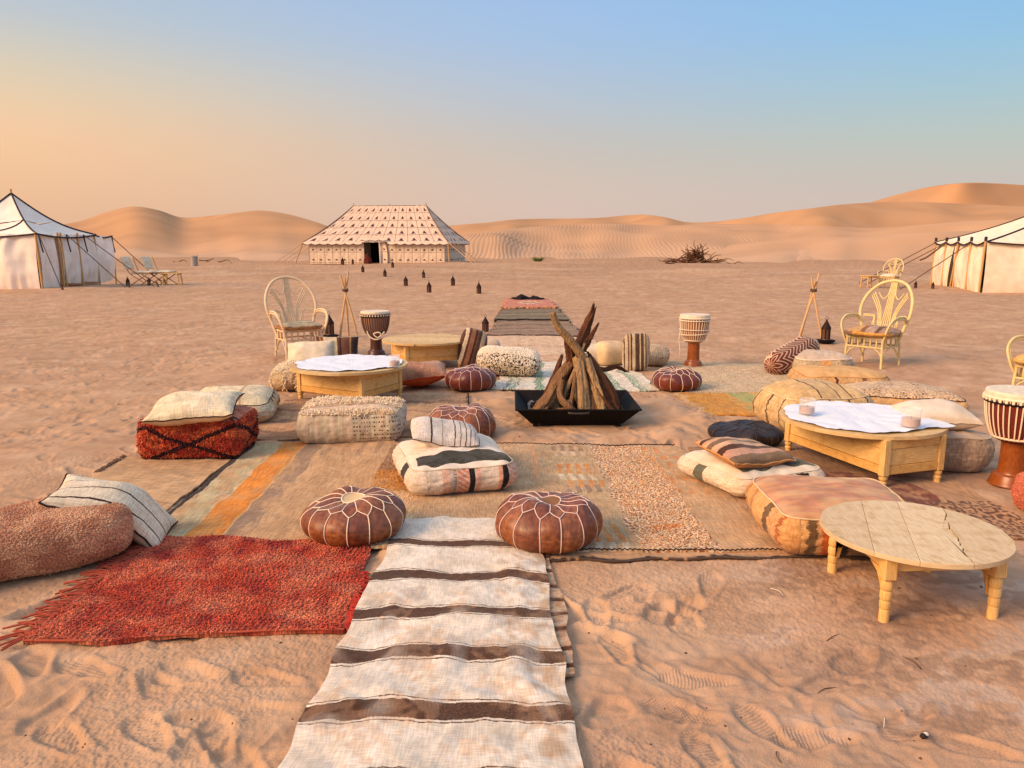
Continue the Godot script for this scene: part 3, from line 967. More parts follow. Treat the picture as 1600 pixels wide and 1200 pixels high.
	var t10 := striped([0.03, C(50, 40, 34), 0.2, C(124, 106, 78), 0.3, C(102, 86, 66), 0.5, C(134, 114, 84), 0.6, C(98, 82, 64), 0.8, C(126, 106, 78), 1.0, C(106, 90, 68)], true, 128, 256, 0.02)
	rug("olive_rug", "olive-brown striped rug between the dark brown rug and the pink rug", [Vector2(-0.34, -15.75), Vector2(1.14, -15.65), Vector2(1.1, -18.55), Vector2(-0.24, -18.55)], 6.0, cloth(t10), 50, 80, 0.09, 0.05)
	var t11 := paint(192, 256, func(u: float, v: float) -> Color:
		var c := C(214, 128, 102)
		if v < 0.07 and fmod(u * 22.0, 1.0) < 0.5: c = C(150, 88, 66) if fmod(u * 11.0, 1.0) < 0.5 else C(222, 176, 84)
		var d := Vector2((u - 0.52) / 0.2, (v - 0.4) / 0.13).length()
		if absf(d - 0.8 + 0.3 * n2(u * 14.0, v * 14.0)) < 0.25: c = C(230, 204, 160)
		if d > 0.5 and d < 0.62: c = C(90, 56, 48)
		return c * (0.9 + 0.25 * n2(u * 30.0, v * 30.0)))
	rug("pink_rug", "faded pink rug with a cream medallion, laid beyond the olive-brown rug", [Vector2(-0.22, -18.4), Vector2(1.08, -18.3), Vector2(0.96, -21.9), Vector2(-0.12, -21.9)], 10.0, cloth(t11), 50, 80, 0.12, 0.06)
	var bl := B.new()
	bl.grid(40, 12, func(u: float, v: float) -> Vector3:
		var x := -0.05 + 0.98 * u
		var a := PI * v
		var rr := 0.06 + 0.035 * n2(u * 2.2, 2.0) + 0.008 * n2(u * 6.0, v * 2.0)
		rr *= smoothstep(0.0, 0.08, u) * smoothstep(1.0, 0.92, u) + 0.15
		return Vector3(x, G(x, -21.6) + 0.10 + sin(a) * rr * 1.2, -21.55 + cos(a) * rr * 3.2 + 0.1 * n2(u * 3.0, 7.0)), false)
	solo("black_blanket", "black crumpled blanket rolled up at the far end of the rugs", "blanket", bl, M.black)
	# shaggy red rug in the foreground
	q = [Vector2(-1.98, -2.87), Vector2(-0.69, -2.93), Vector2(-0.73, -3.9), Vector2(-1.93, -4.0)]
	var redcol := func(x: float, z: float) -> Color:
		var c := C(208, 92, 66).lerp(C(222, 128, 94), clampf(0.45 + 0.8 * n2(x * 2.6, z * 2.2) + 0.4 * n2(x * 9.0, z * 5.0), 0.0, 1.0))
		c = c.lerp(C(166, 58, 54), clampf(0.9 * n2(x * 5.4 + 20.0, z * 3.4) - 0.25 + 0.35 * smoothstep(-3.5, -3.95, z), 0.0, 0.8))
		return c.lerp(C(228, 168, 132), clampf(1.6 * n2(x * 2.1 + 60.0, z * 3.0) - 0.7, 0.0, 0.4))
	var t12 := paint(256, 256, func(u: float, v: float) -> Color: return redcol.call(-1.96 + 1.26 * u, -2.9 - 1.05 * v) * (0.8 + 0.25 * n2(u * 90.0, v * 30.0)))
	o = rug("red_shag_rug", "shaggy red rug with ragged fringes in the foreground", q, 1.2, cloth(t12, {"depth": 0.3}), 90, 80, 0.02, 0.02)
	var f := rug_top(q, 1.2, 0.02)
	var spots := []
	var rows := 124
	for i in rows:
		for j in 112:
			var u = (floor(i * 0.5) * 2.0 + 0.72 + 0.56 * (i % 2) + 0.25 * n2(j * 0.13, floor(i * 0.5) * 0.6)) / rows
			var v := (j + rng.randf()) / 112.0
			u += 0.035 * (v - 0.5) + 0.012 * n2(v * 7.0, u * 3.0)
			if u < 0.0 or u > 1.0: continue
			var p: Vector3 = f.call(u, v)
			var c: Color = redcol.call(p.x, p.z) * rng.randf_range(0.82, 1.16)
			spots.append([p - Vector3(0, 0.003, 0), Vector3((0.5 if i % 2 == 0 else -0.5) + rng.randf_range(-0.2, 0.2), 0.8, 0.6 + rng.randf_range(-0.3, 0.3)), lin(c), rng.randf_range(0.016, 0.025), 0.0125])
	tufts(o, "pile", spots, tuft_mesh(0.35))
	strands(o, Vector3(-1.98, 0, -2.9), Vector3(-1.93, 0, -3.9), Vector3(-1, 0, 0.45), 120, 0.15, 0.0045, plain_cloth(C(176, 84, 66)))
	strands(o, Vector3(-0.7, 0, -2.95), Vector3(-0.73, 0, -3.5), Vector3(1, 0, 0.3), 90, 0.05, 0.005, plain_cloth(C(196, 66, 54)))
	part(o, "hem", B.new().tube(curve([f.call(0.0, 0.0), f.call(0.2, 0.0), f.call(0.4, 0.0), f.call(0.6, 0.0), f.call(0.8, 0.0), f.call(1.0, 0.0)], 6), 0.005, 6), plain_cloth(C(188, 92, 72)))
	# striped runner, with a second one under it
	var lines := [[-3.84, 0.04], [-3.44, 0.045], [-3.06, 0.045], [-2.725, 0.045], [-2.355, 0.045], [-1.99, 0.045], [-1.62, 0.045], [-1.25, 0.045]]
	var t14 := paint(256, 1024, func(u: float, v: float) -> Color:
		var z := -1.1 - 3.14 * v + 0.012 * n2(u * 2.4, v * 9.0) + 0.003 * n2(u * 14.0, v * 60.0)
		var c := C(244, 230, 212)
		for l in lines:
			var d: float = absf(z - l[0])
			if d < l[1]: c = C(84, 55, 40).lerp(C(152, 110, 82), clampf(0.7 * n2(u * 90.0, v * 300.0) + 0.5 * (u - 0.62), 0.0, 0.6))
			elif d > l[1] + 0.012 and d < l[1] + 0.017: c = C(96, 66, 50)
		if z > -3.3:
			c = c.lerp(C(222, 174, 136), clampf(0.9 * n2(u * 3.0 + 4.0, v * 9.0) + 0.5 * n2(u * 12.0, v * 40.0) - 0.2, 0.0, 0.34))
			c = c.lerp(C(192, 186, 180), clampf(0.9 * n2(u * 4.0 + 24.0, v * 11.0) - 0.3, 0.0, 0.45))
		c = c.lerp(C(190, 146, 108), clampf(1.4 * (u - 0.82) + 0.5 * n2(u * 9.0, v * 25.0) - 0.1, 0.0, 0.5))
		return c * (0.94 + 0.06 * n2(u * 130.0, v * 30.0) + 0.06 * n2(u * 12.0, v * 520.0)))
	var m14 := cloth(t14, {"ds": 1.3, "depth": 0.03, "bump": T.weave_long})
	rug("under_runner", "edge of a second striped cream runner peeking out on the right of the top one", [Vector2(-0.3, -2.55), Vector2(0.25, -2.6), Vector2(0.19, -3.86), Vector2(-0.3, -3.9)], 0.4, cloth(t14, {"ds": 1.3, "col": C(222, 204, 190), "bump": T.weave_long, "depth": 0.03}), 40, 90, 0.01, 0.02)
	q = [Vector2(-0.74, -1.1), Vector2(0.26, -1.1), Vector2(0.13, -4.24), Vector2(-0.64, -4.24)]
	var run := thing("striped_runner", "cream runner with dark brown cross stripes leading from the foreground to the leather poufs", "rug")
	var rb := B.new()
	var top14 := rug_top(q, 2.2, 0.014)
	var fold := func(u: float, v: float) -> Vector3:
		var p: Vector3 = top14.call(u, v)
		var k := 0.016 * maxf(0.0, n2(p.x * 3.4 + 0.6 * n2(p.z * 1.7, 2.0), p.z * 0.6 + 3.0)) + 0.010 * maxf(0.0, n2(p.x * 1.2, p.z * 3.0 + 7.0))
		p.y += k * minf(1.0, 8.0 * u * (1.0 - u))
		return p
	rb.grid(90, 260, fold)
	rb.grid(1, 260, func(u: float, v: float) -> Vector3: return fold.call(0.0, v) - Vector3(0, 0.014 * (1.0 - u), 0))
	rb.grid(1, 260, func(u: float, v: float) -> Vector3: return fold.call(1.0, v) - Vector3(0, 0.014 * u, 0))
	part(run, "weave", rb, m14)
	strands(run, Vector3(-0.6, 0, -4.22), Vector3(0.1, 0, -4.22), Vector3(0, 0, -1), 130, 0.06, 0.0028, M.rope_white)

# ---------------------------------------------------------------- tents
func sagpanel(a: Vector3, b: Vector3, c: Vector3, d: Vector3, nu: int, nv: int, sag: float, out: Vector3, sd: float, wave := 0.0) -> B:   # cloth between four corners: a lower left, b lower right, c upper right, d upper left
	var m := B.new()
	m.grid(nu, nv, func(u: float, v: float) -> Vector3:
		var p := a.lerp(b, u).lerp(d.lerp(c, u), v)
		var k := 4.0 * v * (1.0 - v)
		var s := sag * k + wave * (n2(u * 2.2 + sd, v * 1.1) + 0.5 * n2(u * 5.0 + sd, v * 2.0)) * sin(PI * clampf(u, 0, 1)) * (1.0 - 0.4 * v)
		return p + out * s)
	return m

func rope(parent: Node3D, a: Vector3, b: Vector3, r: float, m: Material, called := "guy_rope") -> void:
	part(parent, called, B.new().tube(line(a, b, 2), r, 5), m)

func make_tents() -> void:
	big_tent()
	left_tent()
	right_tent()

func motif_tex(w: int, h: int, marks: Array, lines: Array, ground: Color, side: float) -> ImageTexture:
	return paint(w, h, func(u: float, v: float) -> Color:
		var c := ground * (0.95 + 0.06 * n2(u * 6.0, v * 9.0))
		for l in lines:
			if absf(v - l) < 0.006: c = C(120, 92, 88)
		if u < side or u > 1.0 - side: c = c * 0.72
		for m in marks:      # a stepped lamp shape: tip, shoulders, base
			var y: float = (v - m) / 0.055
			if y > 0.0 and y < 1.6:
				var wd := 0.21 if y < 0.28 else (0.13 if y < 0.7 else 0.13 * (1.6 - y) / 0.9)
				if absf(u - 0.5) < wd: c = C(84, 58, 58)
		return c)

func big_tent() -> void:
	var o := thing("patterned_tent", "big cream tent printed with rows of small dark motifs and a black doorway", "tent", Vector3(-10.3, G(-10.3, -66.0), -66.2), -8.0)
	var W := 11.9
	var Dp := 8.6
	var E := 1.62
	var R := 4.65
	var rl := 6.3
	var hw := W * 0.5
	var hd := Dp * 0.5
	var tw := motif_tex(96, 192, [0.16, 0.62], [0.55, 0.06], C(228, 204, 180), 0.035)
	var tr := motif_tex(96, 384, [0.05, 0.25, 0.45, 0.65, 0.86], [0.22, 0.42, 0.62, 0.82], C(222, 192, 168), 0.03)
	var mw := mat(Color.WHITE, 0.9, {"tex": tw, "spec": 0.1})
	var mr := mat(Color.WHITE, 0.9, {"tex": tr, "spec": 0.1})
	var dark := mat(C(84, 66, 62), 1.0)
	# walls: panels side by side; the doorway takes the place of three in front
	var np := 17
	for k in np:
		var x0 := lerpf(-hw + 0.35, hw - 0.35, float(k) / np)
		var x1 := lerpf(-hw + 0.35, hw - 0.35, float(k + 1) / np)
		if k in [7, 8]: continue
		part(o, "wall_panel", sagpanel(Vector3(x0, -0.1, hd - 0.3), Vector3(x1, -0.1, hd - 0.3), Vector3(x1, E, hd - 0.35), Vector3(x0, E, hd - 0.35), 6, 6, 0.03, Vector3(0, 0, 1), k * 3.0, 0.05), mw)
	var ns := 12
	for s in [-1.0, 1.0]:
		for k in ns:
			var z0 = lerpf(hd - 0.3, -hd + 0.3, float(k) / ns) * s
			var z1 = lerpf(hd - 0.3, -hd + 0.3, float(k + 1) / ns) * s
			var xx: float = (hw - 0.35) * s
			part(o, "wall_panel", sagpanel(Vector3(xx, -0.1, z0), Vector3(xx, -0.1, z1), Vector3(xx, E, z1), Vector3(xx, E, z0), 6, 6, 0.03, Vector3(s, 0, 0), k * 5.0, 0.05), mw)
	part(o, "back_wall", sagpanel(Vector3(hw - 0.35, -0.1, -hd + 0.3), Vector3(-hw + 0.35, -0.1, -hd + 0.3), Vector3(-hw + 0.35, E, -hd + 0.3), Vector3(hw - 0.35, E, -hd + 0.3), 20, 4, 0.02, Vector3(0, 0, -1), 1.0, 0.05), M.tent)
	# roof: strips from the ridge to the eaves, sagging a little
	var nf := 11
	for s in [1.0, -1.0]:
		for k in nf:
			var e0 = lerpf(-hw, hw, float(k) / nf) * s
			var e1 = lerpf(-hw, hw, float(k + 1) / nf) * s
			var t0 = lerpf(-rl * 0.5, rl * 0.5, float(k) / nf) * s
			var t1 = lerpf(-rl * 0.5, rl * 0.5, float(k + 1) / nf) * s
			var lift := 0.0
			part(o, "roof_panel", sagpanel(Vector3(e0, E + lift, hd * s), Vector3(e1, E + lift, hd * s), Vector3(t1, R, 0), Vector3(t0, R, 0), 5, 14, -0.15, Vector3(0, 0.75, 0.66 * s), k * 2.0, 0.04), mr)
	for s in [1.0, -1.0]:
		for k in 6:
			var z0 = lerpf(hd, -hd, k / 6.0) * s
			var z1 = lerpf(hd, -hd, (k + 1) / 6.0) * s
			var zt0 = lerpf(0.03, -0.03, k / 6.0) * s
			var zt1 = lerpf(0.03, -0.03, (k + 1) / 6.0) * s
			part(o, "roof_panel", sagpanel(Vector3(hw * s, E, z0), Vector3(hw * s, E, z1), Vector3(rl * 0.5 * s, R, zt1), Vector3(rl * 0.5 * s, R, zt0), 5, 12, -0.15, Vector3(0.7 * s, 0.7, 0), k * 4.0, 0.03), mr)
	# scalloped valance round the eaves
	for s in 4:
		var n := 17 if s % 2 == 0 else 12
		for k in n:
			var f0 := float(k) / n
			var f1 := float(k + 1) / n
			var c := [Vector3(-hw, 0, hd), Vector3(hw, 0, hd), Vector3(hw, 0, -hd), Vector3(-hw, 0, -hd)]
			var a: Vector3 = c[s].lerp(c[(s + 1) % 4], f0)
			var b: Vector3 = c[s].lerp(c[(s + 1) % 4], f1)
			var up_by := 0.3 if (s == 0 and k in [7, 8, 9]) else 0.0
			var v := B.new()
			v.grid(6, 2, func(u: float, w: float) -> Vector3: return a.lerp(b, u) + Vector3(0, E + up_by + 0.02 - (0.13 + 0.09 * sin(u * PI)) * (1.0 - w), 0) + (a + b).normalized() * 0.02)
			var vp := part(o, "valance", v, M.tent)
			part(vp, "edging", B.new().tube(PackedVector3Array(range(7).map(func(i): return a.lerp(b, i / 6.0) + Vector3(0, E + up_by + 0.02 - 0.13 - 0.09 * sin(i / 6.0 * PI), 0) + (a + b).normalized() * 0.02)), 0.022, 5, false), dark)
	part(o, "ridge_seam", B.new().tube(line(Vector3(-rl * 0.5, R, 0), Vector3(rl * 0.5, R, 0), 2), 0.025, 6), dark)
	for sx in [-1.0, 1.0]:
		for sz in [-1.0, 1.0]:
			var pts := []
			for k in 9:
				var f := k / 8.0
				pts.append(Vector3(rl * 0.5 * sx, R, 0).lerp(Vector3(hw * sx, E, hd * sz), f) + Vector3(0.25 * sx, 0.6, 0.5 * sz).normalized() * (-0.15 * 4.0 * f * (1.0 - f) + 0.02))
			part(o, "hip_seam", B.new().tube(PackedVector3Array(pts), 0.02, 6), dark)
		part(o, "pole_tip", B.new().tube(line(Vector3(rl * 0.5 * sx, R - 0.1, 0), Vector3(rl * 0.5 * sx, R + 0.22, 0)), 0.04, 6), M.pole)
	part(o, "pole_tip", B.new().tube(line(Vector3(0, R - 0.1, 0), Vector3(0, R + 0.18, 0)), 0.04, 6), M.pole)
	part(o, "door_pole", B.new().tube(line(Vector3(0.35, -0.1, hd - 0.25), Vector3(0.35, E + 0.3, hd - 0.1)), 0.05, 8), mat(C(232, 222, 208), 0.8))
	part(o, "door_flap", sagpanel(Vector3(0.55, -0.1, hd - 0.2), Vector3(0.95, -0.1, hd - 0.1), Vector3(0.8, E, hd - 0.2), Vector3(0.3, E + 0.2, hd - 0.3), 6, 8, 0.1, Vector3(1, 0, 0), 3.0, 0.1), mw)
	part(o, "shade_sheet", sagpanel(Vector3(-1.2, -0.1, hd - 2.6), Vector3(1.4, -0.1, hd - 2.6), Vector3(1.4, E + 0.9, hd - 2.6), Vector3(-1.2, E + 0.9, hd - 2.6), 12, 4, 0.0, Vector3(0, 0, 1), 9.0, 0.1), M.black)  # black sheet stands in for the shade inside the doorway
	for sx in [-1.0, 1.0]:
		for k in 3:
			var top := Vector3(hw * sx, E, hd - k * 1.3)
			rope(o, top, Vector3((hw + 2.4) * sx, -0.2, hd - k * 1.3 + 0.9), 0.03, M.rope)
		part(o, "corner_pole", B.new().tube(line(Vector3((hw + 0.75 * (1.0 if sx < 0 else 0.1)) * sx, -0.1, hd), Vector3(hw * sx, E, hd)), 0.045, 6), M.pole)
	# bundles at the doorway
	var h := B.new()
	h.grid(20, 10, func(u: float, v: float) -> Vector3:
		var a := TAU * u
		var e := PI * 0.5 * v
		var r := (0.34 + 0.08 * n2(cos(a) * 2.0 + 4.0, sin(a) * 2.0 + v * 2.0)) * cos(e)
		return Vector3(cos(a) * r, sin(e) * 0.7 * (1.0 + 0.2 * n2(cos(a), sin(a))), sin(a) * r * 0.8), false, true)
	solo("red_bundle", "dark red bundle of rugs heaped in the tent doorway", "bundle", h, plain_cloth(C(96, 46, 40)), Vector3(-11.5, G(-11.3, -61.8) - 0.03, -61.9))

func left_tent() -> void:
	var x1 := -15.9
	var z1 := -26.2
	var S := 3.6
	var E := 1.86
	var H := 3.28
	var o := thing("white_tent", "white pyramid tent with black edging and a side windbreak on the left", "tent", Vector3(-17.74, G(-17.7, -28.0), -27.97), 0.0)
	var h := S * 0.5
	var dirty := mat(C(252, 240, 228), 0.92, {"tex": T.canvas, "tri": 0.45, "back": Color(0.4, 0.39, 0.38), "spec": 0.1})
	var pk := Vector3(0, H, 0)
	var cs := [Vector3(-h, 0, h), Vector3(h, 0, h), Vector3(h, 0, -h), Vector3(-h, 0, -h)]
	for s in 4:
		var a: Vector3 = cs[s]
		var b: Vector3 = cs[(s + 1) % 4]
		var out := (a + b).normalized()
		var upv := Vector3(0, E, 0)
		var n := 3 if s == 1 else 2
		for k in n:
			var p := a.lerp(b, float(k) / n)
			var q := a.lerp(b, float(k + 1) / n - (0.06 if (s == 1 and k == 0) else 0.0))
			if s == 1 and k == 1: p = a.lerp(b, 1.0 / 3.0 + 0.02)
			var lift := 0.16 if (s == 1 and k >= 1) else -0.06
			part(o, "wall_panel", sagpanel(p + Vector3(0, lift, 0) + out * 0.05, q + Vector3(0, lift * 0.6, 0) + out * 0.05, q + upv, p + upv, 22, 22, 0.07, out, s * 11.0 + k * 3.7, 0.09), dirty)
		# roof: concave, in an upper and a lower piece
		var mid := 0.52
		for part_i in 2:
			var m := B.new()
			m.grid(14, 9, func(u: float, v: float) -> Vector3:
				var f := v * mid if part_i == 0 else lerpf(mid, 1.0, v)
				var e := a.lerp(b, u) * (1.0 + 0.03) + upv
				var r := e.lerp(pk, f)
				r.y -= 0.34 * sin(PI * f) * (0.75 + 0.25 * (1.0 - absf(2.0 * u - 1.0)))
				r.y -= 0.12 * (1.0 - f) * 4.0 * u * (1.0 - u) * (1.0 if part_i == 0 else 0.3)
				return r)
			part(o, "roof_panel", m, dirty)
		# black edging: eaves, hip, curved seam
		var eave := []
		var hip := []
		var arc := []
		for k in 13:
			var u := k / 12.0
			var e := a.lerp(b, u) * 1.035 + upv
			eave.append(e - Vector3(0, 0.12 * 4.0 * u * (1.0 - u) - 0.005, 0) + out * 0.01)
			var hp := (a * 1.035 + upv).lerp(pk, u)
			hip.append(hp - Vector3(0, 0.34 * sin(PI * u) * 0.75 - 0.02, 0))
			var f := mid - 0.3 * 4.0 * (u - 0.5) * (u - 0.5) * 0.0 - 0.22 * sin(PI * u)
			var ar := (a.lerp(b, u) * 1.03 + upv).lerp(pk, f)
			ar.y -= 0.34 * sin(PI * f) * (0.75 + 0.25 * (1.0 - absf(2.0 * u - 1.0))) + 0.12 * (1.0 - f) * 4.0 * u * (1.0 - u) - 0.025
			arc.append(ar)
		part(o, "eave_trim", B.new().tube(PackedVector3Array(eave), 0.03, 6), M.trim)
		part(o, "hip_trim", B.new().tube(PackedVector3Array(hip), 0.03, 6), M.trim)
		if s == 0 or s == 3: part(o, "seam_trim", B.new().tube(PackedVector3Array(arc), 0.02, 6), M.trim)
	part(o, "tent_pole", B.new().tube(line(Vector3(0, -0.1, 0), Vector3(0, H + 0.16, 0)), 0.035, 8), M.pole)
	for p in [Vector3(h + 0.06, 0, h + 0.06), Vector3(h + 0.09, 0, h - 1.15), Vector3(h + 0.09, 0, h - 1.33), Vector3(h + 0.09, 0, -0.6), Vector3(h + 0.06, 0, -h)]:
		part(o, "corner_pole", B.new().tube(line(p + Vector3(0.03, -0.15, 0), p + Vector3(-0.03, E + 0.06, 0)), 0.035, 6), M.pole)
	# windbreak beyond the back corner
	part(o, "windbreak", sagpanel(Vector3(h + 0.02, 0.02, -h), Vector3(h - 0.1, 0.1, -h - 1.4), Vector3(h - 0.08, E - 0.05, -h - 1.5), Vector3(h, E, -h), 16, 16, 0.1, Vector3(1, 0, 0.1), 77.0, 0.12), dirty)
	part(o, "windbreak_trim", B.new().tube(curve([Vector3(h, E + 0.02, -h), Vector3(h - 0.03, E - 0.1, -h - 0.75), Vector3(h - 0.08, E - 0.03, -h - 1.5)], 6), 0.03, 6), M.trim)
	part(o, "corner_pole", B.new().tube(line(Vector3(h - 0.06, -0.1, -h - 1.5), Vector3(h - 0.07, E, -h - 1.52)), 0.035, 6), M.pole)
	for p in [[Vector3(h + 0.1, E, h), Vector3(h + 1.15, 0.0, h + 0.7)], [Vector3(h + 0.12, E, h - 1.6), Vector3(h + 2.5, 0.0, h - 1.0)], [Vector3(h + 0.12, E, -0.9), Vector3(h + 3.0, 0.0, -0.3)], [Vector3(h - 0.08, E - 0.05, -h - 1.5), Vector3(h + 2.2, 0.0, -h - 0.9)]]:
		rope(o, p[0], p[1] - Vector3(0, 0.12, 0), 0.016, M.rope_dark)
		part(o, "strap", B.new().tube(curve([p[0], p[0] + Vector3(0.06, -0.35, 0.02), p[0] + Vector3(0.1, -0.62, 0.0)], 4), 0.024, 5), M.trim)
		part(o, "peg", B.new().tube(line(p[1] + Vector3(0.05, -0.15, 0), p[1] + Vector3(-0.05, 0.16, 0)), 0.03, 6), M.rope_dark)

func right_tent() -> void:
	var o := thing("cream_tent", "cream tent with black scalloped edging cut off by the right edge", "tent", Vector3(16.55, G(16.6, -27.3), -27.2), -13.0)
	var E := 1.74
	var W := 9.0
	var Dp := 5.7
	var pk := Vector3(4.4, 3.75, -2.9)
	var warm := mat(C(248, 234, 212), 0.92, {"tex": T.canvas, "tri": 0.5, "back": Color(0.45, 0.42, 0.38), "spec": 0.1})
	var cs := [Vector3(0, 0, -Dp), Vector3(0, 0, 0), Vector3(W, 0, 0), Vector3(W, 0, -Dp)]
	var upv := Vector3(0, E, 0)
	for s in 4:
		var a: Vector3 = cs[s]
		var b: Vector3 = cs[(s + 1) % 4]
		var out := ((a + b) * 0.5 - Vector3(W * 0.5, 0, -Dp * 0.5)).normalized()
		var n := 4 if s == 0 else 3
		for k in n:
			var p := a.lerp(b, float(k) / n)
			var q := a.lerp(b, float(k + 1) / n)
			if s == 0 and k == 1: q = a.lerp(b, 0.42)
			var qa := q
			if s == 0 and k == 2: p = a.lerp(b, 0.5)
			if s == 0 and k == 1: qa = a.lerp(b, 0.36)
			part(o, "wall_panel", sagpanel(p - Vector3(0, 0.08, 0) + out * 0.04, qa - Vector3(0, 0.08, 0) + out * 0.06, q + upv, (p if not (s == 0 and k == 2) else a.lerp(b, 0.42)) + upv, 18, 18, 0.06, out, s * 7.0 + k * 2.3 + 30.0, 0.08), warm)
		var m := B.new()
		m.grid(20, 14, func(u: float, v: float) -> Vector3:
			var e := a.lerp(b, u) + upv + out * 0.06
			var r := e.lerp(pk, v)
			r.y -= 0.22 * sin(PI * v)
			r.y -= 0.10 * (1.0 - v) * absf(sin(u * PI * n))
			return r)
		part(o, "roof_panel", m, warm)
		var eave := []
		var hip := []
		var arc := []
		for k in 25:
			var u := k / 24.0
			eave.append(a.lerp(b, u) + upv + out * 0.09 - Vector3(0, 0.10 * absf(sin(u * PI * n)) - 0.01, 0))
			hip.append((b + upv).lerp(pk, u) - Vector3(0, 0.22 * sin(PI * u) - 0.03, 0))
			var f := 0.62 - 0.4 * sin(PI * u)
			arc.append((a.lerp(b, u) + upv + out * 0.06).lerp(pk, f) - Vector3(0, 0.22 * sin(PI * f) + 0.10 * (1.0 - f) * absf(sin(u * PI * n)) - 0.03, 0))
		part(o, "eave_trim", B.new().tube(PackedVector3Array(eave), 0.032, 6), M.trim)
		part(o, "hip_trim", B.new().tube(PackedVector3Array(hip), 0.03, 6), M.trim)
		if s == 1: part(o, "seam_trim", B.new().tube(PackedVector3Array(arc), 0.022, 6), M.trim)
	part(o, "tent_pole", B.new().tube(line(Vector3(pk.x, -0.1, pk.z), pk + Vector3(0, 0.2, 0)), 0.04, 8), M.pole)
	for k in 5:
		var z := -Dp * (k / 4.0)
		part(o, "wall_pole", B.new().tube(line(Vector3(-0.1, -0.12, z + 0.02), Vector3(-0.05, E + 0.12, z)), 0.038, 6), M.pole)
		part(o, "pole_cap", B.new().tube(line(Vector3(-0.05, E + 0.05, z), Vector3(-0.05, E + 0.2, z)), 0.05, 6), M.trim)
	part(o, "door_pole", B.new().tube(line(Vector3(-0.14, -0.12, -3.05), Vector3(-0.08, E, -2.75)), 0.035, 6), M.pole)
	part(o, "shade_sheet", sagpanel(Vector3(0.9, -0.08, -Dp + 0.4), Vector3(0.9, -0.08, -0.4), Vector3(0.9, E, -0.4), Vector3(0.9, E, -Dp + 0.4), 8, 4, 0.0, Vector3(-1, 0, 0), 5.0, 0.06), M.black)  # black sheet behind the wall gap, painting the dim interior
	for p in [[Vector3(-0.05, E, -Dp), Vector3(-3.3, -0.1, -Dp + 0.7)], [Vector3(-0.05, E, -Dp * 0.75), Vector3(-3.2, -0.1, -Dp * 0.72)], [Vector3(-0.05, E, -Dp * 0.25), Vector3(-2.6, -0.1, -0.9)]]:
		rope(o, p[0], p[1], 0.018, M.rope_dark)
	part(o, "rolled_tie", B.new().tube(curve([Vector3(-0.06, E, -Dp * 0.75), Vector3(-0.7, E - 0.55, -Dp * 0.74), Vector3(-1.0, E - 0.7, -Dp * 0.73)], 5), 0.035, 6), M.rope_dark)

# ---------------------------------------------------------------- low tables
func disc_planks(parent: Node3D, D0: float, y0: float, y1: float, count: int, turn: float, key: String, crack := -1) -> void:
	var R := D0 * 0.5
	var cuts := [-R]
	for k in range(1, count): cuts.append(lerpf(-R, R, (k + rng.randf_range(-0.12, 0.12)) / count))
	cuts.append(R)
	for k in count:
		var x0: float = cuts[k] + (0.0009 if k > 0 else 0.0)
		var x1: float = cuts[k + 1] - (0.0009 if k < count - 1 else 0.0)
		var poly := PackedVector2Array()
		var m := 12
		for i in m + 1:
			var x := lerpf(x0, x1, float(i) / m)
			if i == 0 and k == 0: x = -R * 0.9995
			if i == m and k == count - 1: x = R * 0.9995
			poly.append(Vector2(x, sqrt(maxf(R * R - x * x, 0.0))))
		var jag := func(f: float) -> float: return -0.016 * sin(f * 2.6 + 0.4) + 0.010 * n2(f * 4.0, 3.0) + 0.005 * n2(f * 13.0, 8.0)
		if crack == k:      # a jagged split along this board
			for i in range(1, 24):
				var f := i / 24.0
				var e := sqrt(maxf(R * R - x1 * x1, 0.0))
				poly.append(Vector2(x1 - 0.0015 + jag.call(f) * minf(1.0, 5.0 * minf(f, 1.0 - f) + 0.1), lerpf(e, -e, f)))
		for i in m + 1:
			var x := lerpf(x1, x0, float(i) / m)
			if i == m and k == 0: continue
			if i == 0 and k == count - 1: continue
			poly.append(Vector2(x, -sqrt(maxf(R * R - x * x, 0.0))))
		if crack == k - 1:
			for i in range(1, 24):
				var f := 1.0 - i / 24.0
				var e := sqrt(maxf(R * R - x0 * x0, 0.0))
				poly.append(Vector2(x0 + 0.0022 + jag.call(f) * minf(1.0, 5.0 * minf(f, 1.0 - f) + 0.1), lerpf(e, -e, f)))
		var b := B.new()
		b.prism(poly, y0, y1 + rng.randf_range(-0.0012, 0.0012), 0.003 if crack < 0 else 0.002)
		b.moved(Transform3D(Basis(Vector3.UP, deg_to_rad(turn)), Vector3.ZERO))
		part(parent, "plank", b, M["%s%d" % [key, (k * 2 + 1) % 3]])

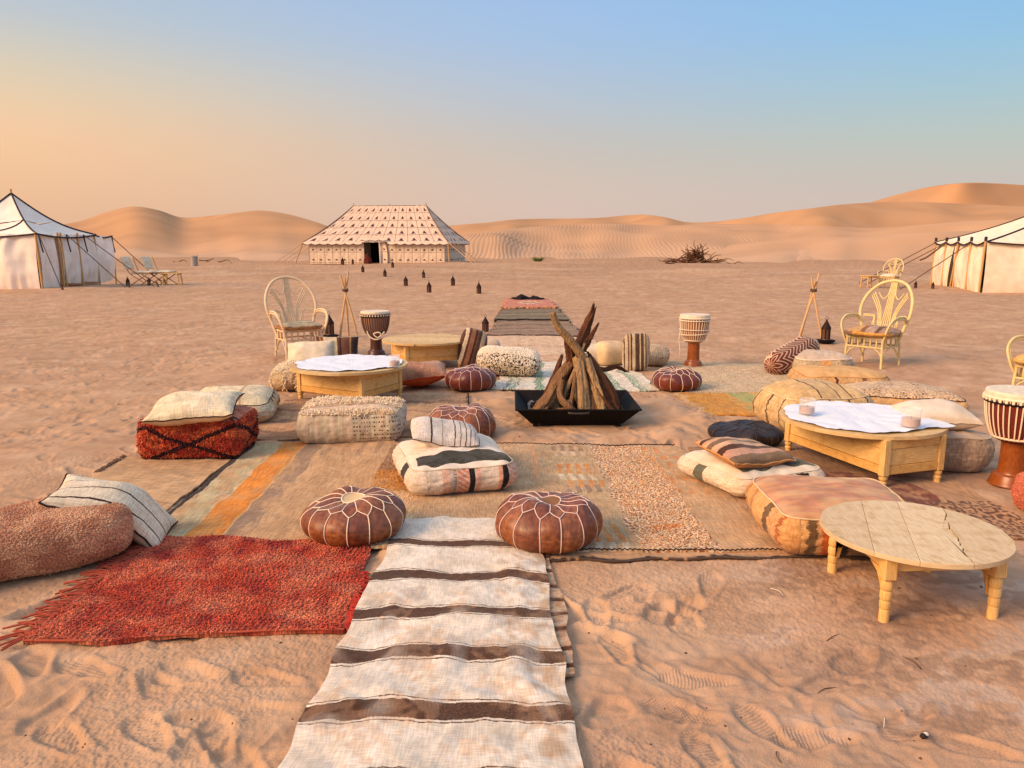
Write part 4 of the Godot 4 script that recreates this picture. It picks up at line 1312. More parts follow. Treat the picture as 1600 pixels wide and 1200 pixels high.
func low_table(label: String, at: Vector2, turn: float, D0: float, H: float, fx: float, fz: float, deep: float, planks: int, top_turn: float) -> Node3D:
	var o := thing("low_table", label, "table", Vector3(at.x, G(at.x, at.y) + 0.005, at.y), turn, "low round pine tables with panelled skirts")
	disc_planks(o, D0, H - 0.026, H, planks, top_turn, "plank")
	var hx := fx * 0.5
	var hz := fz * 0.5
	var ts := 0.052
	var foot := curve2([Vector2(0.0, 0.0), Vector2(0.019, 0.0), Vector2(0.023, 0.012), Vector2(0.021, 0.035), Vector2(0.026, 0.055), Vector2(0.020, 0.066), Vector2(0.027, 0.08), Vector2(0.027, 0.10)], 3)
	for sx in [-1.0, 1.0]:
		for sz in [-1.0, 1.0]:
			var b := B.new()
			b.lathe(foot, 14, Vector3(sx * hx, -0.01, sz * hz))
			b.box(Vector3(ts, H - 0.026 - 0.09, ts), Vector3(sx * hx, 0.09 + (H - 0.026 - 0.09) * 0.5, sz * hz), 0.006)
			part(o, "leg", b, M["woodup%d" % int(absf(sx + sz))])
	var y1 := H - 0.029
	for s in [-1.0, 1.0]:
		var w1 := fx - ts - 0.002
		var w2 := fz - ts - 0.002
		var h1 := deep * 0.26
		var h2 := deep * 0.48
		var h3 := deep * 0.25
		var y := y1
		for k in 3:
			var hh: float = [h1, h2, h3][k]
			var inset: float = [0.0, 0.007, 0.001][k]
			part(o, "skirt_board", B.new().box(Vector3(w1, hh - 0.002, 0.02), Vector3(0, y - hh * 0.5, s * (hz + 0.010 - inset)), 0.003), M["wood%d" % k])
			part(o, "skirt_board", B.new().box(Vector3(0.02, hh - 0.002, w2), Vector3(s * (hx + 0.010 - inset), y - hh * 0.5, 0), 0.003), M["plankside%d" % k])
			y -= hh
	return o

func spread_cloth(called: String, label: String, at: Vector3, R: float, sd: float, corner: float, turn: float) -> void:
	var b := B.new()
	b.grid(120, 26, func(u: float, v: float) -> Vector3:
		var a := TAU * u
		var r := R * (0.94 + 0.055 * n2(cos(a) * 1.3 + sd, sin(a) * 1.3) + 0.006 * n2(cos(a) * 5.0 + sd, sin(a) * 5.0)) + corner * exp(-pow(angle_difference(a, deg_to_rad(turn)) / 0.16, 2.0))
		r *= v
		var x := cos(a) * r
		var z := -sin(a) * r
		var y := 0.0035 + 0.011 * absf(n2(x * 2.6 + sd, z * 2.6)) * smoothstep(0.02, 0.3, v) + 0.010 * maxf(0.0, 0.5 - absf(n2(x * 1.9 + sd + 9.0, z * 1.9)) * 4.0) + 0.003 * absf(n2(x * 11.0, z * 11.0 + sd))
		if v > 0.9: y += 0.002 * absf(n2(a * 5.0 + sd, 1.0)) * (v - 0.9) * 10.0
		return Vector3(x, y, z), false, true)
	solo(called, label, "tablecloth", b, M.white_cloth, at)

func candle(label: String, at: Vector3, R: float, H: float, fill: float) -> void:
	var o := thing("candle_glass", label, "candle holder", at, 0.0, "candle glasses on the clothed tables")
	part(o, "glass", B.new().lathe(curve2([Vector2(0.0, 0.004), Vector2(R * 0.9, 0.004), Vector2(R, 0.012), Vector2(R, H * 0.5), Vector2(R, H), Vector2(R - 0.0025, H), Vector2(R - 0.0025, H * 0.5), Vector2(R - 0.003, 0.016), Vector2(0.0, 0.012)], 3), 28), M.glass)
	part(o, "wax", B.new().lathe(curve2([Vector2(0.0, 0.017), Vector2(R - 0.006, 0.017), Vector2(R - 0.005, 0.024), Vector2(R - 0.005, fill - 0.004), Vector2(R - 0.01, fill), Vector2(R * 0.5, fill - 0.004), Vector2(0.0, fill - 0.006)], 3), 24), M.wax)
	part(o, "rim", B.new().lathe(PackedVector2Array(range(9).map(func(k): return Vector2(R - 0.0012 + 0.002 * cos(TAU * k / 8.0), H + 0.001 + 0.002 * sin(TAU * k / 8.0)))), 28), M.glass)
	part(o, "wick", B.new().tube(line(Vector3(0, fill - 0.006, 0), Vector3(0.002, fill + 0.012, 0)), 0.0015, 5), M.black)

func make_tables() -> void:
	for k in 3: M["plankside%d" % k] = wood([C(251, 210, 136), C(253, 217, 148), C(246, 201, 124)][k], 2)
	low_table("low round pine table with a white cloth, near the left rattan chair", Vector2(-1.68, -7.84), -29.0, 1.2, 0.375, 0.81, 0.6, 0.245, 5, 20.0)
	low_table("bare low round pine table beside the kilim bolster", Vector2(-1.15, -10.18), 22.0, 1.15, 0.36, 0.71, 0.71, 0.225, 5, 60.0)
	low_table("low round pine table with a white cloth and two candle glasses", Vector2(2.51, -5.385), -71.8, 1.10, 0.365, 0.958, 0.46, 0.24, 5, -20.0)
	spread_cloth("white_tablecloth", "white cloth on the table near the left rattan chair", Vector3(-1.68, G(-1.68, -7.84) + 0.382, -7.86), 0.575, 2.0, 0.0, 0.0)
	spread_cloth("white_tablecloth", "creased white cloth on the table with two candle glasses", Vector3(2.49, G(2.51, -5.385) + 0.372, -5.40), 0.525, 14.0, 0.10, -32.0)
	candle("small candle glass on the white cloth near the left rattan chair", Vector3(-1.17, G(-1.68, -7.84) + 0.391, -7.56), 0.055, 0.115, 0.06)
	candle("smaller of the two candle glasses on one cloth, beside the thin-lined floor cushion", Vector3(2.13, G(2.51, -5.385) + 0.38, -5.42), 0.056, 0.115, 0.062)
	candle("larger of the two candle glasses on one cloth, near the white pillow", Vector3(2.68, G(2.51, -5.385) + 0.38, -5.03), 0.062, 0.13, 0.068)
	# small table in front, with a split top
	var at := Vector2(1.84, -3.345)
	var H := 0.318
	var o := thing("split_table", "low round pale table with a cracked top and turned legs in the foreground", "table", Vector3(at.x, G(at.x, at.y), at.y), 3.0)
	disc_planks(o, 0.80, H - 0.022, H, 4, -23.0, "top", 2)
	var prof := curve2([Vector2(0, 0), Vector2(0.019, 0), Vector2(0.022, 0.008), Vector2(0.022, 0.06), Vector2(0.0185, 0.066), Vector2(0.0235, 0.074), Vector2(0.0235, 0.10), Vector2(0.019, 0.107), Vector2(0.025, 0.115), Vector2(0.025, 0.145), Vector2(0.02, 0.152), Vector2(0.026, 0.162), Vector2(0.024, 0.19), Vector2(0.017, 0.20), Vector2(0.022, 0.205)], 3)
	for sx in [-1.0, 1.0]:
		for sz in [-1.0, 1.0]:
			var b := B.new()
			b.lathe(prof, 18, Vector3(sx * 0.243, -0.012, sz * 0.243))
			b.box(Vector3(0.058, H - 0.022 - 0.19, 0.058), Vector3(sx * 0.243, 0.19 + (H - 0.022 - 0.19) * 0.5, sz * 0.243), 0.007)
			part(o, "leg", b, M["woodup%d" % int(absf(sx + sz))])
	for s in [-1.0, 1.0]:
		part(o, "rail", B.new().box(Vector3(0.424, 0.072, 0.02), Vector3(0, H - 0.059, s * 0.238), 0.003), M.wood1)
		part(o, "rail", B.new().box(Vector3(0.02, 0.072, 0.424), Vector3(s * 0.238, H - 0.059, 0), 0.003), M.plankside0)
		for s2 in [-1.0, 1.0]:
			var br := B.new()
			br.prism(PackedVector2Array([Vector2(0, 0), Vector2(0.11, 0), Vector2(0.05, 0.03), Vector2(0.02, 0.07), Vector2(0, 0.13)]), -0.01, 0.01, 0.001)
			br.moved(Transform3D(Basis(Vector3(0, 0, -s2), Vector3(1, 0, 0) * 1.0, Vector3(0, -1, 0)), Vector3(s * 0.238, H - 0.096, s2 * 0.213)))
			part(o, "bracket", br, M.wood2)

# ---------------------------------------------------------------- cushions
func outline(w: float, d: float, r: float, N: int) -> Array:   # rounded rectangle by arc length, from the front left corner; [points, outward]
	var P := PackedVector2Array()
	var O := PackedVector2Array()
	var a := w - 2.0 * r
	var c := d - 2.0 * r
	var q := PI * 0.5 * r
	var L := 2.0 * (a + c) + 4.0 * q
	for k in N + 1:
		var s := L * k / N
		var segs := [a, q, c, q, a, q, c, q]
		var i := 0
		while i < 7 and s > segs[i]:
			s -= segs[i]
			i += 1
		var side := i / 2
		var p: Vector2
		var o: Vector2
		var corner: Vector2 = [Vector2(a * 0.5, c * 0.5), Vector2(a * 0.5, -c * 0.5), Vector2(-a * 0.5, -c * 0.5), Vector2(-a * 0.5, c * 0.5)][side]
		if i % 2 == 0:
			o = [Vector2(0, 1), Vector2(1, 0), Vector2(0, -1), Vector2(-1, 0)][side]
			var dirv: Vector2 = [Vector2(1, 0), Vector2(0, -1), Vector2(-1, 0), Vector2(0, 1)][side]
			p = corner - dirv * (segs[i] - s) + o * r
		else:
			var ang := PI * 0.5 - (side * PI * 0.5 + s / maxf(r, 1e-6))
			o = Vector2(cos(ang), sin(ang))
			p = corner + o * r
		P.append(p)
		O.append(o)
	return [P, O]

func boxed(called: String, label: String, cat: String, at: Vector3, turn: float, size: Vector3, top: Material, side: Material, o := {}) -> Node3D:
	var t := thing(called, label, cat, at, turn, o.get("group", ""))
	var N := 128
	var ol := outline(size.x, size.z, o.get("r", 0.07), N)
	var P: PackedVector2Array = ol[0]
	var O: PackedVector2Array = ol[1]
	var bulge: float = o.get("bulge", 0.035)
	var dome: float = o.get("dome", 0.06)
	var lump: float = o.get("lump", 0.014)
	var sd: float = o.get("seed", 1.0)
	var tilt: float = o.get("tilt", 0.0)
	var H := size.y
	var def := func(p: Vector3) -> Vector3:
		var q := p * 1.9 + Vector3(sd * 3.1, sd, 0)
		var k := clampf(p.y / H, 0.0, 1.2)
		var d := Vector3(n3(q), 0.9 * n3(q + Vector3(9, 0, 0)) * k, n3(q + Vector3(0, 17, 0))) * lump + Vector3(n3(q * 3.1), n3(q * 3.1 + Vector3(4, 0, 0)) * k, n3(q * 3.1 + Vector3(0, 7, 0))) * lump * 0.22
		return p + d + Vector3(0, tilt * p.x * k, 0)
	var b := B.new()
	b.grid(N, 16, func(u: float, v: float) -> Vector3:
		var i := int(round(u * N))
		var e := bulge * (1.0 - pow(absf(2.0 * v - 1.0), 2.2)) - 0.02 * pow(1.0 - v, 6.0)
		var fold := 0.004 * n2(u * 60.0 + sd, v * 3.0) + 0.004 * n2(u * 18.0, v * 9.0 + sd)
		return def.call(Vector3(P[i].x + O[i].x * (e + fold), H * v, P[i].y + O[i].y * (e + fold))), false, true)
	part(t, o.get("side_name", "side"), b, side)
	var tp := B.new()
	var ring := func(u: float, q: float) -> Vector3:
		var i := int(round(u * N))
		var y := H + dome * pow(maxf(0.0, 1.0 - pow(q, 2.4)), 0.8)
		return def.call(Vector3(P[i].x * q, y + 0.004 * n2(P[i].x * q * 9.0 + sd, P[i].y * q * 9.0), P[i].y * q))
	tp.grid(N, 18, func(u: float, v: float) -> Vector3: return ring.call(u, 1.0 - v), false, true)
	for k in tp.v.size():
		var j := k / (N + 1)
		var i := k % (N + 1)
		var q := 1.0 - j / 18.0
		tp.t[k] = Vector2(P[i].x * q / size.x + 0.5, 0.5 - P[i].y * q / size.z)
	part(t, o.get("top_name", "top"), tp, top)
	var bt := B.new()
	bt.grid(N, 1, func(u: float, v: float) -> Vector3:
		var i := int(round(u * N))
		return def.call(Vector3((P[i].x - O[i].x * 0.02) * v, 0.0, (P[i].y - O[i].y * 0.02) * v)), false, true)
	part(t, "base", bt, side)
	if o.has("pipe"):
		var path := PackedVector3Array()
		for i in N + 1: path.append(def.call(Vector3(P[i].x + O[i].x * 0.002, H + 0.001, P[i].y + O[i].y * 0.002)))
		part(t, "piping", B.new().tube(path, o.get("pr", 0.006), 6, false), o.pipe)
	t.set_meta("h", H + dome)
	return t

func pillow(called: String, label: String, cat: String, at: Vector3, rot: Vector3, size: Vector3, front: Material, back: Material, o := {}) -> Node3D:   # size: width, thickness, depth; the front is up
	var t := thing(called, label, cat, at, 0.0, o.get("group", ""))
	t.rotation_degrees = rot
	var sd: float = o.get("seed", 1.0)
	var ci: float = o.get("pinch", 0.07)
	var pw: float = o.get("pow", 0.42)
	var sag: float = o.get("sag", 0.0)
	var shape := func(u: float, v: float, s: float) -> Vector3:
		var a := 2.0 * u - 1.0
		var c := 2.0 * v - 1.0
		a = sin(a * PI * 0.5) * 0.35 + a * 0.65
		c = sin(c * PI * 0.5) * 0.35 + c * 0.65
		var x := size.x * 0.5 * a * (1.0 - ci * (1.0 - c * c))
		var z := -size.z * 0.5 * c * (1.0 - ci * (1.0 - a * a))
		var k := pow(maxf(0.0, (1.0 - a * a) * (1.0 - c * c)), pw)
		var y := size.y * 0.5 * k * s
		y *= 1.0 + 0.12 * n2(x * 2.0 + sd * 5.0, z * 2.0 + s)
		y += k * 0.003 * n2(x * 8.0 + sd, z * 8.0 + s * 3.0) + 0.004 * (1.0 - k) * n2(x * 12.0 + sd, z * 12.0)
		y += size.x * 0.03 * n2(x * 2.0 + sd * 2.0, z * 2.0) - sag * a * a + o.get("sagz", 0.0) * c * c
		return Vector3(x, y, z)
	part(t, "front", B.new().grid(40, 40, func(u: float, v: float) -> Vector3: return shape.call(u, v, 1.0)), front)
	part(t, "back", B.new().grid(40, 40, func(u: float, v: float) -> Vector3: return shape.call(u, v, -1.0), true), back)
	var path := PackedVector3Array()
	for k in 161:
		var f := fmod(k / 40.0, 4.0)
		var e = f - floor(f)
		var uv: Vector2 = [Vector2(e, 0), Vector2(1, e), Vector2(1.0 - e, 1), Vector2(0, 1.0 - e)][int(f)]
		path.append(shape.call(uv.x, uv.y, 0.0))
	part(t, "seam", B.new().tube(path, o.get("pr", 0.004), 5, false), o.get("pipe", back))
	return t

func bolster(called: String, label: String, cat: String, at: Vector3, rot: Vector3, size: Vector3, m: Material, o := {}) -> Node3D:   # long along x
	var t := thing(called, label, cat, at, 0.0, "")
	t.rotation_degrees = rot
	var sd: float = o.get("seed", 1.0)
	var ex: float = o.get("ex", 0.32)
	var ec: float = o.get("ec", 0.6)
	var b := B.new()
	b.grid(64, 56, func(u: float, v: float) -> Vector3:
		var f := PI * (v - 0.5)
		var x := signf(sin(f)) * pow(absf(sin(f)), ex) if false else tanh(2.2 * sin(f)) / tanh(2.2)
		var r := pow(maxf(0.0, 1.0 - pow(absf(x), 1.0 / ex * 1.6)), 0.5)
		var a := TAU * u
		var y := signf(sin(a)) * pow(absf(sin(a)), ec) * r
		var z := signf(cos(a)) * pow(absf(cos(a)), ec) * r
		var p := Vector3(x * size.x * 0.5, y * size.y * 0.5, z * size.z * 0.5)
		var q := p * 2.2 + Vector3(sd * 4.0, 0, sd)
		p += Vector3(n3(q), n3(q + Vector3(7, 0, 0)), n3(q + Vector3(0, 9, 0))) * 0.017
		p.y = maxf(p.y, -size.y * 0.46)
		return p, false, true)
	for k in b.v.size(): b.t[k].y = clampf(b.v[k].x / size.x + 0.5, 0.0, 1.0)
	part(t, "cover", b, m)
	return t

func on(x: float, z: float, y := 0.0) -> Vector3:
	return Vector3(x, G(x, z) + 0.014 + y, z)

func pile_on(t: Node3D, called: String, from: MeshInstance3D, count: int, col: Callable, len: float, wid: float, keep = null) -> void:   # tufts over a part's surface
	var arr := from.mesh.surface_get_arrays(0)
	var V: PackedVector3Array = arr[Mesh.ARRAY_VERTEX]
	var Nn: PackedVector3Array = arr[Mesh.ARRAY_NORMAL]
	var U: PackedVector2Array = arr[Mesh.ARRAY_TEX_UV]
	var I: PackedInt32Array = arr[Mesh.ARRAY_INDEX]
	var areas := PackedFloat32Array()
	var sum := 0.0
	for k in range(0, I.size(), 3):
		sum += (V[I[k + 1]] - V[I[k]]).cross(V[I[k + 2]] - V[I[k]]).length()
		areas.append(sum)
	var spots := []
	for k in count:
		var i := areas.bsearch(rng.randf() * sum) * 3
		if i >= I.size(): continue
		var a := rng.randf()
		var b := rng.randf()
		if a + b > 1.0:
			a = 1.0 - a
			b = 1.0 - b
		var p := V[I[i]] * (1.0 - a - b) + V[I[i + 1]] * a + V[I[i + 2]] * b
		var n := Nn[I[i]]
		var uv := U[I[i]] * (1.0 - a - b) + U[I[i + 1]] * a + U[I[i + 2]] * b
		if keep is Callable and not keep.call(uv): continue
		spots.append([p - n * 0.003, n + Vector3(rng.randf_range(-0.7, 0.7), rng.randf_range(-0.9, 0.2), rng.randf_range(-0.7, 0.7)), lin(col.call(uv)) * rng.randf_range(0.8, 1.15), len * rng.randf_range(0.7, 1.3), wid])
	tufts(t, called, spots, tuft_mesh(0.5))

func make_cushions() -> void:
	# --- left side, near
	var pink := paint(192, 192, func(u: float, v: float) -> Color: return C(200, 150, 116).lerp(C(176, 120, 92), clampf(0.5 + n2(u * 5.0, v * 7.0) + 0.5 * n2(u * 22.0, v * 9.0), 0.0, 1.0)))
	var bo := bolster("shaggy_bolster", "long pinkish-brown shaggy bolster cut off by the left edge", "bolster", on(-2.54, -3.58, 0.12), Vector3(0, 34, 0), Vector3(1.25, 0.28, 0.56), cloth(pink, {"depth": 0.5}), {"ec": 0.6, "ex": 0.2, "seed": 2.0})
	var cov: MeshInstance3D = bo.get_child(0)
	pile_on(bo, "pile", cov, 26000, func(uv: Vector2) -> Color: return C(208, 158, 122).lerp(C(178, 122, 92), clampf(0.45 + 0.9 * n2(uv.x * 5.0, uv.y * 7.0) + 0.5 * n2(uv.x * 26.0, uv.y * 8.0), 0.0, 1.0)), 0.017, 0.020)
	var cs := striped([0.14, C(248, 230, 202), 0.165, C(56, 36, 34), 0.38, C(248, 230, 202), 0.40, C(60, 40, 36), 0.66, C(248, 228, 200), 0.675, C(84, 60, 52), 0.86, C(248, 230, 202), 0.872, C(92, 68, 58), 1.0, C(246, 228, 198)], true)
	pillow("striped_pillow", "cream pillow with thin dark stripes leaning on the shaggy bolster", "pillow", on(-2.14, -3.97, 0.185), Vector3(4, 12, -30), Vector3(0.64, 0.2, 0.40), cloth(cs), M.linen2, {"pipe": M.piping_dark, "seed": 3.0, "sag": 0.04, "pr": 0.0055})
	var rp := func(u: float, v: float) -> Color:
		var c := C(220, 108, 64).lerp(C(180, 62, 44), clampf(0.4 + 0.8 * n2(u * 7.0, v * 3.0) + 0.4 * n2(u * 30.0, v * 8.0) + 0.5 * (0.5 - v), 0.0, 1.0))
		var s := fmod(u * 4.0 + 0.02, 1.0)
		var d := minf(absf((s - 0.5) * 0.9 - (v - 0.45)), absf((s - 0.5) * 0.9 + (v - 0.45)))
		if d < 0.055 + 0.02 * n2(u * 40.0, v * 40.0): c = C(70, 32, 34)
		if v < 0.06: c = C(80, 34, 34)
		return c * (0.9 + 0.2 * n2(u * 200.0, v * 3.0))
	var rt := func(u: float, v: float) -> Color:
		var c := C(196, 108, 80).lerp(C(206, 140, 112), clampf(0.5 + n2(u * 6.0, v * 6.0), 0.0, 1.0))
		if minf(absf(u + v - 1.0), absf(u - v)) < 0.03 or absf(v - 0.12) < 0.02: c = C(90, 44, 40)
		return c
	var red := boxed("red_floor_cushion", "orange-red pile floor cushion marked with a black X", "floor cushion", on(-2.45, -5.88), 3.0, Vector3(0.73, 0.28, 0.62), cloth(paint(192, 192, rt), {"bump": T.ribs, "depth": 0.5}), cloth(paint(384, 128, rp), {"bump": T.ribs, "depth": 0.9}), {"r": 0.08, "dome": 0.05, "bulge": 0.02, "seed": 4.0})
	pile_on(red, "pile", red.get_child(0), 7000, func(uv: Vector2) -> Color: return rp.call(uv.x, uv.y), 0.014, 0.022)
	var cream := striped([0.48, C(250, 230, 192), 0.5, C(240, 224, 196), 0.7, C(248, 230, 198), 0.72, C(230, 220, 202), 1.0, C(250, 232, 196)], false, 192, 192, 0.03)
	pillow("cream_pillow", "plain cream pillow with dark piping lying on the orange-red floor cushion", "pillow", on(-2.42, -5.74, 0.37), Vector3(5, 10, 4), Vector3(0.64, 0.19, 0.56), cloth(cream), plain_cloth(C(226, 190, 150)), {"pipe": M.piping_dark, "seed": 6.0, "pinch": 0.05, "pr": 0.005})
	var ctop := striped([0.3, C(248, 226, 184), 0.31, C(220, 188, 146), 0.62, C(246, 224, 184), 0.65, C(206, 172, 132), 1.0, C(244, 222, 182)])
	var cside := paint(256, 96, func(u: float, v: float) -> Color:
		var c := C(214, 178, 128) if fmod(u * 4.0, 1.0) < 0.55 else C(216, 200, 170)
		var s := fmod(u * 16.0, 1.0) - 0.5
		if u > 0.28 and u < 0.46 and absf(s) < 0.3 * absf(fmod(v * 2.0, 1.0) - 0.5) * 1.4 : c = C(52, 44, 46)
		return c * (0.93 + 0.12 * n2(u * 100.0, v * 8.0)))
	boxed("cream_floor_cushion", "cream floor cushion with brown lines and black triangles, behind the orange-red one", "floor cushion", on(-2.59, -7.0), 12.0, Vector3(0.70, 0.17, 0.74), cloth(ctop), cloth(cside), {"r": 0.12, "dome": 0.1, "bulge": 0.05, "pipe": M.piping_dark, "pr": 0.004, "seed": 8.0})
	# fringed cream cushion
	var fside := paint(512, 128, func(u: float, v: float) -> Color:
		var k := fmod(u * 64.0, 1.0)
		var c: Color = [C(236, 218, 190), C(216, 198, 168), C(240, 218, 192), C(226, 202, 178), C(212, 196, 168)][int(u * 64.0 * 1.7) % 5]
		if u > 0.13 and u < 0.28 and fmod(u * 130.0, 1.0) < 0.45 and fmod(v * 7.0, 1.0) < 0.35 and n2(u * 90.0, floor(v * 7.0)) > -0.2: c = C(70, 52, 50)
		return c * (0.92 + 0.1 * k))
	var ftop := striped([0.08, C(224, 202, 172), 0.12, C(150, 118, 98), 0.3, C(226, 196, 166), 0.34, C(160, 126, 106), 0.55, C(232, 206, 176), 0.6, C(164, 128, 108), 0.8, C(226, 200, 170), 1.0, C(230, 208, 178)], true)
	var fr := boxed("fringed_floor_cushion", "square cream floor cushion with shaggy fringe rows on top and speckled side", "floor cushion", on(-1.335, -6.31), 4.0, Vector3(0.80, 0.23, 0.62), cloth(ftop), cloth(fside, {"depth": 0.25}), {"r": 0.09, "dome": 0.05, "bulge": 0.03, "seed": 9.0, "pipe": M.linen2, "pr": 0.004})
	pile_on(fr, "fringe", fr.get_child(1), 9000, func(uv: Vector2) -> Color: return C(236, 214, 184), 0.030, 0.018, func(uv: Vector2) -> bool: return absf(uv.y - 0.03) < 0.06 or absf(uv.y - 0.42) < 0.05 or absf(uv.y - 0.68) < 0.05 or uv.y > 0.93)
	# white cushion with black stripes
	var wtop := paint(256, 256, func(u: float, v: float) -> Color:
		var c := C(236, 220, 202)
		var y := v + 0.03 * n2(u * 3.0, 2.0)
		if y > 0.05 and y < 0.27 and u > 0.07: c = C(64, 62, 56) * (1.0 + 0.35 * n2(u * 12.0, v * 160.0))
		if y > 0.34 and y < 0.5 and n2(u * 60.0 + v * 30.0, v * 9.0) > 0.35: c = c.lerp(C(214, 170, 146), 0.5)
		return c)
	var wside := paint(512, 96, func(u: float, v: float) -> Color:
		var s := fmod(u * 4.0, 1.0)
		var c := C(232, 212, 192)
		if u * 4.0 < 1.15:
			for q in [[0.14, 0.2, C(226, 180, 154)], [0.2, 0.24, C(206, 180, 164)], [0.245, 0.275, C(110, 84, 78)], [0.28, 0.40, C(224, 150, 120)], [0.40, 0.455, C(44, 38, 38)], [0.46, 0.51, C(224, 176, 156)], [0.68, 0.715, C(226, 166, 140)], [0.715, 0.765, C(44, 38, 38)], [0.77, 0.87, C(228, 172, 146)], [0.875, 0.90, C(112, 88, 80)]]:
				if s > q[0] and s < q[1]: c = q[2]
			if (s > 0.245 and s < 0.275 or s > 0.875 and s < 0.90) and fmod(v * 22.0, 1.0) < 0.45: c = C(230, 206, 186)
			if (s > 0.29 and s < 0.39 or s > 0.78 and s < 0.86) and fmod(v * 5.0 + s * 14.0, 1.0) < 0.3: c = C(234, 208, 188)
		elif s > 0.5 and s < 0.72 and u > 0.74: c = C(66, 62, 56)
		return c * (0.95 + 0.07 * n2(u * 160.0, v * 8.0)))
	boxed("banded_floor_cushion", "cream floor cushion with a wide black band and black and pink side stripes", "floor cushion", on(-0.405, -5.09, 0.008), 15.0, Vector3(0.66, 0.17, 0.76), cloth(wtop), cloth(wside), {"r": 0.09, "dome": 0.075, "bulge": 0.045, "pipe": M.linen, "pr": 0.004, "seed": 11.0})
	var sm := striped([0.3, C(238, 224, 212), 0.325, C(70, 62, 62), 0.45, C(238, 226, 214), 0.46, C(170, 150, 140), 0.6, C(236, 222, 210), 0.615, C(90, 78, 76), 0.68, C(238, 224, 212), 0.69, C(96, 84, 80), 0.75, C(236, 222, 210), 0.765, C(78, 68, 66), 0.82, C(238, 224, 212), 0.835, C(96, 82, 80), 0.9, C(236, 220, 208), 0.91, C(110, 96, 90), 1.0, C(236, 222, 210)], false, 256, 192)
	pillow("small_pillow", "small white pillow with thin grey stripes on the black-banded floor cushion", "pillow", on(-0.465, -5.14, 0.30), Vector3(11, 8, -9), Vector3(0.45, 0.16, 0.34), cloth(sm), plain_cloth(C(236, 220, 204)), {"pinch": -0.05, "pow": 0.5, "seed": 13.0, "pipe": M.piping_dark, "pr": 0.003})
	# --- behind and around the left tables
	var ks := striped([0.1, C(120, 76, 56), 0.13, C(200, 150, 90), 0.2, C(150, 92, 66), 0.3, C(226, 200, 164), 0.48, C(232, 208, 174), 0.52, C(110, 72, 58), 0.56, C(66, 48, 44), 0.74, C(132, 84, 66), 0.78, C(196, 150, 100), 0.84, C(96, 64, 54), 1.0, C(70, 50, 46)], false, 256, 192)
	pillow("kilim_pillow", "upright brown and cream kilim pillow behind the table with the white cloth", "pillow", on(-2.13, -9.3, 0.235), Vector3(66, 12, -8), Vector3(0.52, 0.17, 0.52), cloth(ks), M.linen2, {"seed": 15.0})
	pillow("white_pillow", "plain cream pillow behind the clothed table, left of the kilim pillow", "pillow", on(-2.44, -9.15, 0.22), Vector3(52, 5, 4), Vector3(0.56, 0.22, 0.48), M.linen, M.linen, {"seed": 16.0})
	var fs2 := striped([0.06, C(206, 176, 140), 0.1, C(160, 130, 100), 0.2, C(224, 196, 156), 0.25, C(176, 142, 108), 0.4, C(226, 198, 158), 0.44, C(168, 138, 104), 0.6, C(222, 194, 152), 0.64, C(172, 140, 106), 0.8, C(218, 190, 150), 1.0, C(206, 176, 138)], false, 384, 96)
	var fr2 := boxed("tufted_floor_cushion", "small cream tufted floor cushion at the left of the clothed table", "floor cushion", on(-2.36, -8.5), 6.0, Vector3(0.56, 0.2, 0.5), M.linen2, cloth(fs2), {"r": 0.12, "dome": 0.07, "bulge": 0.05, "seed": 17.0})
	pile_on(fr2, "fringe", fr2.get_child(0), 3400, func(uv: Vector2) -> Color: return C(232, 210, 176), 0.028, 0.022, func(uv: Vector2) -> bool: return fmod(uv.x * 13.0, 1.0) < 0.3)
	pile_on(fr2, "top_fringe", fr2.get_child(1), 1500, func(uv: Vector2) -> Color: return C(234, 214, 182), 0.028, 0.022)
	var oc := striped([0.5, C(192, 138, 110), 0.56, C(180, 124, 100), 1.0, C(198, 146, 120)], false, 128, 128, 0.03)
	pillow("orange_cushion", "large cushion with dusty pink top and orange-red underside beside the brown leather pouf", "cushion", on(-1.06, -8.55, 0.14), Vector3(6, 8, 4), Vector3(0.64, 0.29, 0.5), cloth(oc), plain_cloth(C(206, 88, 48)), {"seed": 19.0, "pinch": 0.03, "pow": 0.5})
	var kb := striped([0.1, C(92, 62, 50), 0.22, C(232, 212, 184), 0.3, C(112, 72, 58), 0.46, C(176, 122, 94), 0.52, C(80, 56, 50), 0.6, C(120, 84, 68), 0.7, C(86, 66, 60), 0.86, C(206, 180, 152), 1.0, C(110, 84, 74)], true, 128, 192, 0.008)
	bolster("kilim_bolster", "upright brown striped kilim bolster leaning against the bare round table", "bolster", on(-0.52, -9.95, 0.24), Vector3(0, 10, -16), Vector3(0.36, 0.52, 0.2), cloth(kb, {"col": Color(1, 1, 1)}), {"seed": 20.0, "ec": 0.55})
	bolster("plain_cushion", "plain beige cushion tucked behind the kilim bolster", "cushion", on(-0.36, -10.55, 0.13), Vector3(0, 0, 0), Vector3(0.42, 0.28, 0.3), M.calico, {"seed": 21.0})
	var bcol := func(uv: Vector2) -> Color:
		var y := fmod(uv.x + 0.02, 1.0)
		var lowf := y < 0.02 or y > 0.36
		var c := C(232, 218, 198) if not lowf else C(206, 186, 156)
		var d := absf(fmod(uv.y * 3.0 + 0.4 * sin(uv.x * 40.0) + 8.0, 1.0) - 0.5)
		if n2(uv.x * 46.0, uv.y * 22.0) > 0.22 and y > 0.0 and (y < 0.12 or y > 0.30) and d > 0.08: c = C(48, 40, 40)
		return c
	var be := bolster("shaggy_white_cushion", "shaggy white and black patterned cushion on the green-striped rug", "cushion", on(-0.03, -9.25, 0.165), Vector3(0, -4, -4), Vector3(0.78, 0.34, 0.42), M.linen2, {"seed": 22.0, "ec": 0.8})
	pile_on(be, "pile", be.get_child(0), 9000, bcol, 0.028, 0.030)
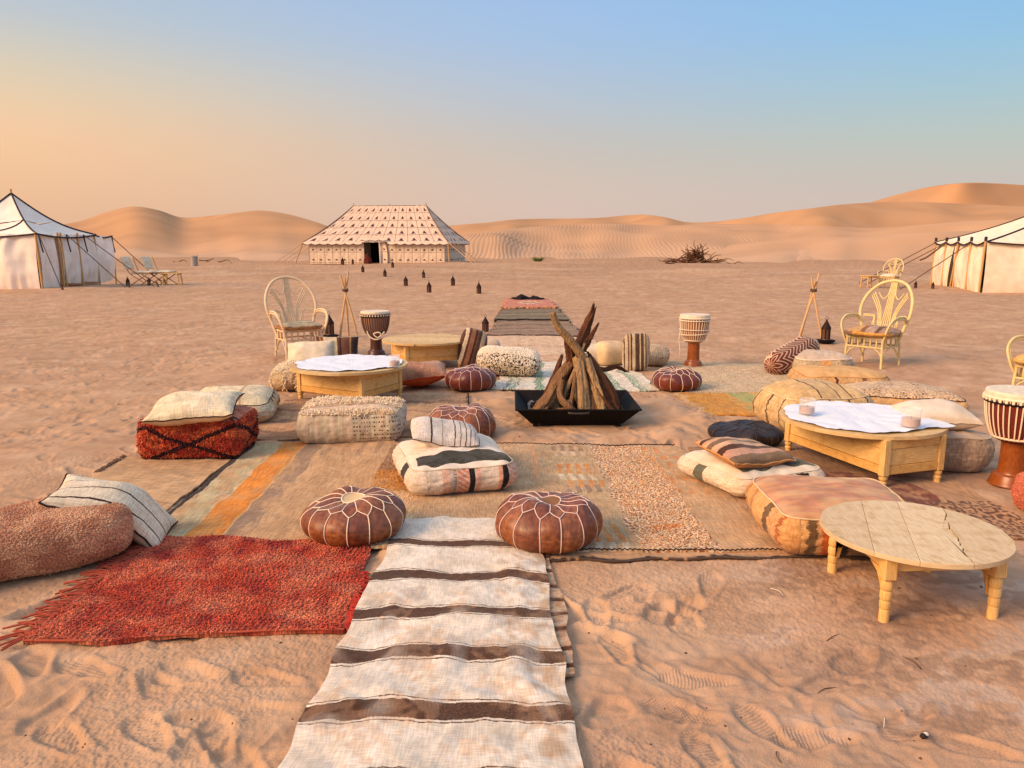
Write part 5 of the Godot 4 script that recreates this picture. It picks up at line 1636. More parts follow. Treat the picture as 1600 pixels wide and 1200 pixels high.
	# --- behind the fire, right
	var us := striped([0.06, C(206, 180, 146), 0.1, C(96, 70, 58), 0.2, C(216, 192, 160), 0.24, C(110, 80, 66), 0.3, C(206, 176, 142), 0.36, C(98, 68, 56), 0.46, C(220, 198, 166), 0.5, C(120, 94, 76), 0.62, C(90, 70, 60), 0.66, C(218, 196, 164), 0.76, C(96, 76, 64), 0.82, C(210, 186, 154), 0.86, C(86, 66, 58), 1.0, C(200, 178, 148)], true, 128, 256, 0.006)
	bolster("striped_upright_cushion", "upright cream and brown striped cushion to the right of the fire logs", "cushion", on(1.56, -9.6, 0.22), Vector3(0, -3, 2), Vector3(0.35, 0.48, 0.18), cloth(us), {"seed": 23.0, "ec": 0.5})
	bolster("round_beige_cushion", "round pinkish-beige cushion left of the upright striped cushion", "cushion", on(1.3, -10.05, 0.16), Vector3(0, 20, 0), Vector3(0.42, 0.33, 0.36), plain_cloth(C(228, 196, 156)), {"seed": 24.0, "ec": 0.9})
	bolster("speckled_cushion", "low cream cushion with faint marks right of the upright striped cushion", "cushion", on(1.82, -10.0, 0.13), Vector3(0, -10, 0), Vector3(0.5, 0.27, 0.36), cloth(t_speck(C(222, 198, 166), C(120, 96, 80), 0.42)), {"seed": 25.0, "ec": 0.8})
	bolster("white_round_cushion", "plain white cushion behind the fire logs", "cushion", on(1.06, -10.1, 0.14), Vector3(0, 10, 0), Vector3(0.4, 0.28, 0.3), M.linen, {"seed": 26.0, "ec": 0.8})
	# --- right side, far to near
	var zz := paint(256, 256, func(u: float, v: float) -> Color:
		var a := absf(fmod(u * 6.0 + 0.5, 1.0) - 0.5) * 2.0
		var k := fmod(v * 14.0 + a * 1.6, 1.0)
		var c := C(226, 196, 166) if k < 0.3 else (C(126, 60, 44) if k < 0.8 else C(84, 44, 40))
		var cell := Vector2(fmod(u * 12.0, 1.0) - 0.5, fmod(v * 12.0, 1.0) - 0.5)
		if n2(floor(u * 4.0) * 7.3, floor(v * 6.0) * 3.1) > 0.2 and (absf(cell.x) < 0.12 or absf(cell.y) < 0.12): c = C(220, 190, 160)
		return c)
	bolster("zigzag_bolster", "dark red bolster with cream zigzag pattern below the right tripod", "bolster", on(3.6, -9.75, 0.19), Vector3(0, 42, 9), Vector3(1.12, 0.34, 0.34), cloth(zz), {"seed": 27.0, "ec": 0.9})
	var ss := striped([0.04, C(196, 172, 142), 0.1, C(226, 170, 112), 0.16, C(212, 184, 150), 0.22, C(168, 150, 130), 0.28, C(204, 184, 156), 0.34, C(176, 158, 136), 0.42, C(208, 188, 160), 0.46, C(110, 92, 80), 0.52, C(206, 184, 156), 0.6, C(170, 152, 130), 0.7, C(206, 186, 158), 0.8, C(176, 156, 132), 1.0, C(204, 182, 152)], false, 384, 96, 0.003)
	boxed("grey_striped_cushion", "grey and cream striped floor cushion by the feet of the right rattan chair", "floor cushion", on(3.86, -9.55), -4.0, Vector3(0.66, 0.2, 0.6), M.calico, cloth(ss), {"r": 0.14, "dome": 0.07, "bulge": 0.05, "seed": 28.0, "pipe": M.rope_white, "pr": 0.008})
	var os := striped([0.02, C(222, 172, 116), 0.055, C(220, 170, 112), 0.065, C(96, 48, 46), 0.15, C(222, 176, 122), 0.17, C(146, 104, 76), 0.26, C(216, 168, 112), 0.3, C(186, 138, 96), 1.0, C(218, 172, 118)], false, 384, 96, 0.003)
	boxed("tan_floor_cushion", "tan floor cushion with one dark red stripe, in front of the grey striped one", "floor cushion", on(3.58, -8.3), -3.0, Vector3(0.86, 0.2, 0.62), plain_cloth(C(216, 172, 120)), cloth(os), {"r": 0.14, "dome": 0.07, "bulge": 0.06, "seed": 29.0, "pipe": M.piping_tan, "pr": 0.004})
	var ds := striped([0.5, C(220, 176, 126), 0.52, C(178, 132, 92), 1.0, C(222, 178, 130)], false, 384, 64, 0.004, 300.0)
	boxed("dotted_floor_cushion", "wide floor cushion with dark dots on its cream top, behind the table with two candles", "floor cushion", on(3.75, -7.3), -14.0, Vector3(0.98, 0.15, 0.66), cloth(t_speck(C(226, 194, 158), C(84, 62, 56), 0.68)), cloth(ds), {"r": 0.05, "dome": 0.09, "bulge": 0.03, "seed": 31.0, "pipe": M.piping_dark, "pr": 0.005})
	var ys := striped([0.06, C(226, 190, 138), 0.066, C(92, 66, 48), 0.13, C(228, 192, 140), 0.136, C(86, 62, 46), 0.2, C(226, 188, 136), 0.206, C(94, 70, 52), 0.7, C(226, 190, 140), 0.76, C(222, 186, 134), 0.766, C(92, 66, 48), 0.83, C(226, 190, 138), 0.836, C(90, 66, 48), 0.9, C(228, 192, 142), 0.906, C(92, 66, 48), 1.0, C(226, 190, 138)], false, 384, 96, 0.003)
	var yt := striped([0.3, C(226, 188, 134), 0.32, C(96, 70, 52), 0.55, C(228, 190, 138), 0.565, C(96, 70, 52), 0.7, C(226, 188, 136), 0.715, C(100, 74, 54), 1.0, C(228, 192, 140)])
	boxed("lined_floor_cushion", "cream floor cushion with thin dark lines behind the table with two candles", "floor cushion", on(2.62, -6.55), 14.0, Vector3(0.74, 0.30, 0.62), cloth(yt), cloth(ys), {"r": 0.14, "dome": 0.10, "bulge": 0.07, "seed": 32.0, "pipe": M.piping_cream, "pr": 0.005})
	boxed("beige_pouf", "beige cloth pouf with a brown seam line, below the white pillow by the rope drum", "pouf", on(3.2, -5.42), -6.0, Vector3(0.46, 0.24, 0.42), M.calico, cloth(striped([0.12, C(204, 180, 158), 0.2, C(196, 170, 146), 0.215, C(126, 96, 76), 0.23, C(210, 186, 162), 0.24, C(120, 92, 72), 1.0, C(200, 176, 152)], false, 256, 64)), {"r": 0.2, "dome": 0.03, "bulge": 0.035, "seed": 33.0, "pipe": M.linen2, "pr": 0.004})
	pillow("white_pillow", "off-white pillow on the beige pouf beside the rope drum", "pillow", on(3.1, -5.5, 0.355), Vector3(0, -4, -3), Vector3(0.5, 0.2, 0.4), plain_cloth(C(230, 214, 196)), plain_cloth(C(212, 194, 174)), {"seed": 34.0, "pinch": 0.02})
	var coral := boxed("coral_cushion", "coral red shaggy floor cushion cut off by the right edge", "floor cushion", on(3.32, -4.22), -8.0, Vector3(0.56, 0.20, 0.6), plain_cloth(C(208, 124, 98)), plain_cloth(C(206, 118, 92)), {"r": 0.05, "dome": 0.03, "bulge": 0.02, "seed": 35.0})
	for j in 2: pile_on(coral, "pile", coral.get_child(j), 3500, func(uv: Vector2) -> Color: return C(214, 128, 100).lerp(C(196, 100, 78), clampf(0.5 + n2(uv.x * 30.0, uv.y * 9.0), 0.0, 1.0)), 0.009, 0.014)
	# white cushion with green-black band, right
	var gtop := paint(256, 256, func(u: float, v: float) -> Color:
		var c := C(236, 218, 196)
		var y := v + 0.04 * n2(u * 3.0, 9.0)
		if y > 0.10 and y < 0.32 and u > 0.09: c = C(92, 92, 78) * (1.0 + 0.35 * n2(u * 12.0, v * 160.0))
		return c)
	var gside := paint(512, 96, func(u: float, v: float) -> Color:
		var c := C(234, 214, 190)
		var s := u * 4.0
		if s < 0.07 or (s > 0.14 and s < 0.2): c = C(226, 180, 146)
		if (absf(s - 0.07) < 0.02 or absf(s - 0.2) < 0.018) and fmod(v * 16.0, 1.0) < 0.55: c = C(70, 54, 50)
		if s > 0.5 and s < 0.72 and v > 0.7 and v < 0.95: c = C(42, 36, 36)
		if s > 3.25 and s < 3.4: c = C(110, 108, 92)
		if s > 3.7: c = C(238, 212, 180)
		return c * (0.95 + 0.07 * n2(u * 160.0, v * 8.0)))
	boxed("banded_floor_cushion", "cream floor cushion with a grey-green band under the brown striped pillow", "floor cushion", on(1.60, -5.0, 0.008), 22.0, Vector3(0.66, 0.125, 0.64), cloth(gtop), cloth(gside), {"r": 0.08, "dome": 0.075, "bulge": 0.045, "seed": 36.0, "lump": 0.01, "pipe": M.linen, "pr": 0.004})
	var bs := striped([0.2, C(140, 112, 88), 0.36, C(216, 164, 138), 0.47, C(92, 58, 48), 0.58, C(228, 182, 148), 0.68, C(134, 106, 84), 0.78, C(222, 174, 140), 0.86, C(104, 70, 54), 1.0, C(220, 170, 136)], true, 192, 256, 0.006)
	pillow("brown_striped_pillow", "brown, pink and tan striped pillow on the cushion with the grey-green band", "pillow", on(1.53, -4.90, 0.225), Vector3(7, 24, -3), Vector3(0.50, 0.13, 0.42), cloth(bs), plain_cloth(C(204, 146, 96)), {"pinch": 0.03, "seed": 37.0, "pipe": M.piping_tan, "pr": 0.006})
	# big kilim cushion
	var kt := paint(256, 256, func(u: float, v: float) -> Color:
		return C(206, 150, 110).lerp(C(190, 132, 104), clampf(0.5 + 1.2 * n2(u * 3.0, v * 9.0) + 0.4 * n2(u * 9.0, v * 40.0), 0.0, 1.0)).lerp(C(216, 176, 134), clampf(n2(u * 2.0 + 8.0, v * 3.0), 0.0, 0.6)))
	var kside := striped([0.012, C(228, 176, 118), 0.030, C(118, 92, 66), 0.040, C(222, 170, 122), 0.066, C(206, 104, 48), 0.078, C(206, 160, 110), 0.092, C(44, 34, 42), 0.14, C(176, 142, 98), 0.19, C(204, 110, 56), 0.25, C(214, 160, 106), 0.70, C(214, 162, 108), 0.75, C(222, 164, 104), 0.765, C(206, 140, 84), 0.80, C(226, 170, 110), 0.815, C(210, 146, 92), 0.89, C(232, 178, 116), 0.915, C(124, 96, 70), 0.965, C(230, 172, 116), 0.972, C(188, 110, 70), 1.0, C(226, 168, 110)], false, 512, 128, 0.004, 200.0)
	boxed("kilim_floor_cushion", "big orange-tan kilim floor cushion with brown and black side stripes behind the cracked table", "floor cushion", on(1.77, -4.05), -4.0, Vector3(0.72, 0.20, 0.72), cloth(kt), cloth(kside), {"r": 0.08, "dome": 0.055, "bulge": 0.045, "seed": 38.0, "pipe": M.piping_cream, "pr": 0.005, "lump": 0.012})

func t_speck(a: Color, b: Color, lim: float) -> ImageTexture:
	return paint(192, 192, func(u: float, v: float) -> Color:
		var c := a * (0.94 + 0.1 * n2(u * 9.0, v * 30.0))
		return b if n2(u * 38.0, v * 38.0) > lim + 0.2 * n2(u * 3.0, v * 3.0) and u > 0.1 else c)

# ---------------------------------------------------------------- leather poufs
func pouf(label: String, at: Vector3, Dm: float, H: float, key: String, stitch: Material, disc: Material, turn: float, n: int, flat: float, sd: float, group := "leather poufs with white stitching") -> Node3D:
	var t := thing("leather_pouf", label, "pouf", at, turn, group)
	var R := Dm * 0.5
	var prof := curve2([Vector2(0.001, H * (1.10 - flat * 0.05)), Vector2(R * 0.22, H * (1.095 - flat * 0.045)), Vector2(R * 0.52, H * (1.04 - flat * 0.01)), Vector2(R * 0.78, H * 0.92), Vector2(R * 0.95, H * 0.71), Vector2(R, H * 0.45), Vector2(R * 0.96, H * 0.2), Vector2(R * 0.84, H * 0.03), Vector2(R * 0.70, 0.0)], 8)
	var at_p := func(p: float, a: float) -> Vector3:
		var f := clampf(p, 0.0, 1.0) * (prof.size() - 1)
		var i := mini(int(f), prof.size() - 2)
		var q: Vector2 = prof[i].lerp(prof[i + 1], f - i)
		var k := 1.0 + 0.03 * n3(Vector3(cos(a) * q.x * 4.5 + sd * 3.0, p * 2.0, sin(a) * q.x * 4.5))
		var y := q.y + (1.0 - p) * 0.006 * (1.0 + flat) * n3(Vector3(cos(a) * q.x * 7.0 + sd, 0, sin(a) * q.x * 7.0)) + maxf(0.0, q.y / H) * 0.02 * n2(cos(a) * q.x * 3.2 + sd * 2.0, sin(a) * q.x * 3.2)
		return Vector3(cos(a) * q.x * k, maxf(y, 0.0), sin(a) * q.x * k)
	var c := Vector3(0, H * 0.5, 0)
	var puff := func(p: Vector3, e: float) -> Vector3: return p + (p - c).normalized() * e
	var da := TAU / n
	var p0 := 0.125
	var p1 := 0.30
	var p2 := 0.375
	var seam := B.new()
	for k in n:
		var a0 := da * k
		var b := B.new()
		b.grid(8, 8, func(u: float, v: float) -> Vector3:
			var pe := lerpf(p1, p2, 1.0 - absf(2.0 * u - 1.0))
			return puff.call(at_p.call(lerpf(p0, pe, v), a0 + da * u), 0.005 * pow(sin(PI * u) * sin(PI * clampf(v, 0.0, 1.0)), 0.6) - 0.001))
		part(t, "top_panel", b, M["%s%d" % [key, (k * 2 + int(sd)) % 3]])
		var s := B.new()
		s.grid(8, 14, func(u: float, v: float) -> Vector3:
			var ps := lerpf(p1, p2, absf(2.0 * u - 1.0))
			return puff.call(at_p.call(lerpf(ps, 1.0, v), a0 + da * (u - 0.5)), 0.007 * pow(sin(PI * u) * sin(PI * clampf(v, 0.0, 1.0)), 0.55) - 0.001))
		part(t, "side_panel", s, M["%s%d" % [key, (k + int(sd)) % 3]])
		var thread := func(f0: Callable, m: int) -> void:
			var path := PackedVector3Array()
			for i in m + 1: path.append(puff.call(f0.call(float(i) / m), 0.0028))
			seam.tube(path, 0.0029, 5, false)
		var wob := 0.05 * n2(k * 3.1, sd)
		thread.call(func(f: float) -> Vector3: return at_p.call(lerpf(p0, p1, f), a0 + wob * sin(PI * f)), 6)
		thread.call(func(f: float) -> Vector3: return at_p.call(lerpf(p1, p2, f), a0 + da * 0.5 * f), 3)
		thread.call(func(f: float) -> Vector3: return at_p.call(lerpf(p1, p2, f), a0 - da * 0.5 * f), 3)
		thread.call(func(f: float) -> Vector3: return at_p.call(lerpf(p2, 0.985, f), a0 + da * 0.5 + wob * sin(PI * f)), 14)
	var ring := PackedVector3Array()
	for i in 33: ring.append(puff.call(at_p.call(p0, TAU * i / 32.0), 0.003))
	seam.tube(ring, 0.004, 5, false)
	part(t, "stitching", seam, stitch)
	var mid := B.new()
	mid.grid(32, 4, func(u: float, v: float) -> Vector3: return puff.call(at_p.call(p0 * v, TAU * u), 0.001 + 0.004 * (1.0 - v)), false, true)
	part(t, "medallion", mid, disc)
	var bot := B.new()
	bot.grid(32, 2, func(u: float, v: float) -> Vector3: return Vector3(cos(TAU * u), 0, sin(TAU * u)) * R * 0.70 * (1.0 - v) + Vector3(0, 0.001, 0), false, true)
	part(t, "base", bot, M[key + "0"])
	return t

func make_poufs() -> void:
	pouf("brown leather pouf with a pale centre, left of the striped runner's far end", on(-0.87, -4.03, 0.016), 0.56, 0.182, "leather", M.stitch, M.disc, 5.0, 14, 0.0, 1.0)
	pouf("brown leather pouf with a dark centre, right of the striped runner's far end", on(0.198, -3.955, 0.016), 0.565, 0.208, "leather", M.stitch_pale, M.disc_dark, 12.0, 14, 1.0, 2.0)
	pouf("dark red-brown leather pouf beside the shaggy white cushion", on(-0.46, -8.40), 0.56, 0.205, "wine", M.stitch_pale, M.wine1, 3.0, 14, 0.6, 3.0)
	pouf("red-brown leather pouf half hidden behind the black-banded cushion", on(-0.42, -6.22), 0.56, 0.225, "leather", M.stitch_pale, M.leather1, 9.0, 14, 1.0, 5.0)
	pouf("dark brown leather pouf on the sand right of the fire tray", on(1.84, -8.46), 0.54, 0.195, "wine", M.stitch, M.wine1, 0.0, 14, 0.6, 6.0)
	pouf("flattened black leather pouf behind the brown striped pillow", on(1.89, -6.05), 0.58, 0.135, "black", M.stitch_dark, M.black1, 0.0, 14, 1.0, 7.0, "")

# ---------------------------------------------------------------- fire tray and logs
func make_fire() -> void:
	var c := Vector3(0.58, G(0.58, -7.0) - 0.025, -6.98)
	var o := thing("fire_tray", "black iron fire tray with sloping sides and a front handle", "fire tray", c)
	var tw := 0.545
	var td := 0.445
	var bw := 0.41
	var bd := 0.31
	var y0 := 0.055
	var y1 := 0.205
	var th := 0.008
	var tops := [Vector3(-tw, y1, td), Vector3(tw, y1, td), Vector3(tw, y1, -td), Vector3(-tw, y1, -td)]
	var bots := [Vector3(-bw, y0, bd), Vector3(bw, y0, bd), Vector3(bw, y0, -bd), Vector3(-bw, y0, -bd)]
	for s in 4:
		var a: Vector3 = bots[s]
		var b: Vector3 = bots[(s + 1) % 4]
		var d: Vector3 = tops[(s + 1) % 4]
		var e: Vector3 = tops[s]
		var n := (b - a).cross(e - a).normalized()
		var w := B.new()
		w.face([a, b, d, e], [n])
		w.face([b - n * th, a - n * th, e - n * th, d - n * th], [-n])
		w.face([e, d, d - n * th, e - n * th], [Vector3.UP])
		var sd := part(o, "side", w, M.iron)
		part(sd, "rim", B.new().tube(line(e, d), 0.009, 6), M.iron)
	part(o, "base", B.new().box(Vector3(bw * 2.0, 0.01, bd * 2.0), Vector3(0, y0, 0), 0.002), M.iron)
	for sx in [-1.0, 1.0]:
		for sz in [-1.0, 1.0]:
			part(o, "leg", B.new().box(Vector3(0.045, 0.1, 0.045), Vector3(sx * (bw - 0.04), y0 - 0.055, sz * (bd - 0.03)), 0.004), M.iron)
	part(o, "handle", B.new().tube(curve([Vector3(-0.085, 0.185, td - 0.01), Vector3(-0.08, 0.185, td + 0.035), Vector3(0.0, 0.183, td + 0.042), Vector3(0.08, 0.185, td + 0.035), Vector3(0.085, 0.185, td - 0.01)], 5), 0.009, 8), mat(C(70, 64, 62), 0.45, {"metal": 0.6}))
	var bed := B.new()
	bed.grid(40, 30, func(u: float, v: float) -> Vector3:
		var x := lerpf(-0.43, 0.43, u)
		var z := lerpf(0.335, -0.335, v)
		return Vector3(x, 0.115 + 0.02 * n2(x * 6.0, z * 6.0) + 0.012 * n2(x * 22.0, z * 22.0), z))
	var ash := solo("ash_bed", "grey ash bed inside the fire tray", "ash", bed, M.ash, c)
	ash.set_meta("kind", "stuff")
	var coal := B.new()
	coal.grid(9, 6, func(u: float, v: float) -> Vector3:
		var a := TAU * u
		var e := PI * (v - 0.5)
		var p := Vector3(cos(a) * cos(e), sin(e), sin(a) * cos(e))
		return p * (1.0 + 0.35 * n3(p * 1.6)), true, true)
	var cm := coal.mesh(M.coal)
	var cm2 := coal.mesh(M.ash)
	for k in 64:
		var ox := rng.randf_range(-0.40, 0.40)
		var oz := rng.randf_range(-0.31, 0.30)
		var p := piece(self, "coal", cm if k % 3 else cm2, Transform3D(Basis.from_euler(Vector3(rng.randf() * 6.0, rng.randf() * 6.0, 0)).scaled(Vector3.ONE * rng.randf_range(0.011, 0.026)), c + Vector3(ox, 0.13, oz)))
		tag(p, "charred lump of coal or ash lying in the fire tray", "coal", "coals in the fire tray")
	# logs: each with its own bend, taper and bark ridges
	var logs := [
		["pale thick log standing upright at the front of the fire, with a knot", [[0.655, 0.11, 0.27], [0.63, 0.32, 0.20], [0.60, 0.61, 0.08]], 0.060, 0.046, 0],
		["pale log leaning at the front right of the fire", [[0.835, 0.11, 0.27], [0.77, 0.32, 0.20], [0.675, 0.60, 0.06]], 0.052, 0.036, 0],
		["long bent pale branch sticking up to the upper left of the fire", [[0.74, 0.44, 0.02], [0.64, 0.61, 0.06], [0.53, 0.77, 0.10], [0.42, 0.89, 0.13], [0.36, 1.02, 0.16]], 0.044, 0.026, 0],
		["dark splintered log rising to the upper right of the fire", [[0.57, 0.52, -0.02], [0.63, 0.73, -0.04], [0.70, 0.90, -0.08], [0.755, 1.05, -0.10]], 0.068, 0.022, 1],
		["dark side spike of the splintered log at the upper right", [[0.64, 0.68, -0.02], [0.72, 0.79, -0.03], [0.785, 0.89, -0.06]], 0.040, 0.008, 1],
		["dark split log with a torn end left of the log crossing", [[0.57, 0.44, 0.02], [0.535, 0.62, 0.04], [0.51, 0.75, 0.06]], 0.056, 0.034, 1],
		["long brown log leaning from the front left corner of the tray", [[0.215, 0.12, 0.28], [0.31, 0.23, 0.22], [0.42, 0.41, 0.11], [0.56, 0.58, 0.02]], 0.050, 0.046, 2],
		["dark pointed log on the left, behind the long brown one", [[0.30, 0.16, 0.10], [0.38, 0.40, 0.06], [0.455, 0.61, 0.02]], 0.050, 0.014, 1],
		["curved forked branch low in the middle of the fire", [[0.57, 0.12, 0.27], [0.51, 0.20, 0.31], [0.43, 0.29, 0.24], [0.45, 0.42, 0.14]], 0.034, 0.026, 2],
		["large dark barky log leaning on the right of the fire", [[0.92, 0.12, 0.16], [0.86, 0.30, 0.10], [0.77, 0.46, 0.04], [0.67, 0.61, -0.01]], 0.084, 0.048, 1],
		["brown log between the two pale front logs", [[0.745, 0.11, 0.22], [0.70, 0.36, 0.12], [0.64, 0.56, 0.04]], 0.058, 0.040, 2],
		["thin dark branch reaching out to the right behind the fire", [[0.70, 0.52, -0.05], [0.86, 0.47, -0.12], [0.98, 0.49, -0.16], [1.08, 0.44, -0.2]], 0.030, 0.012, 1],
		["short brown log lying flat in the ash at the front", [[0.36, 0.135, 0.22], [0.46, 0.15, 0.26], [0.55, 0.14, 0.25]], 0.036, 0.028, 2],
		["short tan log propped in the left of the fire", [[0.38, 0.13, 0.16], [0.46, 0.26, 0.08], [0.54, 0.40, 0.02]], 0.044, 0.034, 0],
		["dark log at the back left of the fire", [[0.44, 0.12, -0.02], [0.50, 0.36, -0.02], [0.58, 0.58, -0.03]], 0.064, 0.044, 1],
		["dark log in the middle of the fire, behind the pale ones", [[0.60, 0.12, 0.04], [0.60, 0.36, 0.02], [0.60, 0.60, 0.0]], 0.070, 0.050, 1],
		["thin split stick leaning at the very front of the fire, left of the knotted log", [[0.50, 0.12, 0.30], [0.54, 0.30, 0.25], [0.585, 0.55, 0.10]], 0.020, 0.012, 2],
		["thin dark stick crossing low at the front right of the fire", [[0.92, 0.14, 0.30], [0.84, 0.24, 0.27], [0.70, 0.44, 0.17]], 0.018, 0.012, 1],
		["thin grey-brown stick on the far right of the fire", [[1.0, 0.13, 0.10], [0.90, 0.34, 0.06], [0.74, 0.60, 0.0]], 0.022, 0.012, 2],
		["thin stick on the far left of the fire", [[0.20, 0.13, 0.10], [0.33, 0.30, 0.08], [0.50, 0.56, 0.03]], 0.022, 0.014, 2],
		["thin pale stick rising past the crossing towards the right", [[0.44, 0.20, 0.18], [0.55, 0.46, 0.12], [0.66, 0.74, 0.06]], 0.018, 0.010, 0],
		["dark log at the back right of the fire", [[0.82, 0.12, -0.06], [0.74, 0.36, -0.04], [0.65, 0.60, -0.03]], 0.066, 0.044, 1],
	]
	for i in logs.size():
		var L: Array = logs[i]
		var pts := []
		for p in L[1]: pts.append(Vector3(p[0] - 0.58, p[1], p[2]))
		var path := curve(pts, 9)
		var m := path.size()
		var b := B.new()
		var T0 := (path[1] - path[0]).normalized()
		var N := T0.cross(Vector3(0.3, 0, 1)).normalized()
		var P := PackedVector3Array()
		for k in m:
			T0 = (path[mini(k + 1, m - 1)] - path[maxi(k - 1, 0)]).normalized()
			N = (N - T0 * N.dot(T0)).normalized()
			var bb := T0.cross(N)
			var f := float(k) / (m - 1)
			for s in 33:
				var a := TAU * (s % 32) / 32.0
				var r := lerpf(L[2], L[3], f)
				r *= 1.0 + 0.26 * n3(Vector3(cos(a) * 1.5 + i * 7.0, f * 1.8, sin(a) * 1.5)) + (0.22 if L[4] == 1 else 0.08) * n3(Vector3(cos(a) * 4.0 + i * 3.0, f * 2.5, sin(a) * 4.0)) + 0.3 * maxf(0.0, n3(Vector3(cos(a) * 1.1, f * 4.0 + i * 5.0, sin(a) * 1.1)) - 0.3)
				r *= 1.0 - (0.16 if L[4] > 0 else 0.07) * maxf(0.0, 1.0 - 3.2 * absf(n3(Vector3(cos(a) * 3.0 + i * 2.0, f * 0.9, sin(a) * 3.0))))
				var along := 0.0
				if k == m - 1 or k == 0: along = 0.035 * n2(a * 2.0 + i, 4.0) * (1.6 if L[4] == 1 else 0.5)
				P.append(path[k] + (N * cos(a) + bb * sin(a)) * r + T0 * along)
		b.sheet(P, 32, m - 1, false, true, 0)
		for e in 2:
			var pts2 := []
			var k2 := 0 if e == 0 else m - 1
			for s in 32: pts2.append(P[k2 * 33 + (32 - s) % 32] if e == 0 else P[k2 * 33 + s])
			b.face(pts2, [(path[0] - path[1]).normalized() if e == 0 else (path[m - 1] - path[m - 2]).normalized()])
		solo("fire_log", L[0], "log", b, M["log%d" % L[4]], c)

# ---------------------------------------------------------------- rattan chairs
func chair(label: String, at: Vector3, turn: float, wide: float, m: Material, group: String) -> Node3D:
	var t := thing("rattan_chair", label, "chair", at, turn, group)
	var w := wide * 0.5
	var sh := 0.40
	var zf := 0.27
	var zb := -0.25
	# the back hoop leans away from the seat
	var bk := func(x: float, h: float) -> Vector3: return Vector3(x, sh + h, zb - h * 0.30 + 0.06 * (x * x) / (w * w))
	var hoop := curve([Vector3(-w * 0.86, sh - 0.12, zb + 0.10), bk.call(-w * 1.04, 0.08), bk.call(-w * 1.24, 0.29), bk.call(-w * 1.13, 0.49), bk.call(-w * 0.68, 0.65), bk.call(0.0, 0.705), bk.call(w * 0.68, 0.65), bk.call(w * 1.13, 0.49), bk.call(w * 1.24, 0.29), bk.call(w * 1.04, 0.08), Vector3(w * 0.86, sh - 0.12, zb + 0.10)], 6)
	var bh := part(t, "back_hoop", B.new().tube(hoop, 0.021, 8), m)
	for k in 5:
		var x := (k - 2) * 0.016
		part(bh, "back_rod", B.new().tube(curve([bk.call(x * 2.2, -0.02), bk.call(x * 1.3, 0.3), bk.call(x * 1.1, 0.68)], 5), 0.0085, 6), m)
	for s in [-1.0, 1.0]:
		for k in 3:
			var off := k * 0.017
			part(bh, "back_rod", B.new().tube(curve([bk.call(s * (0.055 + off), -0.02), bk.call(s * (0.075 + off), 0.18), bk.call(s * (w * 0.40 + off), 0.34 - off * 0.7), bk.call(s * w * (0.80 + 0.05 * k), 0.55 - off * 1.4)], 6), 0.0085, 6), m)
		for k in 2:
			var off := k * 0.018
			part(bh, "back_rod", B.new().tube(curve([bk.call(s * (0.10 + off), -0.02), bk.call(s * (0.15 + off), 0.13 - off), bk.call(s * w * 0.62, 0.235 - off), bk.call(s * w * 1.08, 0.245 - off)], 6), 0.0085, 6), m)
		part(bh, "back_scroll", B.new().tube(curve([bk.call(s * 0.035, 0.67), bk.call(s * 0.05, 0.52), bk.call(s * w * 0.38, 0.46), bk.call(s * w * 0.62, 0.54)], 6), 0.008, 6), m)
		# arm: an arch from the back to the front of the seat
		for k in 2:
			var off := k * 0.028
			part(t, "arm", B.new().tube(curve([bk.call(s * w * 1.05, 0.16 - off), Vector3(s * (w * 1.18), sh + 0.245 - off, zb + 0.12), Vector3(s * (w * 1.22), sh + 0.25 - off, zf - 0.14), Vector3(s * (w * 1.16), sh + 0.15, zf - 0.0 - off), Vector3(s * w * 0.98, sh - 0.02, zf - off), Vector3(s * w * 0.86, sh - 0.14, zf - 0.06 - off)], 6), 0.0135, 7), m)
		for e in 2:
			var z := zf - 0.04 if e == 0 else zb + 0.04
			part(t, "leg", B.new().tube(line(Vector3(s * w * 0.86, sh, z), Vector3(s * w * 0.92, -0.015, z + (0.02 if e == 0 else -0.03))), 0.0155, 8), m)
			part(t, "brace", B.new().tube(curve([Vector3(s * w * 0.90, 0.08, z), Vector3(s * w * 0.74, 0.2, z), Vector3(s * w * 0.40, 0.255, z)], 5), 0.009, 6), m)
			part(t, "brace", B.new().tube(curve([Vector3(s * w * 0.90, 0.08, z), Vector3(s * w * 0.89, 0.2, z * 0.6), Vector3(s * w * 0.88, 0.255, z * 0.25)], 5), 0.009, 6), m)
		for y in [0.26, sh - 0.02]:
			part(t, "seat_rail", B.new().tube(line(Vector3(s * w * 0.87, y, zf - 0.02), Vector3(s * w * 0.87, y, zb + 0.02)), 0.0125, 7), m)
		for k in 3:
			part(t, "spindle", B.new().tube(line(Vector3(s * w * 0.87, 0.26, lerpf(zf, zb, 0.25 + 0.25 * k)), Vector3(s * w * 0.87, sh - 0.02, lerpf(zf, zb, 0.25 + 0.25 * k))), 0.013, 6), m)
	for y in [0.26, sh - 0.02]:
		for z in [zf - 0.03, zb + 0.03]:
			part(t, "seat_rail", B.new().tube(line(Vector3(-w * 0.88, y, z), Vector3(w * 0.88, y, z)), 0.0125, 7), m)
	for k in 5:
		part(t, "spindle", B.new().tube(line(Vector3(w * (k - 2) * 0.3, 0.26, zf - 0.03), Vector3(w * (k - 2) * 0.3, sh - 0.02, zf - 0.03)), 0.011, 6), m)
	for k in 12:
		part(t, "seat_cane", B.new().tube(line(Vector3(-w * 0.86, sh, lerpf(zf - 0.03, zb + 0.03, k / 11.0)), Vector3(w * 0.86, sh, lerpf(zf - 0.03, zb + 0.03, k / 11.0))), 0.011, 5), m)
	return t

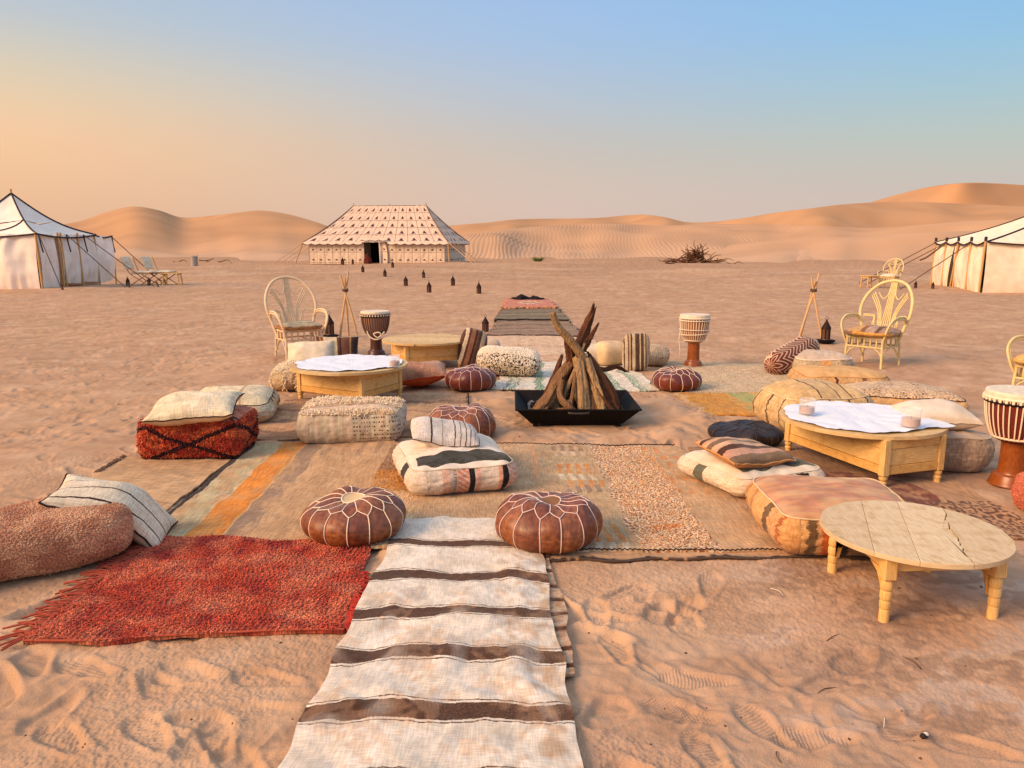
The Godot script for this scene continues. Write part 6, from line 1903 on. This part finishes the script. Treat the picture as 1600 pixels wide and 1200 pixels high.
func make_chairs() -> void:
	var a := Vector3(-3.03, G(-3.0, -10.85), -10.85)
	chair("pale rattan armchair with a round back on the left of the camp", a, 34.0, 0.58, M.rattan, "rattan armchairs round the camp")
	var sc := striped([0.2, C(196, 178, 144), 0.28, C(158, 138, 108), 0.5, C(204, 188, 156), 0.55, C(150, 132, 104), 0.8, C(190, 172, 138), 1.0, C(206, 188, 154)], true, 128, 128)
	var c1 := boxed("seat_cushion", "grey-beige seat cushion on the left rattan armchair", "seat cushion", a + Vector3(0.02, 0.41, 0.03), 34.0, Vector3(0.54, 0.05, 0.52), cloth(sc), cloth(striped([0.3, C(190, 128, 84), 0.6, C(206, 146, 90), 1.0, C(178, 120, 80)], true, 64, 64)), {"r": 0.14, "dome": 0.05, "bulge": 0.02, "seed": 41.0})
	var b := Vector3(4.83, G(4.83, -10.25), -10.2)
	chair("pale yellow rattan armchair with a round back on the right of the camp", b, -52.0, 0.55, M.rattan_yellow, "rattan armchairs round the camp")
	boxed("seat_cushion", "orange and brown striped seat cushion on the yellow rattan armchair", "seat cushion", b + Vector3(-0.04, 0.41, 0.05), -46.0, Vector3(0.56, 0.06, 0.54), cloth(striped([0.4, C(214, 166, 108), 0.5, C(150, 100, 70), 0.7, C(190, 160, 140), 0.78, C(110, 76, 64), 1.0, C(176, 140, 124)], false, 128, 128)), cloth(striped([0.25, C(226, 168, 92), 0.45, C(206, 170, 130), 0.55, C(120, 84, 74), 0.7, C(190, 170, 156), 1.0, C(150, 112, 96)], false, 128, 64)), {"r": 0.13, "dome": 0.05, "bulge": 0.025, "seed": 42.0})
	var d := Vector3(5.42, G(5.42, -7.55), -7.55)
	chair("rattan armchair almost wholly cut off by the right edge, behind the rope drum", d, -62.0, 0.58, M.rattan_yellow, "rattan armchairs round the camp")
	boxed("seat_cushion", "tan seat cushion on the rattan armchair at the right edge", "seat cushion", d + Vector3(-0.04, 0.41, 0.02), -62.0, Vector3(0.56, 0.06, 0.54), plain_cloth(C(222, 176, 112)), plain_cloth(C(226, 180, 112)), {"r": 0.13, "dome": 0.05, "bulge": 0.025, "seed": 43.0})
	var e := Vector3(14.62, G(14.6, -30.0), -30.0)
	chair("distant rattan armchair beside the cream tent's guy ropes", e, -50.0, 0.6, M.rattan_yellow, "rattan armchairs round the camp")
	boxed("seat_cushion", "cream seat cushion on the distant rattan armchair by the cream tent", "seat cushion", e + Vector3(0, 0.41, 0), -50.0, Vector3(0.56, 0.06, 0.54), M.linen, M.linen, {"r": 0.13, "dome": 0.06, "bulge": 0.02, "seed": 44.0})

# ---------------------------------------------------------------- goblet drums
func drum(label: String, at: Vector3, turn: float, H: float, R: float, body: Material, shell: Material, cord: Material, studs: bool) -> Node3D:
	var t := thing("goblet_drum", label, "drum", at, turn, "goblet drums round the camp")
	var hb := H * 0.47
	part(t, "foot", B.new().lathe(curve2([Vector2(0.001, 0.0), Vector2(R * 0.62, 0.0), Vector2(R * 0.64, H * 0.02), Vector2(R * 0.56, H * 0.10), Vector2(R * 0.52, H * 0.115), Vector2(R * 0.43, H * 0.14), Vector2(R * 0.40, H * 0.30), Vector2(R * 0.40, hb)], 5), 32), body)
	var prof := curve2([Vector2(R * 0.40, hb - 0.005), Vector2(R * 0.62, hb + H * 0.025), Vector2(R * 0.80, hb + H * 0.13), Vector2(R * 0.92, hb + H * 0.30), Vector2(R * 0.96, H * 0.93), Vector2(R * 0.95, H)], 6)
	var sh := part(t, "shell", B.new().lathe(prof, 40), shell)
	part(t, "drum_skin", B.new().lathe(curve2([Vector2(R * 1.005, H * 0.945), Vector2(R * 1.01, H * 0.985), Vector2(R * 0.99, H + 0.004), Vector2(R * 0.94, H + 0.008), Vector2(R * 0.5, H + 0.007), Vector2(0.001, H + 0.007)], 4), 40), M.skin)
	var tor := func(r: float, y: float, rad: float) -> B:
		var path := PackedVector3Array()
		for k in 41: path.append(Vector3(cos(TAU * k / 40.0) * r, y, sin(TAU * k / 40.0) * r))
		return B.new().tube(path, rad, 6, false)
	part(sh, "hoop", tor.call(R * 1.02, H * 0.945, 0.009), cord)
	part(sh, "hoop", tor.call(R * 1.015, H * 0.90, 0.008), M.black if studs else cord)
	part(sh, "hoop", tor.call(R * 0.70, hb + H * 0.05, 0.008), cord)
	var one := B.new()
	var rp := []
	for k in 10:
		var f := k / 9.0
		var i := lerpf(7.0, prof.size() - 3.0, f)
		var q: Vector2 = prof[int(i)]
		rp.append(Vector3(q.x + 0.006, q.y, 0))
	rp[9] = Vector3(R * 1.02, H * 0.92, 0)
	one.tube(PackedVector3Array(rp), 0.0052, 5)
	var rm := one.mesh(cord)
	for k in 34: piece(sh, "cord", rm, Transform3D(Basis(Vector3.UP, TAU * k / 34.0 + 0.02 * n2(k * 2.0, R * 90.0)), Vector3.ZERO))
	if studs:
		var sm := B.new().box(Vector3(0.014, 0.024, 0.018), Vector3(R * 1.035, H * 0.923, 0), 0.004).mesh(M.stitch)
		for k in 34: piece(sh, "knot", sm, Transform3D(Basis(Vector3.UP, TAU * (k + 0.5) / 34.0), Vector3.ZERO))
		part(t, "carry_rope", B.new().tube(curve([Vector3(-0.10, hb + 0.07, R * 0.68), Vector3(-0.06, hb - 0.01, R * 0.72), Vector3(0.02, hb - 0.05, R * 0.76), Vector3(0.10, hb - 0.02, R * 0.74), Vector3(0.08, hb + 0.05, R * 0.80), Vector3(0.0, hb + 0.03, R * 0.82), Vector3(0.06, hb - 0.02, R * 0.80), Vector3(0.15, hb + 0.06, R * 0.68)], 7), 0.010, 7), M.rope_white)
	return t

func make_drums() -> void:
	drum("goblet drum with a dark red foot behind the bare round table", Vector3(-1.95, G(-1.95, -10.95), -10.95), 0.0, 0.63, 0.205, M.drumdark, mat(C(168, 128, 106), 0.5, {"tex": T.grain, "tri": 4.0}), mat(C(104, 84, 76), 0.85), true)
	var d := drum("goblet drum with pale cords standing on the sand right of the fire", Vector3(2.37, G(2.37, -9.94), -9.94), 0.0, 0.675, 0.19, M.drumwood, mat(C(186, 132, 84), 0.5, {"tex": T.grain, "tri": 4.0}), M.rope_white, false)
	var wrap := PackedVector3Array()
	for k in 61:
		var a := TAU * k / 40.0
		wrap.append(Vector3(cos(a) * 0.193, 0.485 + 0.02 * sin(a * 0.5) - 0.0007 * k, sin(a) * 0.193))
	part(d, "wound_rope", B.new().tube(wrap, 0.006, 5), M.rope_white)
	part(d, "hanging_rope", B.new().tube(curve([Vector3(-0.19, 0.48, 0.04), Vector3(-0.205, 0.36, 0.05), Vector3(-0.19, 0.2, 0.06), Vector3(-0.20, 0.08, 0.05)], 6), 0.006, 5), M.rope_white)
	drum("large goblet drum with white ropes and a carved amber foot at the right edge", Vector3(3.36, G(3.36, -4.97), -4.97), 20.0, 0.635, 0.205, M.drumwood, mat(C(124, 52, 40), 0.45, {"tex": T.grain, "tri": 4.0}), M.stitch, true)

# ---------------------------------------------------------------- lanterns and tripods
func lantern(label: String, at: Vector3, H: float, tray: bool, turn := 0.0, group := "") -> Node3D:
	var t := thing("lantern", label, "lantern", at, turn, group)
	var s := H / 0.30
	var lb := part(t, "body", B.new().lathe(PackedVector2Array([Vector2(0.001, 0.0), Vector2(0.062 * s, 0.0), Vector2(0.062 * s, 0.014 * s), Vector2(0.055 * s, 0.02 * s), Vector2(0.055 * s, 0.15 * s), Vector2(0.066 * s, 0.158 * s)]), 6), M.lantern_glass)
	for k in 6:
		part(lb, "post", B.new().box(Vector3(0.010 * s, 0.14 * s, 0.010 * s), Vector3(cos(TAU * k / 6.0) * 0.056 * s, 0.085 * s, sin(TAU * k / 6.0) * 0.056 * s), 0.001), M.lantern)
	part(t, "roof", B.new().lathe(PackedVector2Array([Vector2(0.068 * s, 0.155 * s), Vector2(0.068 * s, 0.166 * s), Vector2(0.05 * s, 0.195 * s), Vector2(0.028 * s, 0.235 * s), Vector2(0.016 * s, 0.25 * s), Vector2(0.016 * s, 0.262 * s), Vector2(0.001, 0.278 * s)]), 6), M.lantern)
	var ring := PackedVector3Array()
	for k in 17: ring.append(Vector3(cos(TAU * k / 16.0) * 0.02 * s, 0.295 * s + sin(TAU * k / 16.0) * 0.02 * s, 0))
	part(t, "ring", B.new().tube(ring, 0.003 * s, 5, false), M.lantern)
	if tray:
		part(t, "tray", B.new().lathe(PackedVector2Array([Vector2(0.001, -0.035), Vector2(0.12, -0.035), Vector2(0.15, -0.012), Vector2(0.155, 0.0), Vector2(0.15, 0.002), Vector2(0.115, -0.02), Vector2(0.001, -0.02)]), 24), M.iron)
	return t

func tripod(label: String, at: Vector3, H: float, feet: Array, knot: float, group: String) -> void:
	var t := thing("pole_tripod", label, "tripod", at, 0.0, group)
	for k in feet.size():
		var f: Vector3 = feet[k]
		var mid := Vector3(0.0, knot, 0.0) + Vector3(cos(k * 2.1), 0, sin(k * 2.1)) * 0.018
		var tip := mid + (mid - f) * ((H * (1.0 - 0.05 * k) - knot) / knot) + Vector3(rng.randf_range(-0.02, 0.02), 0, 0)
		part(t, "pole", B.new().tube(curve([f - Vector3(0, 0.03, 0), f.lerp(mid, 0.5) + Vector3(rng.randf_range(-0.012, 0.012), 0, 0.01), mid, tip], 5), func(x: float) -> float: return 0.021 - 0.006 * x + 0.0015 * sin(x * 40.0 + k), 8), M.stick)
	var w := PackedVector3Array()
	for k in 49: w.append(Vector3(cos(TAU * k / 16.0) * 0.045, knot - 0.02 + 0.0009 * k, sin(TAU * k / 16.0) * 0.045))
	part(t, "lashing", B.new().tube(w, 0.009, 6), M.rope_dark)

func make_lanterns() -> void:
	tripod("lashed tripod of pale poles behind the left rattan armchair", Vector3(-2.85, G(-2.85, -13.2), -13.2), 1.12, [Vector3(-0.10, 0, 0.1), Vector3(0.20, 0, 0.05), Vector3(-0.02, 0, -0.22)], 0.80, "lashed pole tripods")
	tripod("lashed tripod of pale poles behind the zigzag bolster", Vector3(4.92, G(4.92, -12.6), -12.6), 1.10, [Vector3(-0.25, 0, 0.12), Vector3(0.16, 0, 0.14), Vector3(-0.12, 0, -0.18)], 0.83, "lashed pole tripods")
	lantern("dark lantern on a black tray beside the left tripod", Vector3(-3.10, G(-3.10, -13.0) + 0.05, -13.0), 0.38, true)
	lantern("dark lantern on a black tray under the right tripod", Vector3(5.05, G(5.05, -12.3) + 0.05, -12.3), 0.36, true)
	lantern("dark metal lantern standing alone beside the dark cross-striped rug", Vector3(-0.49, G(-0.49, -14.1), -14.1), 0.30, false)
	# two rows of small lanterns mark the way to the patterned tent
	var rows := [[576, 428, "pathway lantern nearest the patterned tent's doorway, on the left"], [621, 423, "pathway lantern nearest the patterned tent's doorway, on the right"], [609, 433, "second pathway lantern of the left row counted from the tent"], [667, 433, "second pathway lantern of the right row counted from the tent"], [640, 445, "third pathway lantern of the left row counted from the tent"], [711, 446, "third pathway lantern of the right row counted from the tent"], [675, 455, "pathway lantern of the left row nearest the rugs"], [750, 457, "pathway lantern of the right row nearest the rugs"]]
	for r in rows:
		var d: float = 1.6 / tan(atan((r[1] - 600.0) / 1200.0) + atan(220.0 / 1200.0))
		var x: float = (r[0] - 800.0) / 1200.0 * d * 1.03
		lantern(r[2], Vector3(x, G(x, -d), -d), 0.40, false, rng.randf() * 60.0, "lanterns marking the way to the patterned tent")
	lantern("small dark lantern left of the folding chairs by the white tent", Vector3(-14.35, G(-14.35, -28.9), -28.9), 0.36, false)
	lantern("small dark red lantern under the folding chairs by the white tent", Vector3(-13.7, G(-13.7, -29.2), -29.2), 0.33, false)
	lantern("small dark lantern at the guy ropes of the cream tent, nearer the rattan chair", Vector3(15.45, G(15.45, -29.6), -29.6), 0.30, false)
	lantern("small dark lantern at the guy ropes of the cream tent, nearer its doorway", Vector3(15.9, G(15.9, -29.2), -29.2), 0.28, false)
	lantern("dark lantern against the front wall of the patterned tent, left of the doorway", Vector3(-13.3, G(-13.3, -61.0), -61.0), 0.62, false)
	lantern("smaller dark lantern against the patterned tent's front wall, close to the doorway", Vector3(-12.5, G(-12.5, -61.0), -61.0), 0.45, false)

# ---------------------------------------------------------------- things further off
func make_far_things() -> void:
	for k in 2:
		var at: Vector3 = [Vector3(-14.15, 0, -29.75), Vector3(-13.6, 0, -30.2)][k]
		at.y = G(at.x, at.z)
		var t := thing("folding_chair", ["folding lounge chair with white cushions, nearer the white tent", "folding lounge chair with white cushions, beside the small wooden table"][k], "lounge chair", at, 74.0, "folding lounge chairs by the white tent")
		for s in [-0.27, 0.27]:
			part(t, "frame", B.new().tube(curve([Vector3(s, 0.0, 0.45), Vector3(s, 0.24, 0.0), Vector3(s, 0.5, -0.42), Vector3(s, 1.05, -0.66)], 4), 0.018, 6), M.pole)
			part(t, "cross_leg", B.new().tube(line(Vector3(s, -0.01, -0.4), Vector3(s, 0.46, 0.46)), 0.018, 6), M.pole)
			part(t, "seat_rail", B.new().tube(line(Vector3(s, 0.44, -0.36), Vector3(s, 0.45, 0.52)), 0.018, 6), M.pole)
		for z in [-0.3, 0.0, 0.3]: part(t, "crossbar", B.new().tube(line(Vector3(-0.27, 0.44, z), Vector3(0.27, 0.44, z)), 0.014, 6), M.pole)
		pillow("lounge_cushion", ["white seat cushion of the folding chair nearer the white tent", "white seat cushion of the folding chair by the small table"][k], "cushion", at + Vector3(0.05, 0.5, 0), Vector3(0, 74, 0), Vector3(0.5, 0.1, 0.85), M.linen, M.linen, {"pinch": 0.0, "seed": 50.0 + k})
		pillow("lounge_cushion", ["white back cushion of the folding chair nearer the white tent", "white back cushion of the folding chair by the small table"][k], "cushion", at + Vector3(-0.5, 0.85, 0.14), Vector3(68, 74, 0), Vector3(0.46, 0.1, 0.5), M.linen, M.linen, {"pinch": 0.0, "seed": 52.0 + k, "pow": 0.3})
	var tables := [[Vector3(-12.98, 0, -29.6), 1.0, "small plain wooden table beside the folding lounge chairs", 4.0], [Vector3(13.86, 0, -30.0), 0.8, "small wooden side table beside the distant rattan armchair", 14.0]]
	for q in tables:
		var at: Vector3 = q[0]
		at.y = G(at.x, at.z)
		var t := thing("side_table", q[2], "table", at, q[3], "small side tables by the tents")
		for k in 4: part(t, "plank", B.new().box(Vector3(0.66 * q[1], 0.03, 0.115), Vector3(0, 0.45, -0.18 + 0.12 * k), 0.004), M["wood%d" % (k % 3)])
		for sx in [-1.0, 1.0]:
			for sz in [-1.0, 1.0]:
				part(t, "leg", B.new().tube(line(Vector3(sx * 0.26 * q[1], 0.435, sz * 0.17), Vector3(sx * 0.30 * q[1], -0.02, sz * 0.2)), 0.025, 7), M.woodup1)
			part(t, "rail", B.new().box(Vector3(0.02, 0.05, 0.32), Vector3(sx * 0.265 * q[1], 0.405, 0), 0.003), M.wood1)
	# bin out on the plain
	var bn := thing("grey_bin", "pale grey bin standing alone between the white tent and the patterned tent", "bin", Vector3(-23.4, G(-23.4, -57.2), -57.2))
	part(bn, "shell", B.new().lathe(curve2([Vector2(0.001, 0), Vector2(0.2, 0), Vector2(0.21, 0.02), Vector2(0.22, 0.75), Vector2(0.235, 0.78), Vector2(0.21, 0.8), Vector2(0.001, 0.76)], 3), 20), mat(C(176, 168, 160), 0.6, {"tex": T.dirt, "tri": 2.0}))
	part(bn, "lid", B.new().lathe(curve2([Vector2(0.23, 0.79), Vector2(0.23, 0.82), Vector2(0.12, 0.87), Vector2(0.001, 0.89)], 3), 20), mat(C(150, 142, 138), 0.6))
	part(bn, "post", B.new().tube(line(Vector3(0.27, 0, 0), Vector3(0.27, 0.95, 0)), 0.03, 6), M.pole)
	# green bush
	var bu := thing("desert_bush", "small green bush at the foot of the rippled slope", "bush", Vector3(2.2, G(2.2, -66.0), -66.0))
	var blades := B.new()
	for k in 260:
		var a := rng.randf() * TAU
		var l := rng.randf_range(0.25, 0.55)
		var d := Vector3(cos(a), rng.randf_range(0.5, 1.6), sin(a)).normalized()
		var p := Vector3(cos(a), 0, sin(a)) * rng.randf() * 0.28
		blades.tube(curve([p, p + d * l * 0.6, p + d * l + Vector3(cos(a) * 0.06, -0.03, 0)], 2), func(x: float) -> float: return 0.014 * (1.0 - 0.8 * x), 3, false)
	var bl := part(bu, "foliage", blades, mat(C(112, 124, 62), 0.9))
	bl.set_meta("kind", "stuff")
	# heap of dry branches: every branch on its own
	var kinds := []
	for k in 5:
		var b := B.new()
		b.tube(curve([Vector3(0, 0, 0), Vector3(0.06 * n2(k * 3.0, 1.0), 0.4, 0.05), Vector3(0.12 * n2(k * 5.0, 2.0), 0.8, -0.04), Vector3(0.18 * n2(k * 7.0, 3.0), 1.2, 0.06)], 3), func(x: float) -> float: return 0.055 * (1.0 - 0.65 * x), 5)
		kinds.append(b.mesh(M.log1 if k % 3 else M.log2))
	for k in 110:
		var a := rng.randf() * TAU
		var rr := rng.randf()
		var at := Vector3(15.3 + cos(a) * rr * 2.1, 0, -65.0 + sin(a) * rr * 1.1)
		var peak := 1.05 * maxf(0.0, 1.0 - rr)
		at.y = G(at.x, at.z) + rng.randf() * peak * 0.8
		var lean := Vector3(cos(a) * -0.8 + rng.randf_range(-0.9, 0.9), 0.12 + (1.0 - rr) * 0.32, sin(a) * -0.6 + rng.randf_range(-0.6, 0.6)).normalized()
		if rr > 0.7: lean = Vector3(rng.randf_range(-1, 1), 0.08, rng.randf_range(-0.6, 0.6)).normalized()
		var bs := Basis(Quaternion(Vector3.UP, lean)).scaled(Vector3.ONE * rng.randf_range(0.7, 1.25))
		var p := piece(self, "dry_branch", kinds[k % 5], Transform3D(bs, at))
		tag(p, "dry branch in the dark heap of firewood out on the plain", "branch", "branches of the firewood heap on the plain")
	for k in 9:
		var x := rng.randf_range(12.2, 19.0)
		var z := -64.0 + rng.randf_range(-3.0, 3.0)
		if k >= 5:
			x = rng.randf_range(-29.0, -22.0)
			z = rng.randf_range(-68.0, -62.0)
		var bs := Basis(Quaternion(Vector3.UP, Vector3(1, 0.03, rng.randf_range(-0.5, 0.5)).normalized())).scaled(Vector3(1, rng.randf_range(0.8, 1.6), 1))
		var p := piece(self, "dry_branch", kinds[k % 5], Transform3D(bs, Vector3(x, G(x, z) + 0.02, z)))
		tag(p, ["dry stick lying loose on the sand beside the firewood heap", "dry stick lying on the plain left of the patterned tent"][1 if k >= 5 else 0], "branch", ["loose sticks by the firewood heap", "loose sticks left of the patterned tent"][1 if k >= 5 else 0])

func make_litter() -> void:
	var st := B.new()
	st.grid(10, 7, func(u: float, v: float) -> Vector3:
		var a := TAU * u
		var e := PI * (v - 0.5)
		var p := Vector3(cos(a) * cos(e), sin(e) * 0.65, sin(a) * cos(e))
		return p * (1.0 + 0.3 * n3(p * 1.3)), true, true)
	var sm := st.mesh(M.pebble)
	var dm := st.mesh(mat(C(104, 74, 58), 0.9))
	var wm := st.mesh(mat(C(214, 200, 184), 0.7))
	var bm := st.mesh(mat(C(44, 36, 36), 0.6))
	var x0 := 1.365
	var o := piece(self, "pebble", bm, Transform3D(Basis().scaled(Vector3(0.013, 0.013, 0.011)), Vector3(x0, ground_y(x0, -2.295) + 0.008, -2.295)))
	tag(o, "dark pebble with a white end lying near the right bottom corner", "pebble")
	o = piece(self, "pebble", wm, Transform3D(Basis().scaled(Vector3(0.010, 0.009, 0.008)), Vector3(x0 + 0.010, ground_y(x0, -2.295) + 0.012, -2.300)))
	tag(o, "white pebble touching the dark pebble near the right bottom corner", "pebble")
	for k in 130:
		var r := 2.2 + 9.0 * rng.randf() * rng.randf()
		var a := deg_to_rad(rng.randf_range(-36.0, 36.0))
		var x := r * sin(a)
		var z := -r * cos(a)
		if cover(x, z) > 0.0: continue
		var s := rng.randf_range(0.002, 0.0055) * (0.6 + r * 0.14)
		var p := piece(self, "pebble", dm if k % 3 else sm, Transform3D(Basis.from_euler(Vector3(rng.randf(), rng.randf() * 6.0, 0)).scaled(Vector3(s, s * 0.8, s * 1.4)), Vector3(x, ground_y(x, z) + s * 0.2, z)))
		tag(p, "tiny dark pebble or crumb lying on the sand between the rugs and cushions", "pebble", "tiny dark pebbles scattered on the sand")
	for k in 34:
		var r := 2.2 + 3.5 * rng.randf()
		var a := deg_to_rad(rng.randf_range(-35.0, 35.0))
		var x := r * sin(a)
		var z := -r * cos(a)
		if cover(x, z) > 0.0: continue
		var l := rng.randf_range(0.02, 0.06)
		var t := rng.randf() * TAU
		var d := Vector3(cos(t), 0, sin(t)) * l
		var b := B.new()
		b.tube(curve([-d, Vector3(0, 0.004, 0) + Vector3(-d.z, 0, d.x) * rng.randf_range(-0.3, 0.3), d], 3), func(f: float) -> float: return 0.0022 * (1.0 - 0.5 * f), 5)
		solo("twig", "thin dry twig lying on the trodden sand near the front of the camp", "twig", b, M.twig if k % 4 else M.rope_white, Vector3(x, ground_y(x, z) + 0.002, z), "dry twigs scattered on the front sand")

func _ready() -> void:
	rng.seed = 11
	nz.seed = 5
	nz.frequency = 1.0
	nz.noise_type = FastNoiseLite.TYPE_SIMPLEX
	nz.fractal_type = FastNoiseLite.FRACTAL_NONE
	# camera
	var cam := Camera3D.new()
	cam.name = "camera"
	cam.fov = 53.13
	cam.position = Vector3(0, 1.6, 0)
	cam.rotation = Vector3(-atan(220.0 / 1200.0), 0, 0)
	cam.far = 9000.0
	cam.near = 0.05
	cam.current = true
	add_child(cam)
	# sky, exposure
	var env := Environment.new()
	env.background_mode = Environment.BG_SKY
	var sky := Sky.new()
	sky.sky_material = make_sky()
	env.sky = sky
	env.tonemap_mode = Environment.TONE_MAPPER_LINEAR
	env.tonemap_exposure = 1.0
	env.sdfgi_enabled = true
	env.ssao_enabled = true
	env.ssil_enabled = true
	var we := WorldEnvironment.new()
	we.name = "world_environment"
	we.environment = env
	add_child(we)
	# low hazy sun from the left
	var sun := DirectionalLight3D.new()
	sun.name = "sun"
	sun.light_color = Color(1.0, 0.82, 0.62)
	sun.light_energy = 1.55
	sun.light_angular_distance = 30.0
	sun.shadow_enabled = true
	var az := deg_to_rad(-118.0)
	var el := deg_to_rad(30.0)
	var to_sun := Vector3(sin(az) * cos(el), sin(el), -cos(az) * cos(el))
	sun.look_at_from_position(to_sun * 50.0, Vector3.ZERO)
	add_child(sun)
	make_textures()
	make_materials()
	make_layout()
	make_ground()
	make_dunes()
	make_rugs()
	make_tents()
	make_tables()
	make_cushions()
	make_poufs()
	make_fire()
	make_chairs()
	make_drums()
	make_lanterns()
	make_far_things()
	make_litter()
